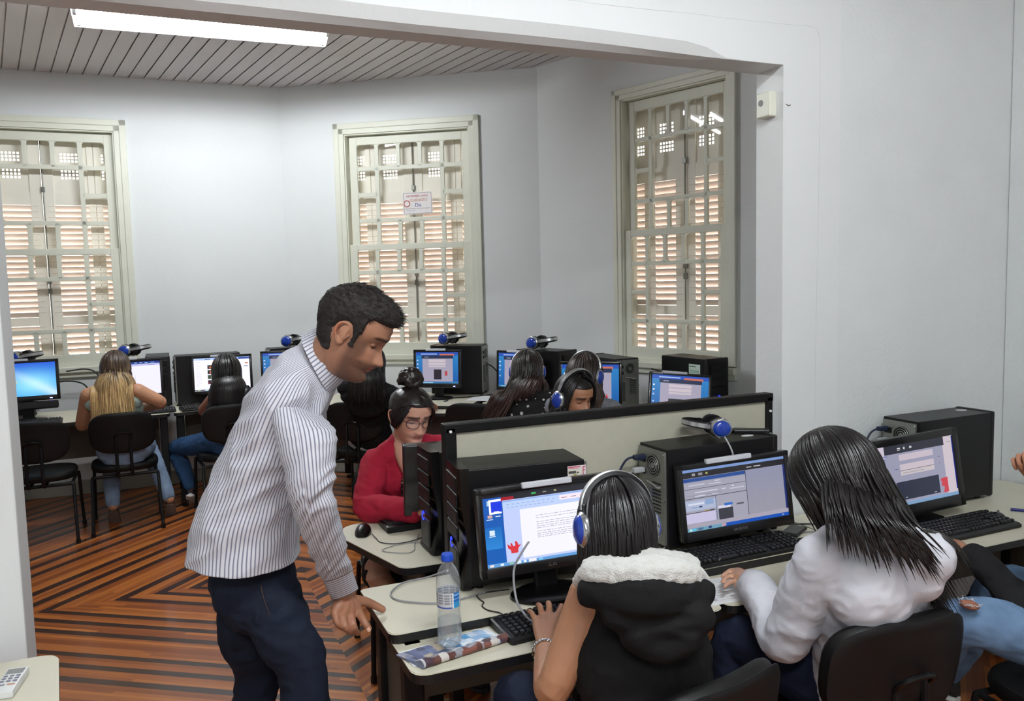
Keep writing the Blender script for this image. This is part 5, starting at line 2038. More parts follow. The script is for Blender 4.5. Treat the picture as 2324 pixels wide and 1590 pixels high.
def generic_hand(bl, wrist, direction, palm_normal, side, scale=1.0, curl=35, spread=8, thumb_out=40, r0=.0085):
    """relaxed hand: direction = wrist to knuckles, palm_normal = out of the palm, side = +1 when the thumb lies on direction x palm_normal"""
    d = Vector(direction).normalized()
    nrm = Vector(palm_normal)
    nrm = (nrm - d * nrm.dot(d)).normalized()
    lat = d.cross(nrm) * side
    W = Vector(wrist)
    L_ = 0.085 * scale
    mcps, fingers = [], []
    for i in range(4):
        a = rad(spread) * (1.2 - .8 * i)
        di = (d * math.cos(a) + lat * math.sin(a)).normalized()
        m = W + d * L_ * (1.0, 1.03, .99, .92)[i] + lat * (.026 - .0185 * i) * scale
        mcps.append(m)
        fl = (.040, .045, .041, .031)[i] * scale
        ch = []
        p = m
        an = 0
        for k, ln in enumerate((fl, fl * .62, fl * .5)):
            an += rad(curl) * (.55, 1.0, .8)[k]
            v = di * math.cos(an) + nrm * math.sin(an)
            p = p + v * ln
            ch.append(p)
        fingers.append(ch)
    ta = rad(thumb_out)
    t0 = W + d * .022 * scale + lat * .022 * scale
    v = (d * math.cos(ta) + lat * math.sin(ta) + nrm * .25).normalized()
    t1 = t0 + v * .040 * scale
    v2 = (d * math.cos(ta * .6) + lat * math.sin(ta * .6) + nrm * .35).normalized()
    t2 = t1 + v2 * .032 * scale
    t3 = t2 + (v2 + nrm * .15).normalized() * .024 * scale
    add_hand(bl, W, mcps, fingers, [t0, t1, t2, t3], pr=.0165 * scale, r0=r0 * scale)


def elbow_ik(sh, wr, hint, l1, l2):
    sh, wr = Vector(sh), Vector(wr)
    d = wr - sh
    L_ = min(d.length, (l1 + l2) * .995)
    dn = d.normalized()
    a = (l1 * l1 - l2 * l2 + L_ * L_) / (2 * L_)
    h = math.sqrt(max(0, l1 * l1 - a * a))
    hv = Vector(hint)
    hv = (hv - dn * hv.dot(dn)).normalized()
    return sh + dn * a + hv * h


# ---- hair
def hair_strands(M, scale, n, length, col_root, col_tip=None, part=0.0, face_gap=52, colliders=(), r=.0032, spread=.25, seed=1, gravity=(0, 0, -1), jitter=.006, wav=.004, wavf=22, grow=0.010, taper_at=.75, back_pull=0.0, max_az=180, min_len=.5, tip_mix=(.35, .85), root_z=.10, flare=0.0, az_len=None, az_bias=None, root_front=.062):
    """mesh of tapering locks that run over the skull from the parting and fall"""
    rnd = random.Random(seed)
    verts, faces, cols = [], [], []
    c0 = np.array(lin(col_root))
    c1 = np.array(lin(col_tip or col_root))
    gdir = Vector(gravity).normalized()
    ax, ay, az = (.0775 + grow) * scale, (.100 + grow) * scale, (.112 + grow * .7) * scale
    Minv = M.inverted()
    step = .014
    for s in range(n):
        side = 1 if rnd.random() < .5 else -1
        f = rnd.random()
        azm = face_gap + (max_az - face_gap) * f ** .9      # 0 = front
        if az_bias:
            azm = face_gap + (max_az - face_gap) * az_bias(f)
        L_ = length * (min_len + (1 - min_len) * rnd.random() ** .35) * (az_len(azm, side) if az_len else 1)
        ry = root_front - (root_front + .068) * ((azm - face_gap) / (180 - face_gap)) * (.8 + .2 * rnd.random())
        rx = part + side * (.004 + .010 * rnd.random())
        lay = grow * rnd.uniform(-.25, .55)
        A, B, Cz = ax + lay, ay + lay, az + lay
        rz = Cz * math.sqrt(max(.05, 1 - (rx / A) ** 2 - (ry / B) ** 2))
        d0 = Vector((rx / A, ry / B, rz / Cz)).normalized()
        a = rad(azm)
        el = rad(rnd.uniform(-22, -5))
        d1 = Vector((side * math.sin(a) * math.cos(el), math.cos(a) * math.cos(el), math.sin(el)))
        om = math.acos(max(-1, min(1, d0.dot(d1))))
        pts = []
        m = max(6, int(om * A / step))
        for k in range(m + 1):
            t = k / m
            d = (d0 * math.sin((1 - t) * om) + d1 * math.sin(t * om)) / (math.sin(om) + 1e-6)
            p = Vector((d.x * A, d.y * B, d.z * Cz))
            pts.append(M @ p)
        arc = sum((pts[i + 1] - pts[i]).length for i in range(len(pts) - 1))
        outw = (M.to_3x3() @ Vector((d1.x, d1.y, 0))).normalized()
        back = (M.to_3x3() @ Vector((0, -1, 0))).normalized()
        v = (pts[-1] - pts[-2]).normalized()
        rem = L_
        p = pts[-1]
        ph1, ph2 = rnd.uniform(0, 6.28), rnd.uniform(0, 6.28)
        sp = spread * rnd.uniform(.2, 1.2)
        jx = Vector((rnd.uniform(-1, 1), rnd.uniform(-1, 1), 0)) * jitter
        k = 0
        while rem > 0:
            v = (v * .72 + (gdir + outw * (sp * .25 + flare * (1 - rem / L_)) + back * back_pull + jx * 6) * .28).normalized()
            p = p + v * step
            for (cc, rr) in colliders:
                q = p - Vector(cc[0])
                if len(cc) == 2:
                    ab = Vector(cc[1]) - Vector(cc[0])
                    tt = max(0, min(1, q.dot(ab) / ab.length_squared))
                    base = Vector(cc[0]) + ab * tt
                else:
                    base = Vector(cc[0])
                q = p - base
                if q.length < rr:
                    p = base + q.normalized() * rr
            w = math.sin(k * step * wavf + ph1) * wav
            pts.append(p + outw * w + Vector((math.sin(ph2), math.cos(ph2), 0)) * w * .6)
            rem -= step
            k += 1
        T = len(pts)
        base = len(verts)
        bright = rnd.uniform(.75, 1.25)
        lo, hi = tip_mix
        sh = rnd.uniform(-.12, .12)
        up = None
        for i, q in enumerate(pts):
            t = i / (T - 1)
            a_ = pts[max(0, i - 1)]
            b_ = pts[min(T - 1, i + 1)]
            tt = (b_ - a_).normalized()
            if up is None:
                up = outw
            sd = tt.cross(up)
            if sd.length < 1e-4:
                sd = tt.cross(Vector((1, 0, 0)))
            sd.normalize()
            uu = sd.cross(tt)
            up = uu
            rr = r * (1 if t < taper_at else max(.06, (1 - t) / (1 - taper_at))) * (.6 + .4 * min(1, t * 6))
            for (cx_, cy_) in ((1.5, 0), (0, .75), (-1.5, 0), (0, -.75)):
                verts.append(q + sd * rr * cx_ + uu * rr * cy_)
            mixv = max(0, min(1, (t + sh - lo) / (hi - lo)))
            c = (c0 * (1 - mixv) + c1 * mixv) * bright
            cols.extend([tuple(c)] * 4)
        for i in range(T - 1):
            for k2 in range(4):
                a1 = base + i * 4 + k2
                a2 = base + i * 4 + (k2 + 1) % 4
                faces.append((a1, a2, a2 + 4, a1 + 4))
    me = bpy.data.meshes.new('hair')
    me.from_pydata([tuple(v) for v in verts], [], faces)
    at_ = me.color_attributes.new('Col', 'FLOAT_COLOR', 'POINT')
    buf = np.ones((len(verts), 4), np.float32)
    buf[:, :3] = np.array(cols)
    at_.data.foreach_set('color', buf.ravel())
    me.polygons.foreach_set('use_smooth', [True] * len(faces))
    return me


def hair_cap(M, scale, thick=.010, colour='141010', hairline=None, nth=64, nz=48, noise=.0015, nf=60):
    """shell that follows the skull inside the hairline"""
    def off(x, y, z):
        h = hairline(x, y, z) if hairline else 1
        return -.012 + (thick + .012) * h + noise * mnoise.noise(Vector((x, y, z)) * nf) * h
    rg = head_rings(M, scale, nth, nz, off, face=False)
    bm = NB()
    grid_faces(bm, rg)
    me = bpy.data.meshes.new('cap')
    bmesh.ops.recalc_face_normals(bm, faces=bm.faces)
    bm.to_mesh(me)
    bm.free()
    c = lin(colour)
    paint(me, lambda co: c)
    me.polygons.foreach_set('use_smooth', [True] * len(me.polygons))
    return me


def sm(a, b_, x):
    t = max(0, min(1, (x - a) / (b_ - a)))
    return t * t * (3 - 2 * t)


def hl_woman(x, y, z):
    """1 inside the scalp area"""
    front = sm(.062, .074, z + max(0, (.05 - y)) * 1.3)
    back = sm(.03, .0, y) * sm(-.085, -.06, z)
    return max(front, back)


def hair_mat(name, rough=.35):
    if name in MATS:
        return MATS[name]
    m = mat(name, 'ffffff', rough, attr='Col', var=.25, scale=260, stretch=(1, 1, .12), spec=.45)
    return m


M_HAIR = hair_mat('dark_hair')
M_HAIRS = hair_mat('short_dark_hair', .75)
M_HAIRB = hair_mat('blonde_hair', .4)


def skin_mat(name='skin'):
    if name in MATS:
        return MATS[name]
    m = mat(name, 'ffffff', .48, attr='Col', var=.04, scale=40, bump=.08, bscale=700, spec=.4)
    b = m.node_tree.nodes['Principled BSDF']
    b.inputs['Subsurface Weight'].default_value = .12
    b.inputs['Subsurface Radius'].default_value = (.012, .005, .003)
    b.inputs['Subsurface Scale'].default_value = .6
    return m


M_SKIN = skin_mat()


def face_paint(M, scale, skin, lips='9c5a50', brow='1c1411', beard=0.0, lid='6e4a3c', blush=.15):
    Mi = M.inverted()
    sk = np.array(lin(skin))
    lp = np.array(lin(lips))
    br = np.array(lin(brow))
    ld = np.array(lin(lid))

    def fn(co):
        p = Mi @ co / scale
        x, y, z = p
        c = sk.copy()
        if p.length > .16 or y < -.02:
            if abs(x) > .071 and -.04 < z < .04 and p.length < .13:
                c = c * np.array((1.12, .86, .82))
            return c
        ax = abs(x)
        if y > .0:
            c = c * (1 + np.array((.10, -.05, -.07)) * blush * 4 * (g(ax, .042, .018) * g(z, -.03, .018) + g(ax, .0, .014) * g(z, -.036, .012)))
            if beard:
                nz_ = .5 + .5 * mnoise.noise(Vector((x, y, z)) * 260)
                jaw = sm(-.035, -.055, z) * (1 if ax > .012 or z < -.075 else .5)
                side = sm(.045, .058, ax) * sm(.03, -.01, z)
                mous = g(z, -.051, .0045) * sm(.034, .024, ax)
                k = beard * max(jaw * .88, side * .85, mous) * (.72 + .28 * nz_)
                k *= (1 - g(ax, 0, .021) * g(z, -.0625, .0075)) * sm(.0, .030, y)
                c = c * (1 - k) + np.array(lin('2a1d1a')) * k
            kb = min(.92, 1.35 * g(z, .0235 - .22 * max(0, ax - .040), .0046) * sm(.006, .013, ax) * sm(.060, .048, ax))
            c = c * (1 - kb) + br * kb
            if y > .04:
                kl = g(z, .000, .010) * g(ax, .031, .015)
                c = c * (1 - .35 * kl) + ld * .35 * kl
                ke = g(z, -.0058 + .10 * abs(ax - .031), .0022) * g(ax, .031, .0125) * 1.3
                c = c * (1 - .9 * min(1, ke * 1.3)) + br * .6 * min(1, ke * 1.3)
                km = g(z, -.0580, .0052) * sm(.026, .018, ax) + g(z, -.0672, .0052) * sm(.023, .015, ax)
                km = min(1, km)
                c = c * (1 - .8 * km) + lp * .8 * km
                ks = g(z, -.0622, .0014) * sm(.027, .020, ax)
                c = c * (1 - .75 * ks)
                kn = g(ax, .0085, .0038) * g(z, -.0475, .0028)
                c = c * (1 - .7 * kn)
        return c
    return fn


def add_head(bl, M, scale=1.0, neck_base=None, neck_r=.055, ears=True, eyes=True, **kw):
    bl.rings(head_rings(M, scale, **kw))
    if ears:
        add_ear(bl, M, 1, scale)
        add_ear(bl, M, -1, scale)
    if eyes:      # lowered lids
        for s in (-1, 1):
            bl.ell(M @ Matrix.Translation((s * .031 * scale, .0645 * scale, .0010 * scale)), (.0150 * scale, .0115 * scale, .0090 * scale), 16)
    if neck_base is not None:
        top = M @ Vector((0, -.022 * scale, -.055 * scale))
        nb = Vector(neck_base)
        bl.limb([nb, nb.lerp(top, .5), top, M @ Vector((0, -.02 * scale, -.02 * scale))], [neck_r * 1.15, neck_r, neck_r * 1.0, neck_r * .9], n=18, spl=4)


def tube_obj(name, pts, r, m, parent, n=8, spl=4):
    bm = NB()
    tube(bm, pts, r, n=n, spl=spl)
    return obj(name, bm, m, parent, smooth=True)


def glasses(parent, M, scale, colour='1a1214'):
    """round-ish thin framed spectacles as a part of the wearer"""
    m = mat('spectacle_frame', colour, .3)
    t = None
    bm = NB()
    for s in (-1, 1):
        pts = []
        for k in range(25):
            a = 2 * PI * k / 24
            x = s * .033 + .0245 * math.copysign(abs(math.cos(a)) ** .8, math.cos(a))
            z = -.004 + .0195 * math.copysign(abs(math.sin(a)) ** .8, math.sin(a))
            pts.append(M @ (Vector((x, .0965 - 1.6 * (abs(x)) ** 2 * 4, z)) * scale))
        tube(bm, pts, .0014, n=6, caps=False)
        tube(bm, [M @ (Vector((s * .057, .078, .002)) * scale), M @ (Vector((s * .072, .05, .003)) * scale), M @ (Vector((s * .078, .0, .002)) * scale)], .0014, n=6, spl=3)
    tube(bm, [M @ (Vector((-.010, .0965, .0)) * scale), M @ (Vector((0, .099, .003)) * scale), M @ (Vector((.010, .0965, .0)) * scale)], .0014, n=6, spl=3)
    t = wobj('spectacles', bm, m, parent, smooth=True)
    bm = NB()
    for s in (-1, 1):
        vs = [bm.verts.new(M @ (Vector((s * .033 + .0235 * math.cos(2 * PI * k / 20), .095 - 6.4 * (s * .033 + .0235 * math.cos(2 * PI * k / 20)) ** 2, -.004 + .0185 * math.sin(2 * PI * k / 20))) * scale)) for k in range(20)]
        bm.faces.new(vs)
    local_bm(bm, parent)
    obj('lens', bm, glass_mat('lens_glass'), t, recalc=False)
    return t


def cloth(name, color, rough=.85, **kw):
    return mat(name, color, rough, var=kw.pop('var', .06), scale=kw.pop('scale', 25), bump=kw.pop('bump', .15), bscale=kw.pop('bscale', 500), spec=.25, **kw)


def denim(name, color):
    return mat(name, color, .85, var=.22, scale=14, bump=.2, bscale=900, spec=.2)
# ------------------------------------------------------------------ the standing man in the striped shirt
man = thing('person', 'standing man in a white and blue striped shirt leaning one hand on the desk', 'person', (0.22, 2.33, 0))


def to_local(me, parent):
    me.transform(Matrix.Translation(-Vector(parent.location)))
    return me


def local_bm(bm, parent):
    bmesh.ops.transform(bm, matrix=Matrix.Translation(-Vector(parent.location)), verts=bm.verts)
    return bm


def wobj(name, me, m, parent, **kw):
    """object whose data was made in room coordinates, parented to a thing that sits elsewhere"""
    if isinstance(me, bmesh.types.BMesh):
        local_bm(me, parent)
    else:
        to_local(me, parent)
    return obj(name, me, m, parent, **kw)


MS = .985
HC = at(799, 753, 2.10)
hf = (CRv * math.cos(rad(29)) + CDv * math.sin(rad(29)) + CFv * 0.02)
hu = (-CDv * math.cos(rad(29)) + CRv * math.sin(rad(29)) - CFv * .03)
MH = frame(HC, hf, hu)
SIDE = (-CFv + Vector((0, 0, CFv.z))).normalized()      # his right side, towards the camera
neckb = at(716, 842, 2.15)
sk = '9f735b'
# head and neck
bl = Blob()
add_head(bl, MH, MS, neckb, .053, nose=1.08)
head_me = bl.build(.0026, 2, colour=None)
paint(head_me, face_paint(MH, MS, sk, lips='a0594f', beard=.9, blush=.08))
# right forearm and hand grasping the desk corner
W_ = at(783, 1352, 2.255)
bl = Blob()
bl.limb([at(722, 1180, 2.02), at(752, 1255, 2.12), W_], [.030, .029, .0245], n=18, spl=5)
mc = [at(812, 1384, 2.275), at(795, 1394, 2.245), at(777, 1398, 2.225), at(760, 1390, 2.215)]
fg = [[at(822, 1403, 2.245), at(831, 1417, 2.235), at(837, 1425, 2.235)],
      [at(801, 1417, 2.222), at(806, 1430, 2.235), at(812, 1436, 2.25)],
      [at(783, 1420, 2.205), at(792, 1431, 2.22), at(800, 1434, 2.235)],
      [at(764, 1409, 2.20), at(773, 1421, 2.21), at(782, 1426, 2.225)]]
th = [at(800, 1362, 2.27), at(826, 1364, 2.30), at(848, 1372, 2.325), at(868, 1382, 2.335)]
add_hand(bl, W_, mc, fg, th, pr=.0225, r0=.0112)
arm_me = bl.build(.0026, 3)
skc = np.array(lin(sk))


def armcol(co):
    k = mnoise.noise(co * 45)
    return skc * np.array((1.0 + .06 * k, .93, .9))


paint(arm_me, armcol)
# trunk, far arm and legs under the clothes
hip = at(566, 1318, 2.22)
bl = Blob()
bl.limb([at(575, 1250, 2.2), at(600, 1130, 2.18), at(650, 990, 2.16), at(680, 915, 2.15)], [.088, .088, .088, .062], n=20, spl=5)
bl.limb([at(675, 950, 2.33), at(640, 1110, 2.42), at(590, 1290, 2.50)], [.046, .038, .028], n=14, spl=4)
generic_hand(bl, at(590, 1290, 2.50), (0, 0, -1), -SIDE, 1, 1.0, 30, 5, 25)
knee_n, knee_f = at(690, 1530, 2.17), at(585, 1530, 2.36)
ank_n = Vector((knee_n.x - .02, knee_n.y + .02, .09))
ank_f = Vector((knee_f.x - .10, knee_f.y + .02, .09))
bl.limb([at(600, 1350, 2.17), knee_n, ank_n], [.08, .055, .04], n=14, spl=5)
bl.limb([at(560, 1350, 2.30), knee_f, ank_f], [.08, .055, .04], n=14, spl=5)
trunk = bl.build(.010, 3)
paint(trunk, lambda co: skc)
wobj('body', join_meshes([head_me, arm_me, trunk], 'body'), M_SKIN, man)
# finger nails
NAIL = mat('finger_nail', 'd8ab94', .3)
for i, (p, q) in enumerate(((fg[0][2], fg[0][1]), (th[3], th[2]))):
    d = (p - q).normalized()
    nrm = (-CFv - d * (-CFv).dot(d)).normalized() if i == 0 else Vector((0, 0, 1))
    M = frame(p + nrm * .0082 + d * .001, d, nrm)
    bm = NB()
    bmesh.ops.create_uvsphere(bm, u_segments=12, v_segments=8, radius=1, matrix=M @ Matrix.Diagonal((.0058, .0075, .0016, 1)))
    wobj('finger_nail', bm, NAIL, man, smooth=True)


# hair: thick on top with a raised front, short at the sides
def hl_man(x, y, z):
    line = .058 - .0 * y
    top = sm(.056, .064, z + max(0, (.045 - y)) * 1.25)
    side = sm(.042, .030, y) * sm(.0, .018, z + (.0 if y > .0 else .045))
    burn = sm(.034, .028, y) * sm(.004, .012, y) * sm(-.036, -.024, z)
    back = sm(-.012, -.026, y) * sm(-.078, -.060, z)
    earz = g(y, -.008, .020) * g(z, -.006, .030) * sm(.055, .068, abs(x))
    return max(top, side, back, burn) * (1 - min(1, 1.6 * earz))


def off_man(x, y, z):
    h = hl_man(x, y, z)
    t = .003 + .006 * sm(-.02, .03, z) + .006 * sm(.03, .09, z) + .013 * sm(.02, .085, y) * sm(.055, .085, z)
    nz_ = mnoise.noise(Vector((x, y, z)) * 95) * .0026 + mnoise.noise(Vector((x, y, z)) * 230) * .0018
    return -.010 + (t + .010 + nz_ * (1 + 1.2 * sm(.03, .08, z))) * h


bm = NB()
grid_faces(bm, head_rings(MH, MS, 150, 120, off_man, face=False))
me = bpy.data.meshes.new('hair')
bmesh.ops.recalc_face_normals(bm, faces=bm.faces)
bm.to_mesh(me)
bm.free()
paint(me, lambda co: np.array(lin('17110f')))
me.polygons.foreach_set('use_smooth', [True] * len(me.polygons))
# short locks standing off the shell
rnd = random.Random(4)
vs, fs = [], []
for k in range(5200):
    thh = rnd.uniform(0, 2 * PI)
    z = rnd.uniform(-.055, .114)
    x, y, zz = head_pt(thh, z, face=False)
    h = hl_man(x, y, zz)
    if h < .75:
        continue
    o_ = off_man(x, y, zz)
    nrm = Vector((x, y + .005, zz - .01)).normalized()
    p = Vector((x, y, zz)) + nrm * (o_ - .003)
    top = sm(.03, .09, z)
    tang = Vector((rnd.uniform(-.6, .6), .9 * top + .25, -.7 * (1 - top) + .1)) + nrm * (.25 + .55 * top)
    tang.normalize()
    ln = .007 + .011 * top * rnd.random()
    bend = nrm * -.3 + Vector((rnd.uniform(-1, 1), rnd.uniform(-1, 1), rnd.uniform(-1, 1))) * .5
    q1 = p + tang * ln * .6
    q2 = q1 + (tang + bend).normalized() * ln * .6
    sd = tang.cross(nrm)
    if sd.length < 1e-3:
        continue
    sd.normalize()
    b0 = len(vs)
    wd = .0011
    for q, w in ((p, wd), (q1, wd * .9), (q2, wd * .2)):
        for a in (0, 2.09, 4.19):
            vs.append(tuple(MH @ ((q + sd * w * math.cos(a) + nrm * w * math.sin(a)) * MS)))
    for i in range(2):
        for j in range(3):
            fs.append((b0 + 3 * i + j, b0 + 3 * i + (j + 1) % 3, b0 + 3 * i + 3 + (j + 1) % 3, b0 + 3 * i + 3 + j))
m2 = bpy.data.meshes.new('locks')
m2.from_pydata(vs, [], fs)
paint(m2, lambda co: np.array(lin('1a1311')) * (1 + .5 * mnoise.noise(co * 60)))
wobj('hair', join_meshes([me, m2], 'hair'), M_HAIRS, man)


# ---- shirt
def stripe_mat(name, axis=0):
    m = bpy.data.materials.new(name)
    m.use_nodes = True
    nt = m.node_tree
    b = nt.nodes['Principled BSDF']
    b.inputs['Roughness'].default_value = .8
    b.inputs['Specular IOR Level'].default_value = .2
    uv = nt.nodes.new('ShaderNodeUVMap')
    uv.uv_map = 'UVMap'
    sx = nt.nodes.new('ShaderNodeSeparateXYZ')
    nt.links.new(uv.outputs[0], sx.inputs[0])

    def mth(op, a, c):
        n_ = nt.nodes.new('ShaderNodeMath')
        n_.operation = op
        for i, v in enumerate((a, c)):
            if isinstance(v, (int, float)):
                n_.inputs[i].default_value = v
            else:
                nt.links.new(v, n_.inputs[i])
        return n_.outputs[0]
    f_ = mth('FRACT', mth('DIVIDE', sx.outputs[axis], .0092), 0)
    tri = mth('ABSOLUTE', mth('SUBTRACT', f_, .5), 0)
    mr = nt.nodes.new('ShaderNodeMapRange')
    mr.inputs['From Min'].default_value = .12
    mr.inputs['From Max'].default_value = .22
    nt.links.new(tri, mr.inputs['Value'])
    mx = nt.nodes.new('ShaderNodeMix')
    mx.data_type = 'RGBA'
    nt.links.new(mr.outputs[0], mx.inputs[0])
    mx.inputs[6].default_value = lin('7b7e90') + (1,)
    mx.inputs[7].default_value = lin('d0d0d7') + (1,)
    nt.links.new(mx.outputs[2], b.inputs['Base Color'])
    nz_ = nt.nodes.new('ShaderNodeTexNoise')
    nz_.inputs['Scale'].default_value = 600
    bp = nt.nodes.new('ShaderNodeBump')
    bp.inputs['Strength'].default_value = .1
    nt.links.new(nz_.outputs[0], bp.inputs['Height'])
    nt.links.new(bp.outputs[0], b.inputs['Normal'])
    MATS[name] = m
    return m


M_STR = stripe_mat('striped_cotton')
M_STRX = stripe_mat('striped_cotton_across', 1)


def loft_cloth(name, secs, parent, m, nu=120, spl=14, disp=None, u_len=None, th=.0016, closed=True, arc=(0, 2 * PI)):
    """secs: (centre, side axis, front axis, half side, half front, exponent); UV in metres"""
    rows = []
    keys = [list(s[0]) + list(s[1]) + list(s[2]) + [s[3], s[4], s[5]] for s in secs]
    Q = catmull(keys, spl)
    nrows = len(Q)
    ref = max(q[9] + q[10] for q in Q) * PI if u_len is None else u_len
    grid, uvv, arcs = [], [], []
    vacc = 0
    prev = None
    for q in Q:
        c = Vector(q[0:3])
        S = Vector(q[3:6]).normalized()
        Fv = Vector(q[6:9])
        Fv = (Fv - S * Fv.dot(S)).normalized()
        if prev is not None:
            vacc += (c - prev).length
        prev = c
        row = []
        for k in range(nu + 1):
            a = arc[0] + (arc[1] - arc[0]) * k / nu
            ca, sa = math.cos(a), math.sin(a)
            e = 2 / q[11]
            row.append(c + S * q[9] * math.copysign(abs(ca) ** e, ca) + Fv * q[10] * math.copysign(abs(sa) ** e, sa))
        grid.append(row)
        acc = [0.0]
        for k in range(nu):
            acc.append(acc[-1] + (row[k + 1] - row[k]).length)
        arcs.append([a_ / acc[-1] for a_ in acc])
        uvv.append(vacc)
    bm = NB()
    G = [[bm.verts.new(p) for p in (row[:-1] if closed else row)] for row in grid]
    uvl = bm.loops.layers.uv.new('UVMap')
    nn = nu if closed else nu
    for i in range(nrows - 1):
        for k in range(nn):
            k2 = (k + 1) % nu if closed else k + 1
            f = bm.faces.new((G[i][k], G[i][k2], G[i + 1][k2], G[i + 1][k]))
            for lp, (ii, kk) in zip(f.loops, ((i, k), (i, k + 1), (i + 1, k + 1), (i + 1, k))):
                lp[uvl].uv = (ref * arcs[ii][kk], uvv[ii])
    bmesh.ops.recalc_face_normals(bm, faces=bm.faces)
    bm.normal_update()
    if disp:
        ds = []
        for i in range(nrows):
            for k, v in enumerate(G[i]):
                ds.append((v, v.normal * disp(v.co, i / (nrows - 1), k / nu)))
        for v, d in ds:
            v.co += d
    r = bmesh.ops.solidify(bm, geom=bm.faces[:], thickness=th)
    local_bm(bm, parent)
    me = bpy.data.meshes.new(name)
    bm.to_mesh(me)
    bm.free()
    me.polygons.foreach_set('use_smooth', [True] * len(me.polygons))
    return obj(name, me, m, parent)


def S_(px, py, d, fpx, fpy, hs, hf_, e=2.3, side=None):
    """section: centre pixel/depth, front axis as an image direction (fpx right, fpy down)"""
    Fv = (CRv * fpx + CDv * fpy).normalized()
    return (at(px, py, d), side or SIDE, Fv, hs, hf_, e)


def fold_t(co, v, u):
    a = 0
    # diagonal drag folds across the waist and back
    p = Vector(co)
    q = Vector((p.dot(CRv), -p.dot(CDv), p.dot(CFv)))
    n1 = mnoise.noise(Vector((q.x * 4 + q.y * 5, q.y * 16 - q.x * 9, q.z * 5)) + Vector((2, 3, 1)))
    a += .0085 * (1 - abs(n1) * 2.8) * (.35 + .65 * g(v, .42, .28))
    n2 = mnoise.noise(Vector((q.x * 22, q.y * 9, q.z * 16)) + Vector((7, 1, 4)))
    a += .0045 * (1 - abs(n2) * 2.2)
    # hem flares
    a += .006 * math.sin(u * 2 * PI * 5 + 1) * sm(.16, .0, v)
    return a - .008


secs = [
    S_(560, 1254, 2.20, 1, .05, .186, .138, 2.6),
    S_(561, 1212, 2.20, 1, .08, .186, .139, 2.6),
    S_(571, 1150, 2.19, 1, .12, .180, .132, 2.4),
    S_(600, 1070, 2.18, 1, .20, .176, .118, 2.4),
    S_(630, 990, 2.17, 1, .28, .184, .110, 2.4),
    S_(657, 922, 2.16, 1, .36, .190, .104, 2.4),
    S_(681, 872, 2.15, 1, .45, .178, .090, 2.3),
    S_(697, 838, 2.15, 1, .60, .135, .080, 2.2),
    S_(716, 824, 2.15, 1, .95, .092, .070, 2.1),
    S_(726, 818, 2.15, 1, 1.30, .072, .066, 2.0),
]
torso = loft_cloth('shirt', secs, man, M_STR, 150, 16, fold_t, u_len=.95)


def fold_s(co, v, u):
    p = Vector(co)
    n1 = mnoise.noise(Vector((u * 3, v * 17 + math.sin(u * 6.28) * 1.2, 3.3)))
    k = .35 + .65 * max(g(v, .52, .14), g(v, .90, .12))
    return (.0065 * (1 - abs(n1) * 2.6) * k + .003 * mnoise.noise(Vector((u * 9, v * 6, 1)))) * sm(.99, .95, v)


SA = (CFv * -1)


def sec_arm(px, py, d, r, r2, ax):
    return (at(px, py, d), SA, (CRv * ax[0] + CDv * ax[1]).normalized(), r2, r, 2.1)


sl = [sec_arm(672, 905, 2.07, .060, .055, (1, .75)), sec_arm(684, 940, 2.02, .078, .062, (1, .40)), sec_arm(694, 985, 1.99, .074, .062, (1, .12)), sec_arm(703, 1060, 1.975, .060, .056, (1, -.06)),
      sec_arm(710, 1130, 1.98, .051, .050, (1, -.12)), sec_arm(728, 1195, 2.03, .048, .046, (1, -.30)), sec_arm(750, 1258, 2.11, .044, .042, (1, -.34)), sec_arm(768, 1305, 2.18, .041, .040, (1, -.36))]
sv = loft_cloth('sleeve', sl, man, M_STR, 84, 14, fold_s, u_len=.40)
cf = [sec_arm(765, 1299, 2.17, .0405, .039, (1, -.36)), sec_arm(773, 1322, 2.205, .0395, .038, (1, -.36)), sec_arm(783, 1347, 2.245, .0385, .0375, (1, -.36))]
cuff = loft_cloth('cuff', cf, man, M_STRX, 60, 8, None, th=.003)
bm = NB()
bb = at(752, 1338, 2.195)
cyl(bm, bb, bb - CFv * .004, .0055, n=14)
wobj('cuff_button', bm, M_WHITEP, man, smooth=True)
# far sleeve
sl2 = [(at(675, 925, 2.30), SA, CRv, .055, .06, 2.1), (at(670, 960, 2.36), SA, CRv, .06, .062, 2.1), (at(640, 1100, 2.42), SA, CRv, .052, .052, 2.1), (at(592, 1270, 2.49), SA, CRv, .04, .04, 2.1)]
loft_cloth('sleeve', sl2, man, M_STR, 60, 10, fold_s, u_len=.38)

# collar: stand and fall
def ring_pts(c, ax_f, ax_s, a, b_, n=60, a0=0, a1=2 * PI):
    return [c + ax_f * a * math.cos(a0 + (a1 - a0) * k / n) + ax_s * b_ * math.sin(a0 + (a1 - a0) * k / n) for k in range(n + 1)]


cf_ = (CRv * 1 + CDv * 1.36).normalized()     # towards the throat
cu_ = (CRv * 1.0 - CDv * .74).normalized()     # up the neck
cc = at(731, 816, 2.15)
bm = NB()
uvl = bm.loops.layers.uv.new('UVMap')
rows = []
open_a = rad(20)
for (h, gr, fr) in ((-.008, 1.0, 0), (.018, .985, 0), (.036, 1.0, 0), (.040, 1.05, 0), (.034, 1.12, 0), (.014, 1.20, .3), (-.006, 1.26, .9)):
    row = []
    for k in range(71):
        a = open_a * .6 + (2 * PI - open_a * 1.2) * k / 70
        fa = abs(math.cos(a / 2))          # 1 at the throat
        hh = h - .030 * fr * fa ** 6 + .008 * (1 - fa)
        row.append(bm.verts.new(cc + cf_ * .0680 * gr * math.cos(a) + SIDE * .070 * gr * math.sin(a) + cu_ * hh))
    rows.append(row)
vv = [0, .026, .044, .050, .056, .076, .096]
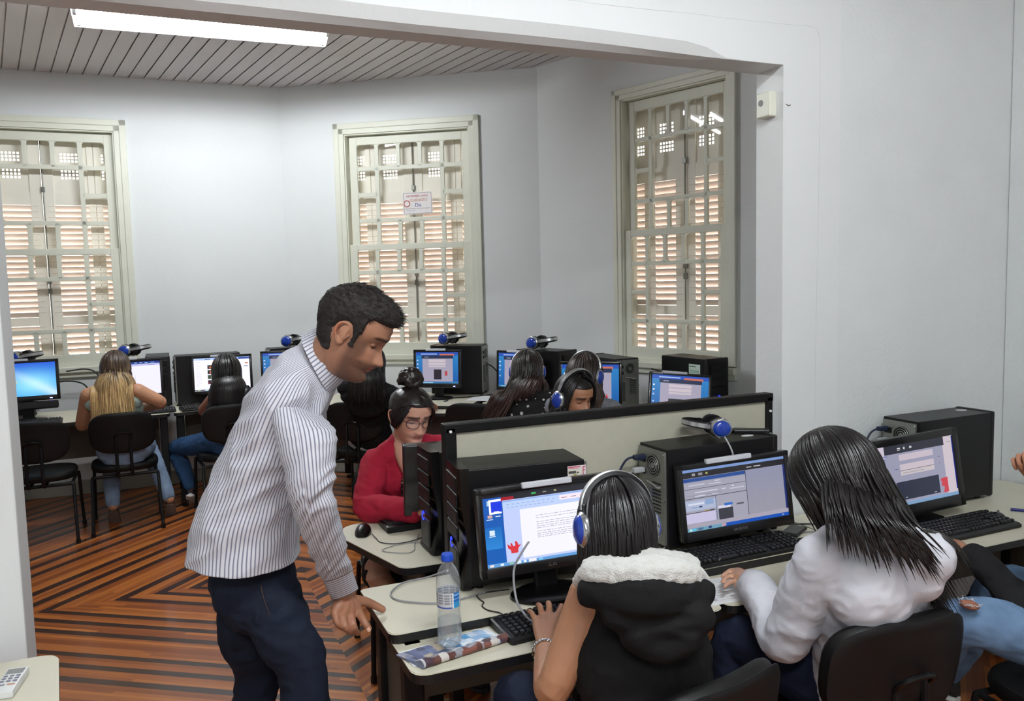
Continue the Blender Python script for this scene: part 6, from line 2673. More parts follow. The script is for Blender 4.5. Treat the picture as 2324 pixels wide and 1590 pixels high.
for i in range(len(rows) - 1):
    for k in range(70):
        f = bm.faces.new((rows[i][k], rows[i][k + 1], rows[i + 1][k + 1], rows[i + 1][k]))
        for lp, (ii, kk) in zip(f.loops, ((i, k), (i, k + 1), (i + 1, k + 1), (i + 1, k))):
            lp[uvl].uv = (.40 * kk / 70, vv[ii])
bmesh.ops.recalc_face_normals(bm, faces=bm.faces)
bmesh.ops.solidify(bm, geom=bm.faces[:], thickness=.002)
wobj('collar', bm, M_STR, man, smooth=True, recalc=False)

# jeans
M_JN = denim('dark_denim', '141b2a')
bl = Blob()
bl.limb([at(575, 1270, 2.19), at(575, 1320, 2.20), at(586, 1350, 2.20)], [.104, .116, .108], n=24, spl=4)
bl.limb([at(612, 1360, 2.17), at(646, 1440, 2.16), knee_n, knee_n.lerp(ank_n, .5), ank_n], [.088, .080, .068, .062, .056], n=18, spl=5)
bl.limb([at(568, 1345, 2.26), at(560, 1440, 2.30), knee_f, knee_f.lerp(ank_f, .5), ank_f], [.090, .078, .066, .062, .056], n=18, spl=5)
jn = bl.build(.007, 5, disp=wrinkle(.006, 12, (1, 1, 1.3), 3))
wobj('jeans', jn, M_JN, man)
bm = NB()
for dx in (0, .004):
    tube(bm, [at(592, 1328, 2.06), at(598, 1355, 2.05), at(612, 1395, 2.06)], .0009, n=5, spl=4)
wobj('seam_stitching', bm, mat('ochre_thread', '6a5236', .8), man)
for a_, nm in ((ank_n, 1), (ank_f, 2)):
    bm = NB()
    M = frame(Vector((a_.x, a_.y, 0)), Vector((.93, -.2, 0)), Vector((0, 0, 1)))
    rings = []
    for (y, w, h) in ((-.075, .02, .05), (-.06, .034, .085), (-.02, .037, .10), (.03, .040, .075), (.09, .046, .052), (.14, .045, .042), (.175, .032, .03), (.19, .012, .02)):
        rings.append([M @ Vector((w * math.cos(q), y, max(.0, h * .5 + h * .5 * math.sin(q)) + .002)) for q in [2 * PI * k / 18 for k in range(18)]])
    grid_faces(bm, rings)
    wobj('shoe', bm, mat('dark_leather', '1b1512', .4), man, smooth=True)
# ------------------------------------------------------------------ seated people
UP = Vector((0, 0, 1))


def shoe(parent, heel, fwd, colour='1a1a1d', sole='d8d8d4', pitch=0, scale=1.0):
    M = Matrix.Translation(Vector(heel)) @ Matrix.Rotation(math.atan2(fwd[1], fwd[0]) - PI / 2, 4, 'Z') @ Matrix.Rotation(rad(pitch), 4, 'X')
    tab = ((-.055, .018, .05), (-.045, .030, .080), (-.01, .034, .092), (.035, .036, .070), (.085, .042, .050), (.135, .042, .040), (.165, .030, .030), (.178, .012, .02))
    bm = NB()
    grid_faces(bm, [[M @ Vector((w * scale * math.cos(q), y * scale, (.018 + h * .5 + h * .5 * math.sin(q)) * scale)) for q in [2 * PI * k / 18 for k in range(18)]] for (y, w, h) in tab])
    u = wobj('shoe', bm, mat('shoe_' + colour, colour, .6), parent, smooth=True)
    bm = NB()
    grid_faces(bm, [[M @ Vector((w * 1.06 * scale * math.cos(q), y * 1.02 * scale, max(0, .013 + .013 * math.sin(q)) * scale)) for q in [2 * PI * k / 18 for k in range(18)]] for (y, w, h) in tab])
    o = wobj('sole', bm, mat('sole_' + sole, sole, .6), parent, smooth=True)
    return u


def seated(label, pelvis, yaw, head, hyaw, hpitch=10, hroll=0, hs=.95, skin='b98a6c', top=('black_knit', '0f0f11'), sleeve=1.0, bottom=('blue_denim', '2c4468'), is_denim=True,
           wl=None, wr=None, el=None, er=None, shl=None, shr=None, hand_l=None, hand_r=None, knees=None, ankles=None, shoes=('1b1b1d', 'd8d8d4'), voxel=.006, face=False, lip='9c5a50', bust=.0,
           trunk_r=.150, sh_w=.165, cover=.35, shoe_pitch=0, hem=.50, top_mat=None, arm_r=1.0, neckline=0.0, wr_amp=.006, head_kw=None, hint=None, belly=None, leg_r=1.0, hvox=.0045, flare=0.0, gap=.013, tsm=6):
    f = Vector((math.cos(rad(yaw)), math.sin(rad(yaw)), 0))
    r = Vector((f.y, -f.x, 0))
    P0 = Vector((pelvis[0], pelvis[1], .56))
    t = thing('person', label, 'person', (P0.x, P0.y, 0))
    M = head_matrix(head, hyaw, hpitch, hroll)
    hc = Vector(head)
    low = M @ Vector((0, -.045, -.10))
    nb = low + (P0 - low).normalized() * .045
    chest = P0.lerp(nb, .68)
    SL = Vector(shl) if shl else nb - r * sh_w - UP * .045
    SR = Vector(shr) if shr else nb + r * sh_w - UP * .045
    WL = Vector(wl) if wl else P0 - r * .16 + f * .38 + UP * .24
    WR = Vector(wr) if wr else P0 + r * .16 + f * .38 + UP * .24
    hn = Vector(hint) if hint else -UP - f * .3
    EL = Vector(el) if el else elbow_ik(SL, WL, hn - r * .5, .275, .25)
    ER = Vector(er) if er else elbow_ik(SR, WR, hn + r * .5, .275, .25)
    if knees is None:
        knees = [P0 + f * .43 - r * .11 - UP * .03, P0 + f * .43 + r * .11 - UP * .03]
    knees = [Vector(k) for k in knees]
    if ankles is None:
        ankles = [k * 1.0 - f * .05 - UP * (k.z - .09) for k in knees]
    knees = [Vector(k) for k in knees]
    ankles = [Vector(a) for a in ankles]
    sk_ = np.array(lin(skin))
    # head chunk
    bl = Blob()
    add_head(bl, M, hs, nb, .050 * hs, ears=face, eyes=face, face=face, **(head_kw or {'female': True}))
    hm = bl.build(hvox if not face else .0028, 2)
    paint(hm, face_paint(M, hs, skin, lips=lip) if face else (lambda co: sk_))
    # arms with hands
    chunks = [hm]
    for (S0, E0, W0, hand, sd) in ((SL, EL, WL, hand_l, 1), (SR, ER, WR, hand_r, -1)):
        bl = Blob()
        bl.limb([S0, S0.lerp(E0, .35), E0, E0.lerp(W0, .35), W0], [v * arm_r for v in (.050, .046, .038, .038, .026)], n=16, spl=5)
        if hand:
            hand(bl, W0)
        else:
            d = (W0 - E0)
            d.z = min(d.z, .02)
            generic_hand(bl, W0, d.normalized(), -UP, -sd, .92, 30, 7, 30)
        chunks.append(bl.build(.0032 if voxel < .006 else .005, 3))
    bl = Blob()
    bl.limb([P0 + UP * .0, P0.lerp(nb, .4), chest, nb.lerp(chest, .25)], [trunk_r * .95, trunk_r * .85, trunk_r, trunk_r * .62], n=22, spl=5, flat=.66, up=f)
    bl.limb([SL, nb, SR], [.044, .048, .044], n=14, spl=4)
    for hp, kn, an in ((P0 - r * .085, knees[0], ankles[0]), (P0 + r * .085, knees[1], ankles[1])):
        bl.limb([hp, hp.lerp(kn, .5), kn, kn.lerp(an, .45), an], [v * leg_r for v in (.080, .070, .052, .050, .034)], n=16, spl=5)
    tr = bl.build(.010, 3)
    chunks.append(tr)
    for c in chunks[1:]:
        paint(c, lambda co: sk_ * (1 + .05 * mnoise.noise(co * 40)))
    wobj('body', join_meshes(chunks, 'body'), M_SKIN, t)
    # top
    if top:
        g_ = gap
        bl = Blob()
        up0 = P0.lerp(nb, .06)
        bl.limb([up0, P0.lerp(nb, .4), chest, nb.lerp(chest, .30)], [trunk_r * (1.0 + flare) + g_, trunk_r * .90 + g_, trunk_r + g_, trunk_r * .64 + g_], n=26, spl=6, flat=.72, up=f)
        bl.limb([SL.lerp(SR, .08) - UP * .06, chest + UP * .03 - f * .01, SR.lerp(SL, .08) - UP * .06], [.058, .088, .058], n=18, spl=5)
        Mb = Matrix(((r.x, f.x, 0, 0), (r.y, f.y, 0, 0), (0, 0, 1, 0), (0, 0, 0, 1)))
        mid = (SL + SR) / 2
        bl.ell(Matrix.Translation(mid - UP * .075 + (chest - mid).normalized() * .01) @ Mb, ((SR - SL).length * (.50 if sleeve else .42), .082 + g_ * .5, .125))
        e0 = .12 if sleeve == 0 else 0
        bl.limb([SL.lerp(SR, .5 + (-.5 + e0)), nb - UP * .012, SR.lerp(SL, e0)], [.056, .057 - neckline, .056], n=16, spl=4)
        if sleeve > 0:
            for (S0, E0, W0) in ((SL, EL, WL), (SR, ER, WR)):
                pts = [S0, S0.lerp(E0, .35), E0, E0.lerp(W0, .35), E0.lerp(W0, .93)]
                rr = [v * arm_r + g_ for v in (.046, .046, .041, .039, .031)]
                n_ = {1.0: 5, .5: 3, .25: 2}[sleeve]
                if sleeve == .25:
                    pts = [S0, S0.lerp(E0, .3)]
                bl.limb(pts[:n_], rr[:n_], n=18, spl=5)
        tm = bl.build(max(voxel, .006), tsm, .6, disp=wrinkle(wr_amp, 11, (1, 1, 1.4), abs(pelvis[0] * 3)))
        wobj(top[2] if len(top) > 2 else 'top', tm, top_mat or cloth(top[0], top[1]), t)
    # trousers
    bl = Blob()
    g_ = .012
    bl.limb([P0 - UP * .01, P0.lerp(nb, .22)], [trunk_r + .006, trunk_r * .92 + .006], n=24, spl=5, flat=.74, up=f)
    for hp, kn, an in ((P0 - r * .085, knees[0], ankles[0]), (P0 + r * .085, knees[1], ankles[1])):
        bl.limb([hp, hp.lerp(kn, .5), kn, kn.lerp(an, .45), kn.lerp(an, .93)] if hem > .45 else [hp, hp.lerp(kn, .5), hp.lerp(kn, .85)],
                [v * leg_r + g_ for v in ((.082, .072, .054, .050, .038) if hem > .45 else (.085, .080, .072))], n=18, spl=5)
    bmz = bl.build(.008, 4, disp=wrinkle(.005, 13, (1, 1, 1.3), 2))
    wobj('trousers' if hem > .45 else 'skirt', bmz, denim(*bottom) if is_denim else cloth(*bottom), t)
    for a in ankles:
        shoe(t, (a.x, a.y, max(0, a.z - .09)), f, shoes[0], shoes[1], shoe_pitch)
    return t, M, dict(f=f, r=r, P0=P0, nb=nb, chest=chest, SL=SL, SR=SR, EL=EL, ER=ER, WL=WL, WR=WR)


def add_hair(t, M, hs, n, length, c0, c1=None, thick=.010, capcol=None, extra=None, mt=None, J=None, hairline=hl_woman, **kw):
    ms = [hair_cap(M, hs, .003, capcol or c0, hairline)]
    kw.setdefault('grow', thick + .004)
    cols = []
    if J:
        cols = [((J['nb'], J['P0']), .125), ((J['SL'] - UP * .01, J['SR'] - UP * .01), .072)]
    ms.append(hair_strands(M, hs, n, length, c0, c1, colliders=kw.pop('colliders', cols), **kw))
    if extra:
        ms += extra
    return wobj('hair', join_meshes(ms, 'hair'), mt or M_HAIR, t)


def worn(M, hs, tilt=0):
    return M @ Matrix.Rotation(rad(tilt), 4, 'X') @ Matrix.Translation((0, -.006, .036 * hs)) @ Matrix.Diagonal((1.12 * hs, 1.1 * hs, 1.13 * hs, 1))


# 1. girl in the sleeveless black vest, seen from behind
def vest_hand(bl, W):
    mc = [at(1262, 1400, 2.21), at(1247, 1396, 2.22), at(1230, 1400, 2.215), at(1217, 1410, 2.19)]
    fg = [[at(1270, 1385, 2.245), at(1274, 1375, 2.275), at(1274, 1374, 2.30)],
          [at(1246, 1373, 2.26), at(1244, 1368, 2.295), at(1244, 1372, 2.315)],
          [at(1226, 1377, 2.25), at(1221, 1372, 2.285), at(1220, 1376, 2.31)],
          [at(1207, 1391, 2.22), at(1201, 1386, 2.25), at(1200, 1389, 2.275)]]
    th_ = [at(1262, 1440, 2.12), at(1282, 1425, 2.16), at(1292, 1408, 2.2), at(1294, 1398, 2.24)]
    add_hand(bl, W, mc, fg, th_, pr=.0185, r0=.0088)


vest_head = at(1398, 1192, 1.93)
tv, MV, JV = seated('girl in a sleeveless black vest with a white fleece hood typing at the document screen',
                    (at(1505, 1590, 1.80).x, at(1505, 1590, 1.80).y), 84, vest_head, 84, 20, 4, .93, skin='a8785a', top=('black_fleece', '070708', 'vest'), sleeve=0,
                    bottom=('navy_denim', '11182a'), wl=at(1238, 1474, 2.035), el=at(1256, 1560, 1.82), shl=at(1342, 1350, 1.86), shr=at(1560, 1345, 1.80),
                    wr=(1.20, 2.0, .775), hand_l=vest_hand, voxel=.005, trunk_r=.152, arm_r=1.05, knees=[at(1175, 1580, 2.12), at(1440, 1640, 2.15)])
# hood: fleece roll round the neck and black bag on the back
hb = [at(1318, 1318, 1.80), at(1345, 1300, 1.74), at(1420, 1300, 1.70), at(1500, 1296, 1.70), at(1560, 1302, 1.73), at(1594, 1320, 1.80)]
bl = Blob()
bl.limb([p - CDv * 0 for p in hb], [.018, .026, .032, .034, .030, .018], n=16, spl=6)
bl.limb([at(1345, 1290, 1.84), at(1450, 1276, 1.84), at(1560, 1284, 1.84)], [.028, .034, .03], n=14, spl=5)
fl_ = wrinkle(.0035, 70, (1, 1, 1), 5, False)
hm_ = bl.build(.0045, 2, disp=fl_)
wobj('fleece_lining', hm_, cloth('white_fleece', 'cfcfca', .95, bump=.5, bscale=300, sheen=.4), tv)
bl = Blob()
bl.limb([at(1345, 1345, 1.735), at(1470, 1350, 1.69), at(1590, 1345, 1.74)], [.036, .050, .034], n=18, spl=6)
bl.limb([at(1400, 1390, 1.70), at(1490, 1415, 1.715), at(1580, 1400, 1.70)], [.036, .052, .04], n=18, spl=6)
bl.limb([at(1450, 1440, 1.70), at(1500, 1455, 1.715), at(1560, 1440, 1.70)], [.04, .05, .04], n=18, spl=6)
hd = bl.build(.006, 6, disp=wrinkle(.005, 9, (1, 1, 2), 8))
wobj('hood', hd, MATS['black_fleece'], tv)
add_hair(tv, MV, .93, 900, .165, '141113', '1e1917', thick=.008, J=None, part=-.004, seed=11, face_gap=48, r=.0034, spread=.16, wav=.0015, jitter=.004, taper_at=.8, min_len=.75,
         colliders=[((JV['nb'] - UP * .02, JV['P0']), .085)])
headset('blue and silver headphones worn by the girl in the black vest', worn(MV, .93, 6), open_=.080)
# chain bracelet
t = thing('bracelet', 'silver chain bracelet on the wrist of the girl in the vest', 'bracelet', tuple(at(1234, 1470, 2.04)))
ax_ = (at(1238, 1440, 2.12) - at(1240, 1500, 1.97)).normalized()
u1 = ax_.cross(UP).normalized()
u2 = ax_.cross(u1)
for k in range(22):
    a = 2 * PI * k / 22
    c = at(1237, 1478, 2.025) + (u1 * math.cos(a) + u2 * math.sin(a)) * .0315
    bm = NB()
    M = Matrix.Translation(c) @ frame((0, 0, 0), (u1 * -math.sin(a) + u2 * math.cos(a)) + ax_ * .5, (u1 * math.cos(a) + u2 * math.sin(a)))
    bmesh.ops.create_uvsphere(bm, u_segments=8, v_segments=6, radius=1, matrix=M @ Matrix.Diagonal((.0085, .0042, .0026, 1)))
    wobj('chain_link', bm, mat('bright_silver', 'e6e6e8', .15, metal=1.0), t, smooth=True)


# 2. woman in the white shirt
def white_hand(bl, W):
    mc = [at(1672, 1318, 2.50), at(1668, 1306, 2.52), at(1668, 1298, 2.54), at(1674, 1293, 2.56)]
    fg = [[at(1656, 1322, 2.485), at(1648, 1328, 2.465), at(1645, 1331, 2.45)],
          [at(1652, 1309, 2.515), at(1643, 1315, 2.50), at(1640, 1320, 2.485)],
          [at(1652, 1299, 2.54), at(1643, 1304, 2.53), at(1640, 1308, 2.52)],
          [at(1660, 1293, 2.56), at(1652, 1296, 2.56), at(1648, 1300, 2.55)]]
    th_ = [at(1690, 1322, 2.46), at(1682, 1328, 2.45), at(1672, 1328, 2.45)]
    add_hand(bl, W, mc, fg, th_, pr=.0165, r0=.0078)


wh = at(1897, 1080, 2.17)
tw, MW, JW = seated('woman with long black hair in a white shirt bending over the printed sheet', (1.74, 1.60), 92, wh, 108, 28, 6, 1.0, skin='c69a82', top=('white_cotton', 'cfd0d8', 'shirt'), sleeve=1.0,
                    bottom=('navy_denim', '11182a'), wl=at(1706, 1316, 2.45), el=at(1782, 1452, 2.17), shl=at(1862, 1268, 2.05), shr=at(2105, 1262, 2.02), wr=(2.12, 1.98, .79),
                    hand_l=white_hand, voxel=.0045, trunk_r=.162, arm_r=1.0, wr_amp=.006, gap=.022, tsm=22, knees=[at(1665, 1450, 2.45), (1.95, 2.0, .53)])


def back_locks():
    rn = random.Random(77)
    bm = NB()
    for k in range(210):
        q = rn.random()
        x0 = 1872 + 165 * q + rn.uniform(-8, 8)
        y0 = 1095 + 50 * q + rn.uniform(-12, 12)
        ln = (.55 + .45 * rn.random()) * (1 - .35 * (q - .5) ** 2)
        dx = 12 + 95 * q + rn.uniform(-16, 16)
        dy = 130 * ln + 20 * q
        dd = 1.99
        pts = [at(x0, y0, dd + .05), at(x0 + dx * .22, y0 + dy * .4, dd - .035), at(x0 + dx * .62, y0 + dy * .85, dd - .075), at(x0 + dx, y0 + dy * 1.28 + rn.uniform(-10, 14), dd - .085 + .02 * q)]
        r0 = rn.uniform(.0022, .0048)
        tube(bm, pts, [r0, r0 * 1.1, r0 * .8, .0004], n=5, spl=5)
    me = bpy.data.meshes.new('locks')
    bm.to_mesh(me)
    bm.free()
    paint(me, lambda co: np.array(lin('161213')) * (1 + .5 * mnoise.noise(co * 80)))
    return me


nb_ = JW['nb']
ax_ = (MW @ Vector((0, -.03, -.06)) - nb_).normalized()
u1 = ax_.cross(CFv).normalized()
u2 = ax_.cross(u1)
bm = NB()
grid_faces(bm, [[nb_ + ax_ * h + (u1 * math.cos(q) + u2 * math.sin(q)) * r_ for q in [2 * PI * k / 40 for k in range(40)]] for h, r_ in ((.0, .072), (.03, .062), (.055, .059), (.058, .063), (.03, .070), (.004, .082))], capA=False, capB=False)
wobj('blue_collar', bm, cloth('royal_blue_cotton', '1c3f9a'), tw, smooth=True)
hcol = [((JW['nb'] - UP * .20, JW['P0']), .150), ((JW['SL'] - UP * .03, JW['SR'] - UP * .03), .092)]
add_hair(tw, MW, 1.0, 1300, .40, '120f10', '1c1614', thick=.014, part=.004, seed=21, face_gap=46, r=.0036, spread=.10, wav=.003, wavf=14, jitter=.006, min_len=.35, taper_at=.6,
         colliders=hcol, back_pull=.16, gravity=tuple(-UP + CRv * .32 - CFv * .22), az_len=lambda a, s: (.45 if s < 0 else 1.0), extra=[back_locks()])


# 3. person at the right edge
def fist(bl, W):
    generic_hand(bl, W, (-.4, .1, .9), (-.7, -.3, 0), 1, .95, 75, 4, 25)


tr_, MR, JR = seated('person at the right edge in ripped light blue jeans and black sleeves, mostly cut off', (2.62, 1.45), 96, (2.80, 1.62, 1.22), 100, 15, 0, .97, skin='a8765c', top=('black_knit', '0f0f11', 'sweater'), sleeve=1.0,
                     bottom=('faded_denim', '6c87a8'), wl=at(2203, 1252, 2.66), el=at(2345, 1395, 2.45), shl=(2.57, 1.50, 1.0), wr=at(2352, 1095, 2.45), er=(2.95, 1.62, .80), hand_r=fist, voxel=.0055,
                     knees=[at(2178, 1412, 2.50), (2.75, 1.95, .55)], ankles=[(2.45, 2.08, .09), (2.78, 2.2, .09)], leg_r=1.12)
add_hair(tr_, MR, .97, 260, .18, '17110f', J=JR, seed=31)
kc = at(2200, 1372, 2.42)
bm = NB()
bmesh.ops.create_uvsphere(bm, u_segments=14, v_segments=10, radius=1, matrix=Matrix.Translation(kc) @ Matrix.Diagonal((.022, .03, .012, 1)))
wobj('knee_skin', bm, mat('knee_skin', 'a0634a', .5), tr_, smooth=True)
rnd = random.Random(9)
bm = NB()
for k in range(34):
    a = rnd.uniform(0, 2 * PI)
    p = kc + Vector((.024 * math.cos(a), .032 * math.sin(a), .006))
    tube(bm, [p, p + Vector((rnd.uniform(-.012, .012), rnd.uniform(-.012, .012), rnd.uniform(.0, .008)))], .0012, n=4)
wobj('frayed_threads', bm, cloth('frayed_cotton', 'cdd6de'), tr_)
t = thing('pen', 'dark blue pen held up at the right edge of the photo', 'pen', tuple(at(2326, 1040, 2.45)))
bm = NB()
cyl(bm, (0, 0, -.05), (.02, 0, .05), .005, n=10)
obj('barrel', bm, MATS['navy_plastic'], t)

# 4. girl in the red cardigan
rh = at(932, 941, 3.36)
tred, MRd, JRd = seated('girl with glasses and a hair bun in a red cardigan looking down at her screen', (0.98, 3.40), -86, rh, -79, 15, -3, 1.0, skin='c2917a', top=('red_knit', 'a01c33', 'cardigan'), sleeve=1.0,
                        bottom=('dark_print', '1b1a1a'), is_denim=False, wl=(1.14, 3.13, .79), wr=at(948, 1160, 3.13), er=at(832, 1150, 3.28), shr=at(852, 1050, 3.42), face=True, lip='b0625c', voxel=.005,
                        trunk_r=.140, sh_w=.155, hem=.2, wr_amp=.005, knees=[(1.10, 3.0, .55), at(858, 1305, 3.10)], ankles=[(1.12, 3.2, .09), (1.02, 3.3, .09)], arm_r=1.08, shoes=('161616', '2a2a2a'))
# neckline skin and dark print dress in the opening
f_, r_ = JRd['f'], JRd['r']
bl = Blob()
nb_ = JRd['nb']
bl.limb([nb_ + f_ * .028 + UP * .005, nb_ + f_ * .055 - UP * .05, nb_ + f_ * .082 - UP * .12], [.060, .058, .036], n=16, spl=4, flat=.62, up=f_)
nk = bl.build(.004, 3)
paint(nk, lambda co: np.array(lin('c2917a')))
wobj('neckline', nk, M_SKIN, tred)
bl = Blob()
bl.limb([nb_ + f_ * .080 - UP * .155, nb_ + f_ * .10 - UP * .24, nb_ + f_ * .10 - UP * .36], [.048, .056, .05], n=16, spl=4, flat=.7, up=f_)
dr = bl.build(.005, 3)
dm = bpy.data.materials.new('leaf_print')
dm.use_nodes = True
nt = dm.node_tree
tc = nt.nodes.new('ShaderNodeTexCoord')
vo = nt.nodes.new('ShaderNodeTexVoronoi')
vo.inputs['Scale'].default_value = 85
rp = nt.nodes.new('ShaderNodeValToRGB')
rp.color_ramp.interpolation = 'CONSTANT'
rp.color_ramp.elements[0].color = lin('a7ad98') + (1,)
rp.color_ramp.elements[1].position = .30
rp.color_ramp.elements[1].color = lin('15171a') + (1,)
nt.links.new(tc.outputs['Object'], vo.inputs['Vector'])
nt.links.new(vo.outputs['Distance'], rp.inputs[0])
nt.links.new(rp.outputs[0], nt.nodes['Principled BSDF'].inputs['Base Color'])
nt.nodes['Principled BSDF'].inputs['Roughness'].default_value = .8
wobj('printed_blouse', dr, dm, tred)
# hair pulled up with side-swept fringe
def hl_bun(x, y, z):
    return max(sm(.058, .070, z + max(0, (.060 - y)) * 1.1), sm(.022, .0, y) * sm(-.07, -.045, z))


ex = []
bl = Blob()
bl.ell(MRd @ Matrix.Translation((.0, -.045, .150)), (.052, .046, .042))
bl.limb([MRd @ Vector((.04 * math.cos(a), -.045 + .036 * math.sin(a), .135 + .012 * math.sin(3 * a))) for a in [k * .7 for k in range(9)]], [.018] * 9, n=10, spl=4)
bn = bl.build(.004, 1, disp=wrinkle(.004, 60, (1, 1, 1), 4))
paint(bn, lambda co: np.array(lin('1d1512')))
ex.append(bn)
bm = NB()
for k in range(60):       # fringe swept to her left side, from a parting on her right
    q = k / 59
    x0 = .012 - .004 * q
    pts = [MRd @ Vector((x0, .050 + .034 * q, .110 - .022 * q)), MRd @ Vector((-.026 - .014 * q, .080 + .016 * q, .092 - .026 * q)), MRd @ Vector((-.062 - .004 * q, .062 + .014 * q, .056 - .022 * q)), MRd @ Vector((-.084 + .002 * q, .030 + .020 * q, .008 - .012 * q)), MRd @ Vector((-.088, .012 + .010 * q, -.030 + .012 * q))]
    tube(bm, pts, [.0042, .0042, .0040, .003, .001], n=5, spl=4)
    if k < 6:
        pts = [MRd @ Vector((x0 + .004, .060 + .016 * q, .098 - .012 * q)), MRd @ Vector((.045 + .01 * q, .066 - .012 * q, .074 - .01 * q)), MRd @ Vector((.072 + .004 * q, .040 - .03 * q, .036 - .01 * q)), MRd @ Vector((.078, .022 - .05 * q, .0 + .01 * q)), MRd @ Vector((.076, .020 - .06 * q, -.022 + .04 * q))]
        tube(bm, pts, [.0042, .0042, .0038, .0028, .001], n=5, spl=4)
fm = bpy.data.meshes.new('fringe')
bm.to_mesh(fm)
bm.free()
paint(fm, lambda co: np.array(lin('1a1311')) * (1 + .6 * mnoise.noise(co * 90)))
ex.append(fm)
cp = hair_cap(MRd, .99, .009, '1a1413', hl_bun, 96, 70)
st = hair_strands(MRd, 1.0, 420, .012, '1a1413', None, face_gap=70, r=.0036, spread=0, wav=0, jitter=0, grow=.006, min_len=.9)
wobj('hair', join_meshes([cp, st] + ex, 'hair'), M_HAIR, tred)
glasses(tred, MRd, .99)

# 5. curly haired girl behind the low screen
ch = at(1305, 901, 3.85)
tc_, MC, JC = seated('girl with curly black hair and headphones looking down behind the low screen', (1.80, 3.62), -88, ch, -76, 12, 0, .93, skin='a77558', top=('grey_knit', '3a3b40', 'sweater'), sleeve=1.0,
                     bottom=('dark_denim', '141b2a'), face=True, lip='a05a50', voxel=.006)
add_hair(tc_, MC, .93, 750, .20, '120e0d', '1c1412', thick=.016, hairline=hl_bun, J=None, part=.0, seed=41, face_gap=66, r=.0042, spread=.55, wav=.010, wavf=38, jitter=.012, grow=.016, min_len=.5, root_front=.030)
headset('blue headphones with a white band worn by the curly haired girl', worn(MC, 1.02, -4), open_=.084)

# 6. blonde girl
bh = at(262, 835, 5.78)
tb, MB_, JB = seated('girl with long ombre blonde hair and bare shoulders in pale jeans, seen from behind', (-.31, 6.36), 88, bh, 84, 14, 0, 1.0, skin='b98768', top=('pale_top', '9fb0a8', 'top'), sleeve=0,
                     bottom=('pale_denim', '7f93ad'), wr=at(318, 928, 6.05), er=at(364, 912, 5.82), shr=at(312, 888, 5.74), wl=(-.50, 6.72, .79), arm_r=1.15,
                     knees=[(-.42, 6.72, .5), (-.16, 6.72, .5)], ankles=[(-.41, 6.48, .13), (-.03, 6.50, .13)], shoes=('4c3f3a', '5f4d45'), shoe_pitch=-62, sh_w=.17)
add_hair(tb, MB_, 1.0, 800, .44, '3b2b22', 'c2a270', thick=.010, capcol='35271f', J=JB, seed=51, face_gap=60, r=.0055, spread=.10, wav=.005, wavf=12, jitter=.008, min_len=.6, mt=M_HAIRB, tip_mix=(.25, .62), flare=.10, az_bias=lambda f: f ** .7)

# 7. black haired girl
gh = at(514, 842, 6.05)
tg, MG, JG = seated('girl with straight black hair in a dark top and blue jeans at the web page', (.42, 6.35), 84, gh, 92, 12, 0, 1.0, skin='8c5a44', top=('black_top', '0e0e11', 'top'), sleeve=0,
                    bottom=('mid_blue_denim', '2e4a6e'), wl=at(478, 925, 6.35), el=at(462, 930, 6.15), shl=at(497, 890, 6.02), knees=[at(400, 1018, 6.35), (.62, 6.75, .52)],
                    ankles=[Vector((at(432, 1110, 6.3).x, at(432, 1110, 6.3).y, .16)), (.60, 6.72, .09)], shoes=('17181c', 'dadad6'), arm_r=1.05, shoe_pitch=-30)
add_hair(tg, MG, 1.0, 600, .30, '0f0d0e', '151213', thick=.014, J=JG, seed=61, face_gap=55, r=.0055, spread=.06, wav=.001, jitter=.003, min_len=.8, taper_at=.9)
bm = NB()
rg_ = [MG @ Vector((.10 * math.cos(a), -.055 + .055 * math.sin(a), -.115 + .012 * math.cos(a))) for a in [PI + PI * k / 16 for k in range(17)]]
tube(bm, rg_, .008, n=8, spl=2)
wobj('silver_collar', bm, M_SILVER, tg, smooth=True)

# 8. girl in a black top behind the man
th_ = at(840, 822, 5.72)
t8, M8, J8 = seated('girl with long black hair in a black top and white skirt behind the man\'s face', (1.36, 5.93), 55, th_, 50, 12, 0, 1.0, skin='a9775c', top=('black_knit', '0f0f11', 'top'), sleeve=1.0,
                    bottom=('pale_striped_cotton', 'b9bcc0'), is_denim=False, wr=at(966, 914, 6.10), er=at(915, 905, 5.85), shr=at(882, 890, 5.72), flare=.1, trunk_r=.155, hem=.2)
add_hair(t8, M8, 1.0, 500, .30, '100e0f', '17130f', thick=.012, J=J8, seed=71, face_gap=55, r=.0055, spread=.10, wav=.002, jitter=.005)

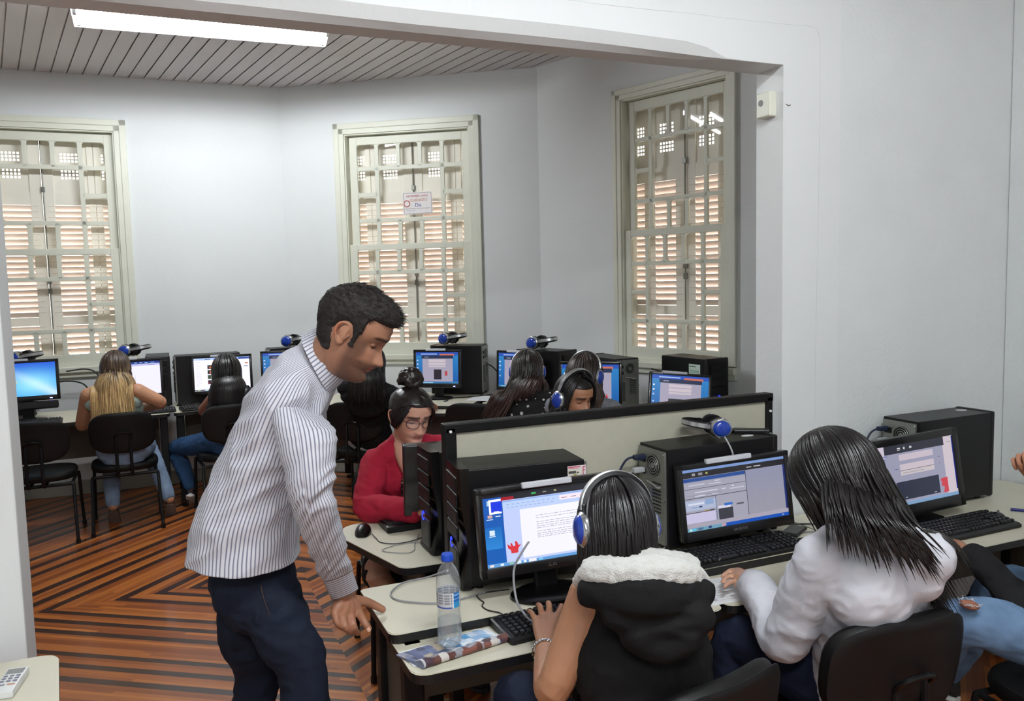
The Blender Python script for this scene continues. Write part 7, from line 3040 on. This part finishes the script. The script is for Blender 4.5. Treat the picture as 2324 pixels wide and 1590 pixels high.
# 9. girl in the dotted blouse
dotm = bpy.data.materials.new('dotted_fabric')
dotm.use_nodes = True
nt = dotm.node_tree
tc = nt.nodes.new('ShaderNodeTexCoord')
vo = nt.nodes.new('ShaderNodeTexVoronoi')
vo.inputs['Scale'].default_value = 24
vo.inputs['Randomness'].default_value = .55
rp = nt.nodes.new('ShaderNodeValToRGB')
rp.color_ramp.interpolation = 'CONSTANT'
rp.color_ramp.elements[0].color = lin('d4d2cc') + (1,)
rp.color_ramp.elements[1].position = .24
rp.color_ramp.elements[1].color = lin('101012') + (1,)
nt.links.new(tc.outputs['Object'], vo.inputs['Vector'])
nt.links.new(vo.outputs['Distance'], rp.inputs[0])
nt.links.new(rp.outputs[0], nt.nodes['Principled BSDF'].inputs['Base Color'])
nt.nodes['Principled BSDF'].inputs['Roughness'].default_value = .8
ph_ = at(1197, 842, 5.05)
t9, M9, J9 = seated('girl with long dark hair in a black blouse with white dots, seen from behind', (2.16, 4.62), 64, ph_, 62, 14, 0, 1.0, skin='a5704f', top=('black_knit', '0f0f11', 'blouse'), sleeve=.25,
                    bottom=('dark_denim', '141b2a'), top_mat=dotm, trunk_r=.16, wr=(2.62, 4.90, .80), arm_r=1.1)
add_hair(t9, M9, 1.0, 650, .40, '1c1513', '3a2620', thick=.012, J=J9, seed=81, face_gap=52, r=.005, spread=.10, wav=.005, wavf=14, jitter=.010, gravity=tuple(-UP - CRv * .55), az_len=lambda a, s_: (.55 if s_ > 0 else 1.0), min_len=.45, taper_at=.7)
headset('headphones with a white band on the girl in the dotted blouse', worn(M9, 1.0, -6), open_=.08)

# 10. girl with brown hair, glasses and headphones
jh = at(1326, 852, 4.62)
t10, M10, J10 = seated('girl with long brown hair, glasses and headphones in a grey hoodie', (2.28, 3.98), 46, jh, 34, 10, 0, 1.0, skin='b07d66', top=('grey_jersey', '77797f', 'hoodie'), sleeve=1.0,
                       bottom=('dark_denim', '141b2a'), face=True, trunk_r=.15, hvox=.004)
add_hair(t10, M10, 1.0, 650, .24, '2c211d', '46352c', thick=.012, J=J10, seed=91, face_gap=62, r=.0048, spread=.06, wav=.002, jitter=.004, min_len=.6)
glasses(t10, M10, 1.0)
headset('headphones with a white band over the long brown hair', worn(M10, 1.02, -4), open_=.082)
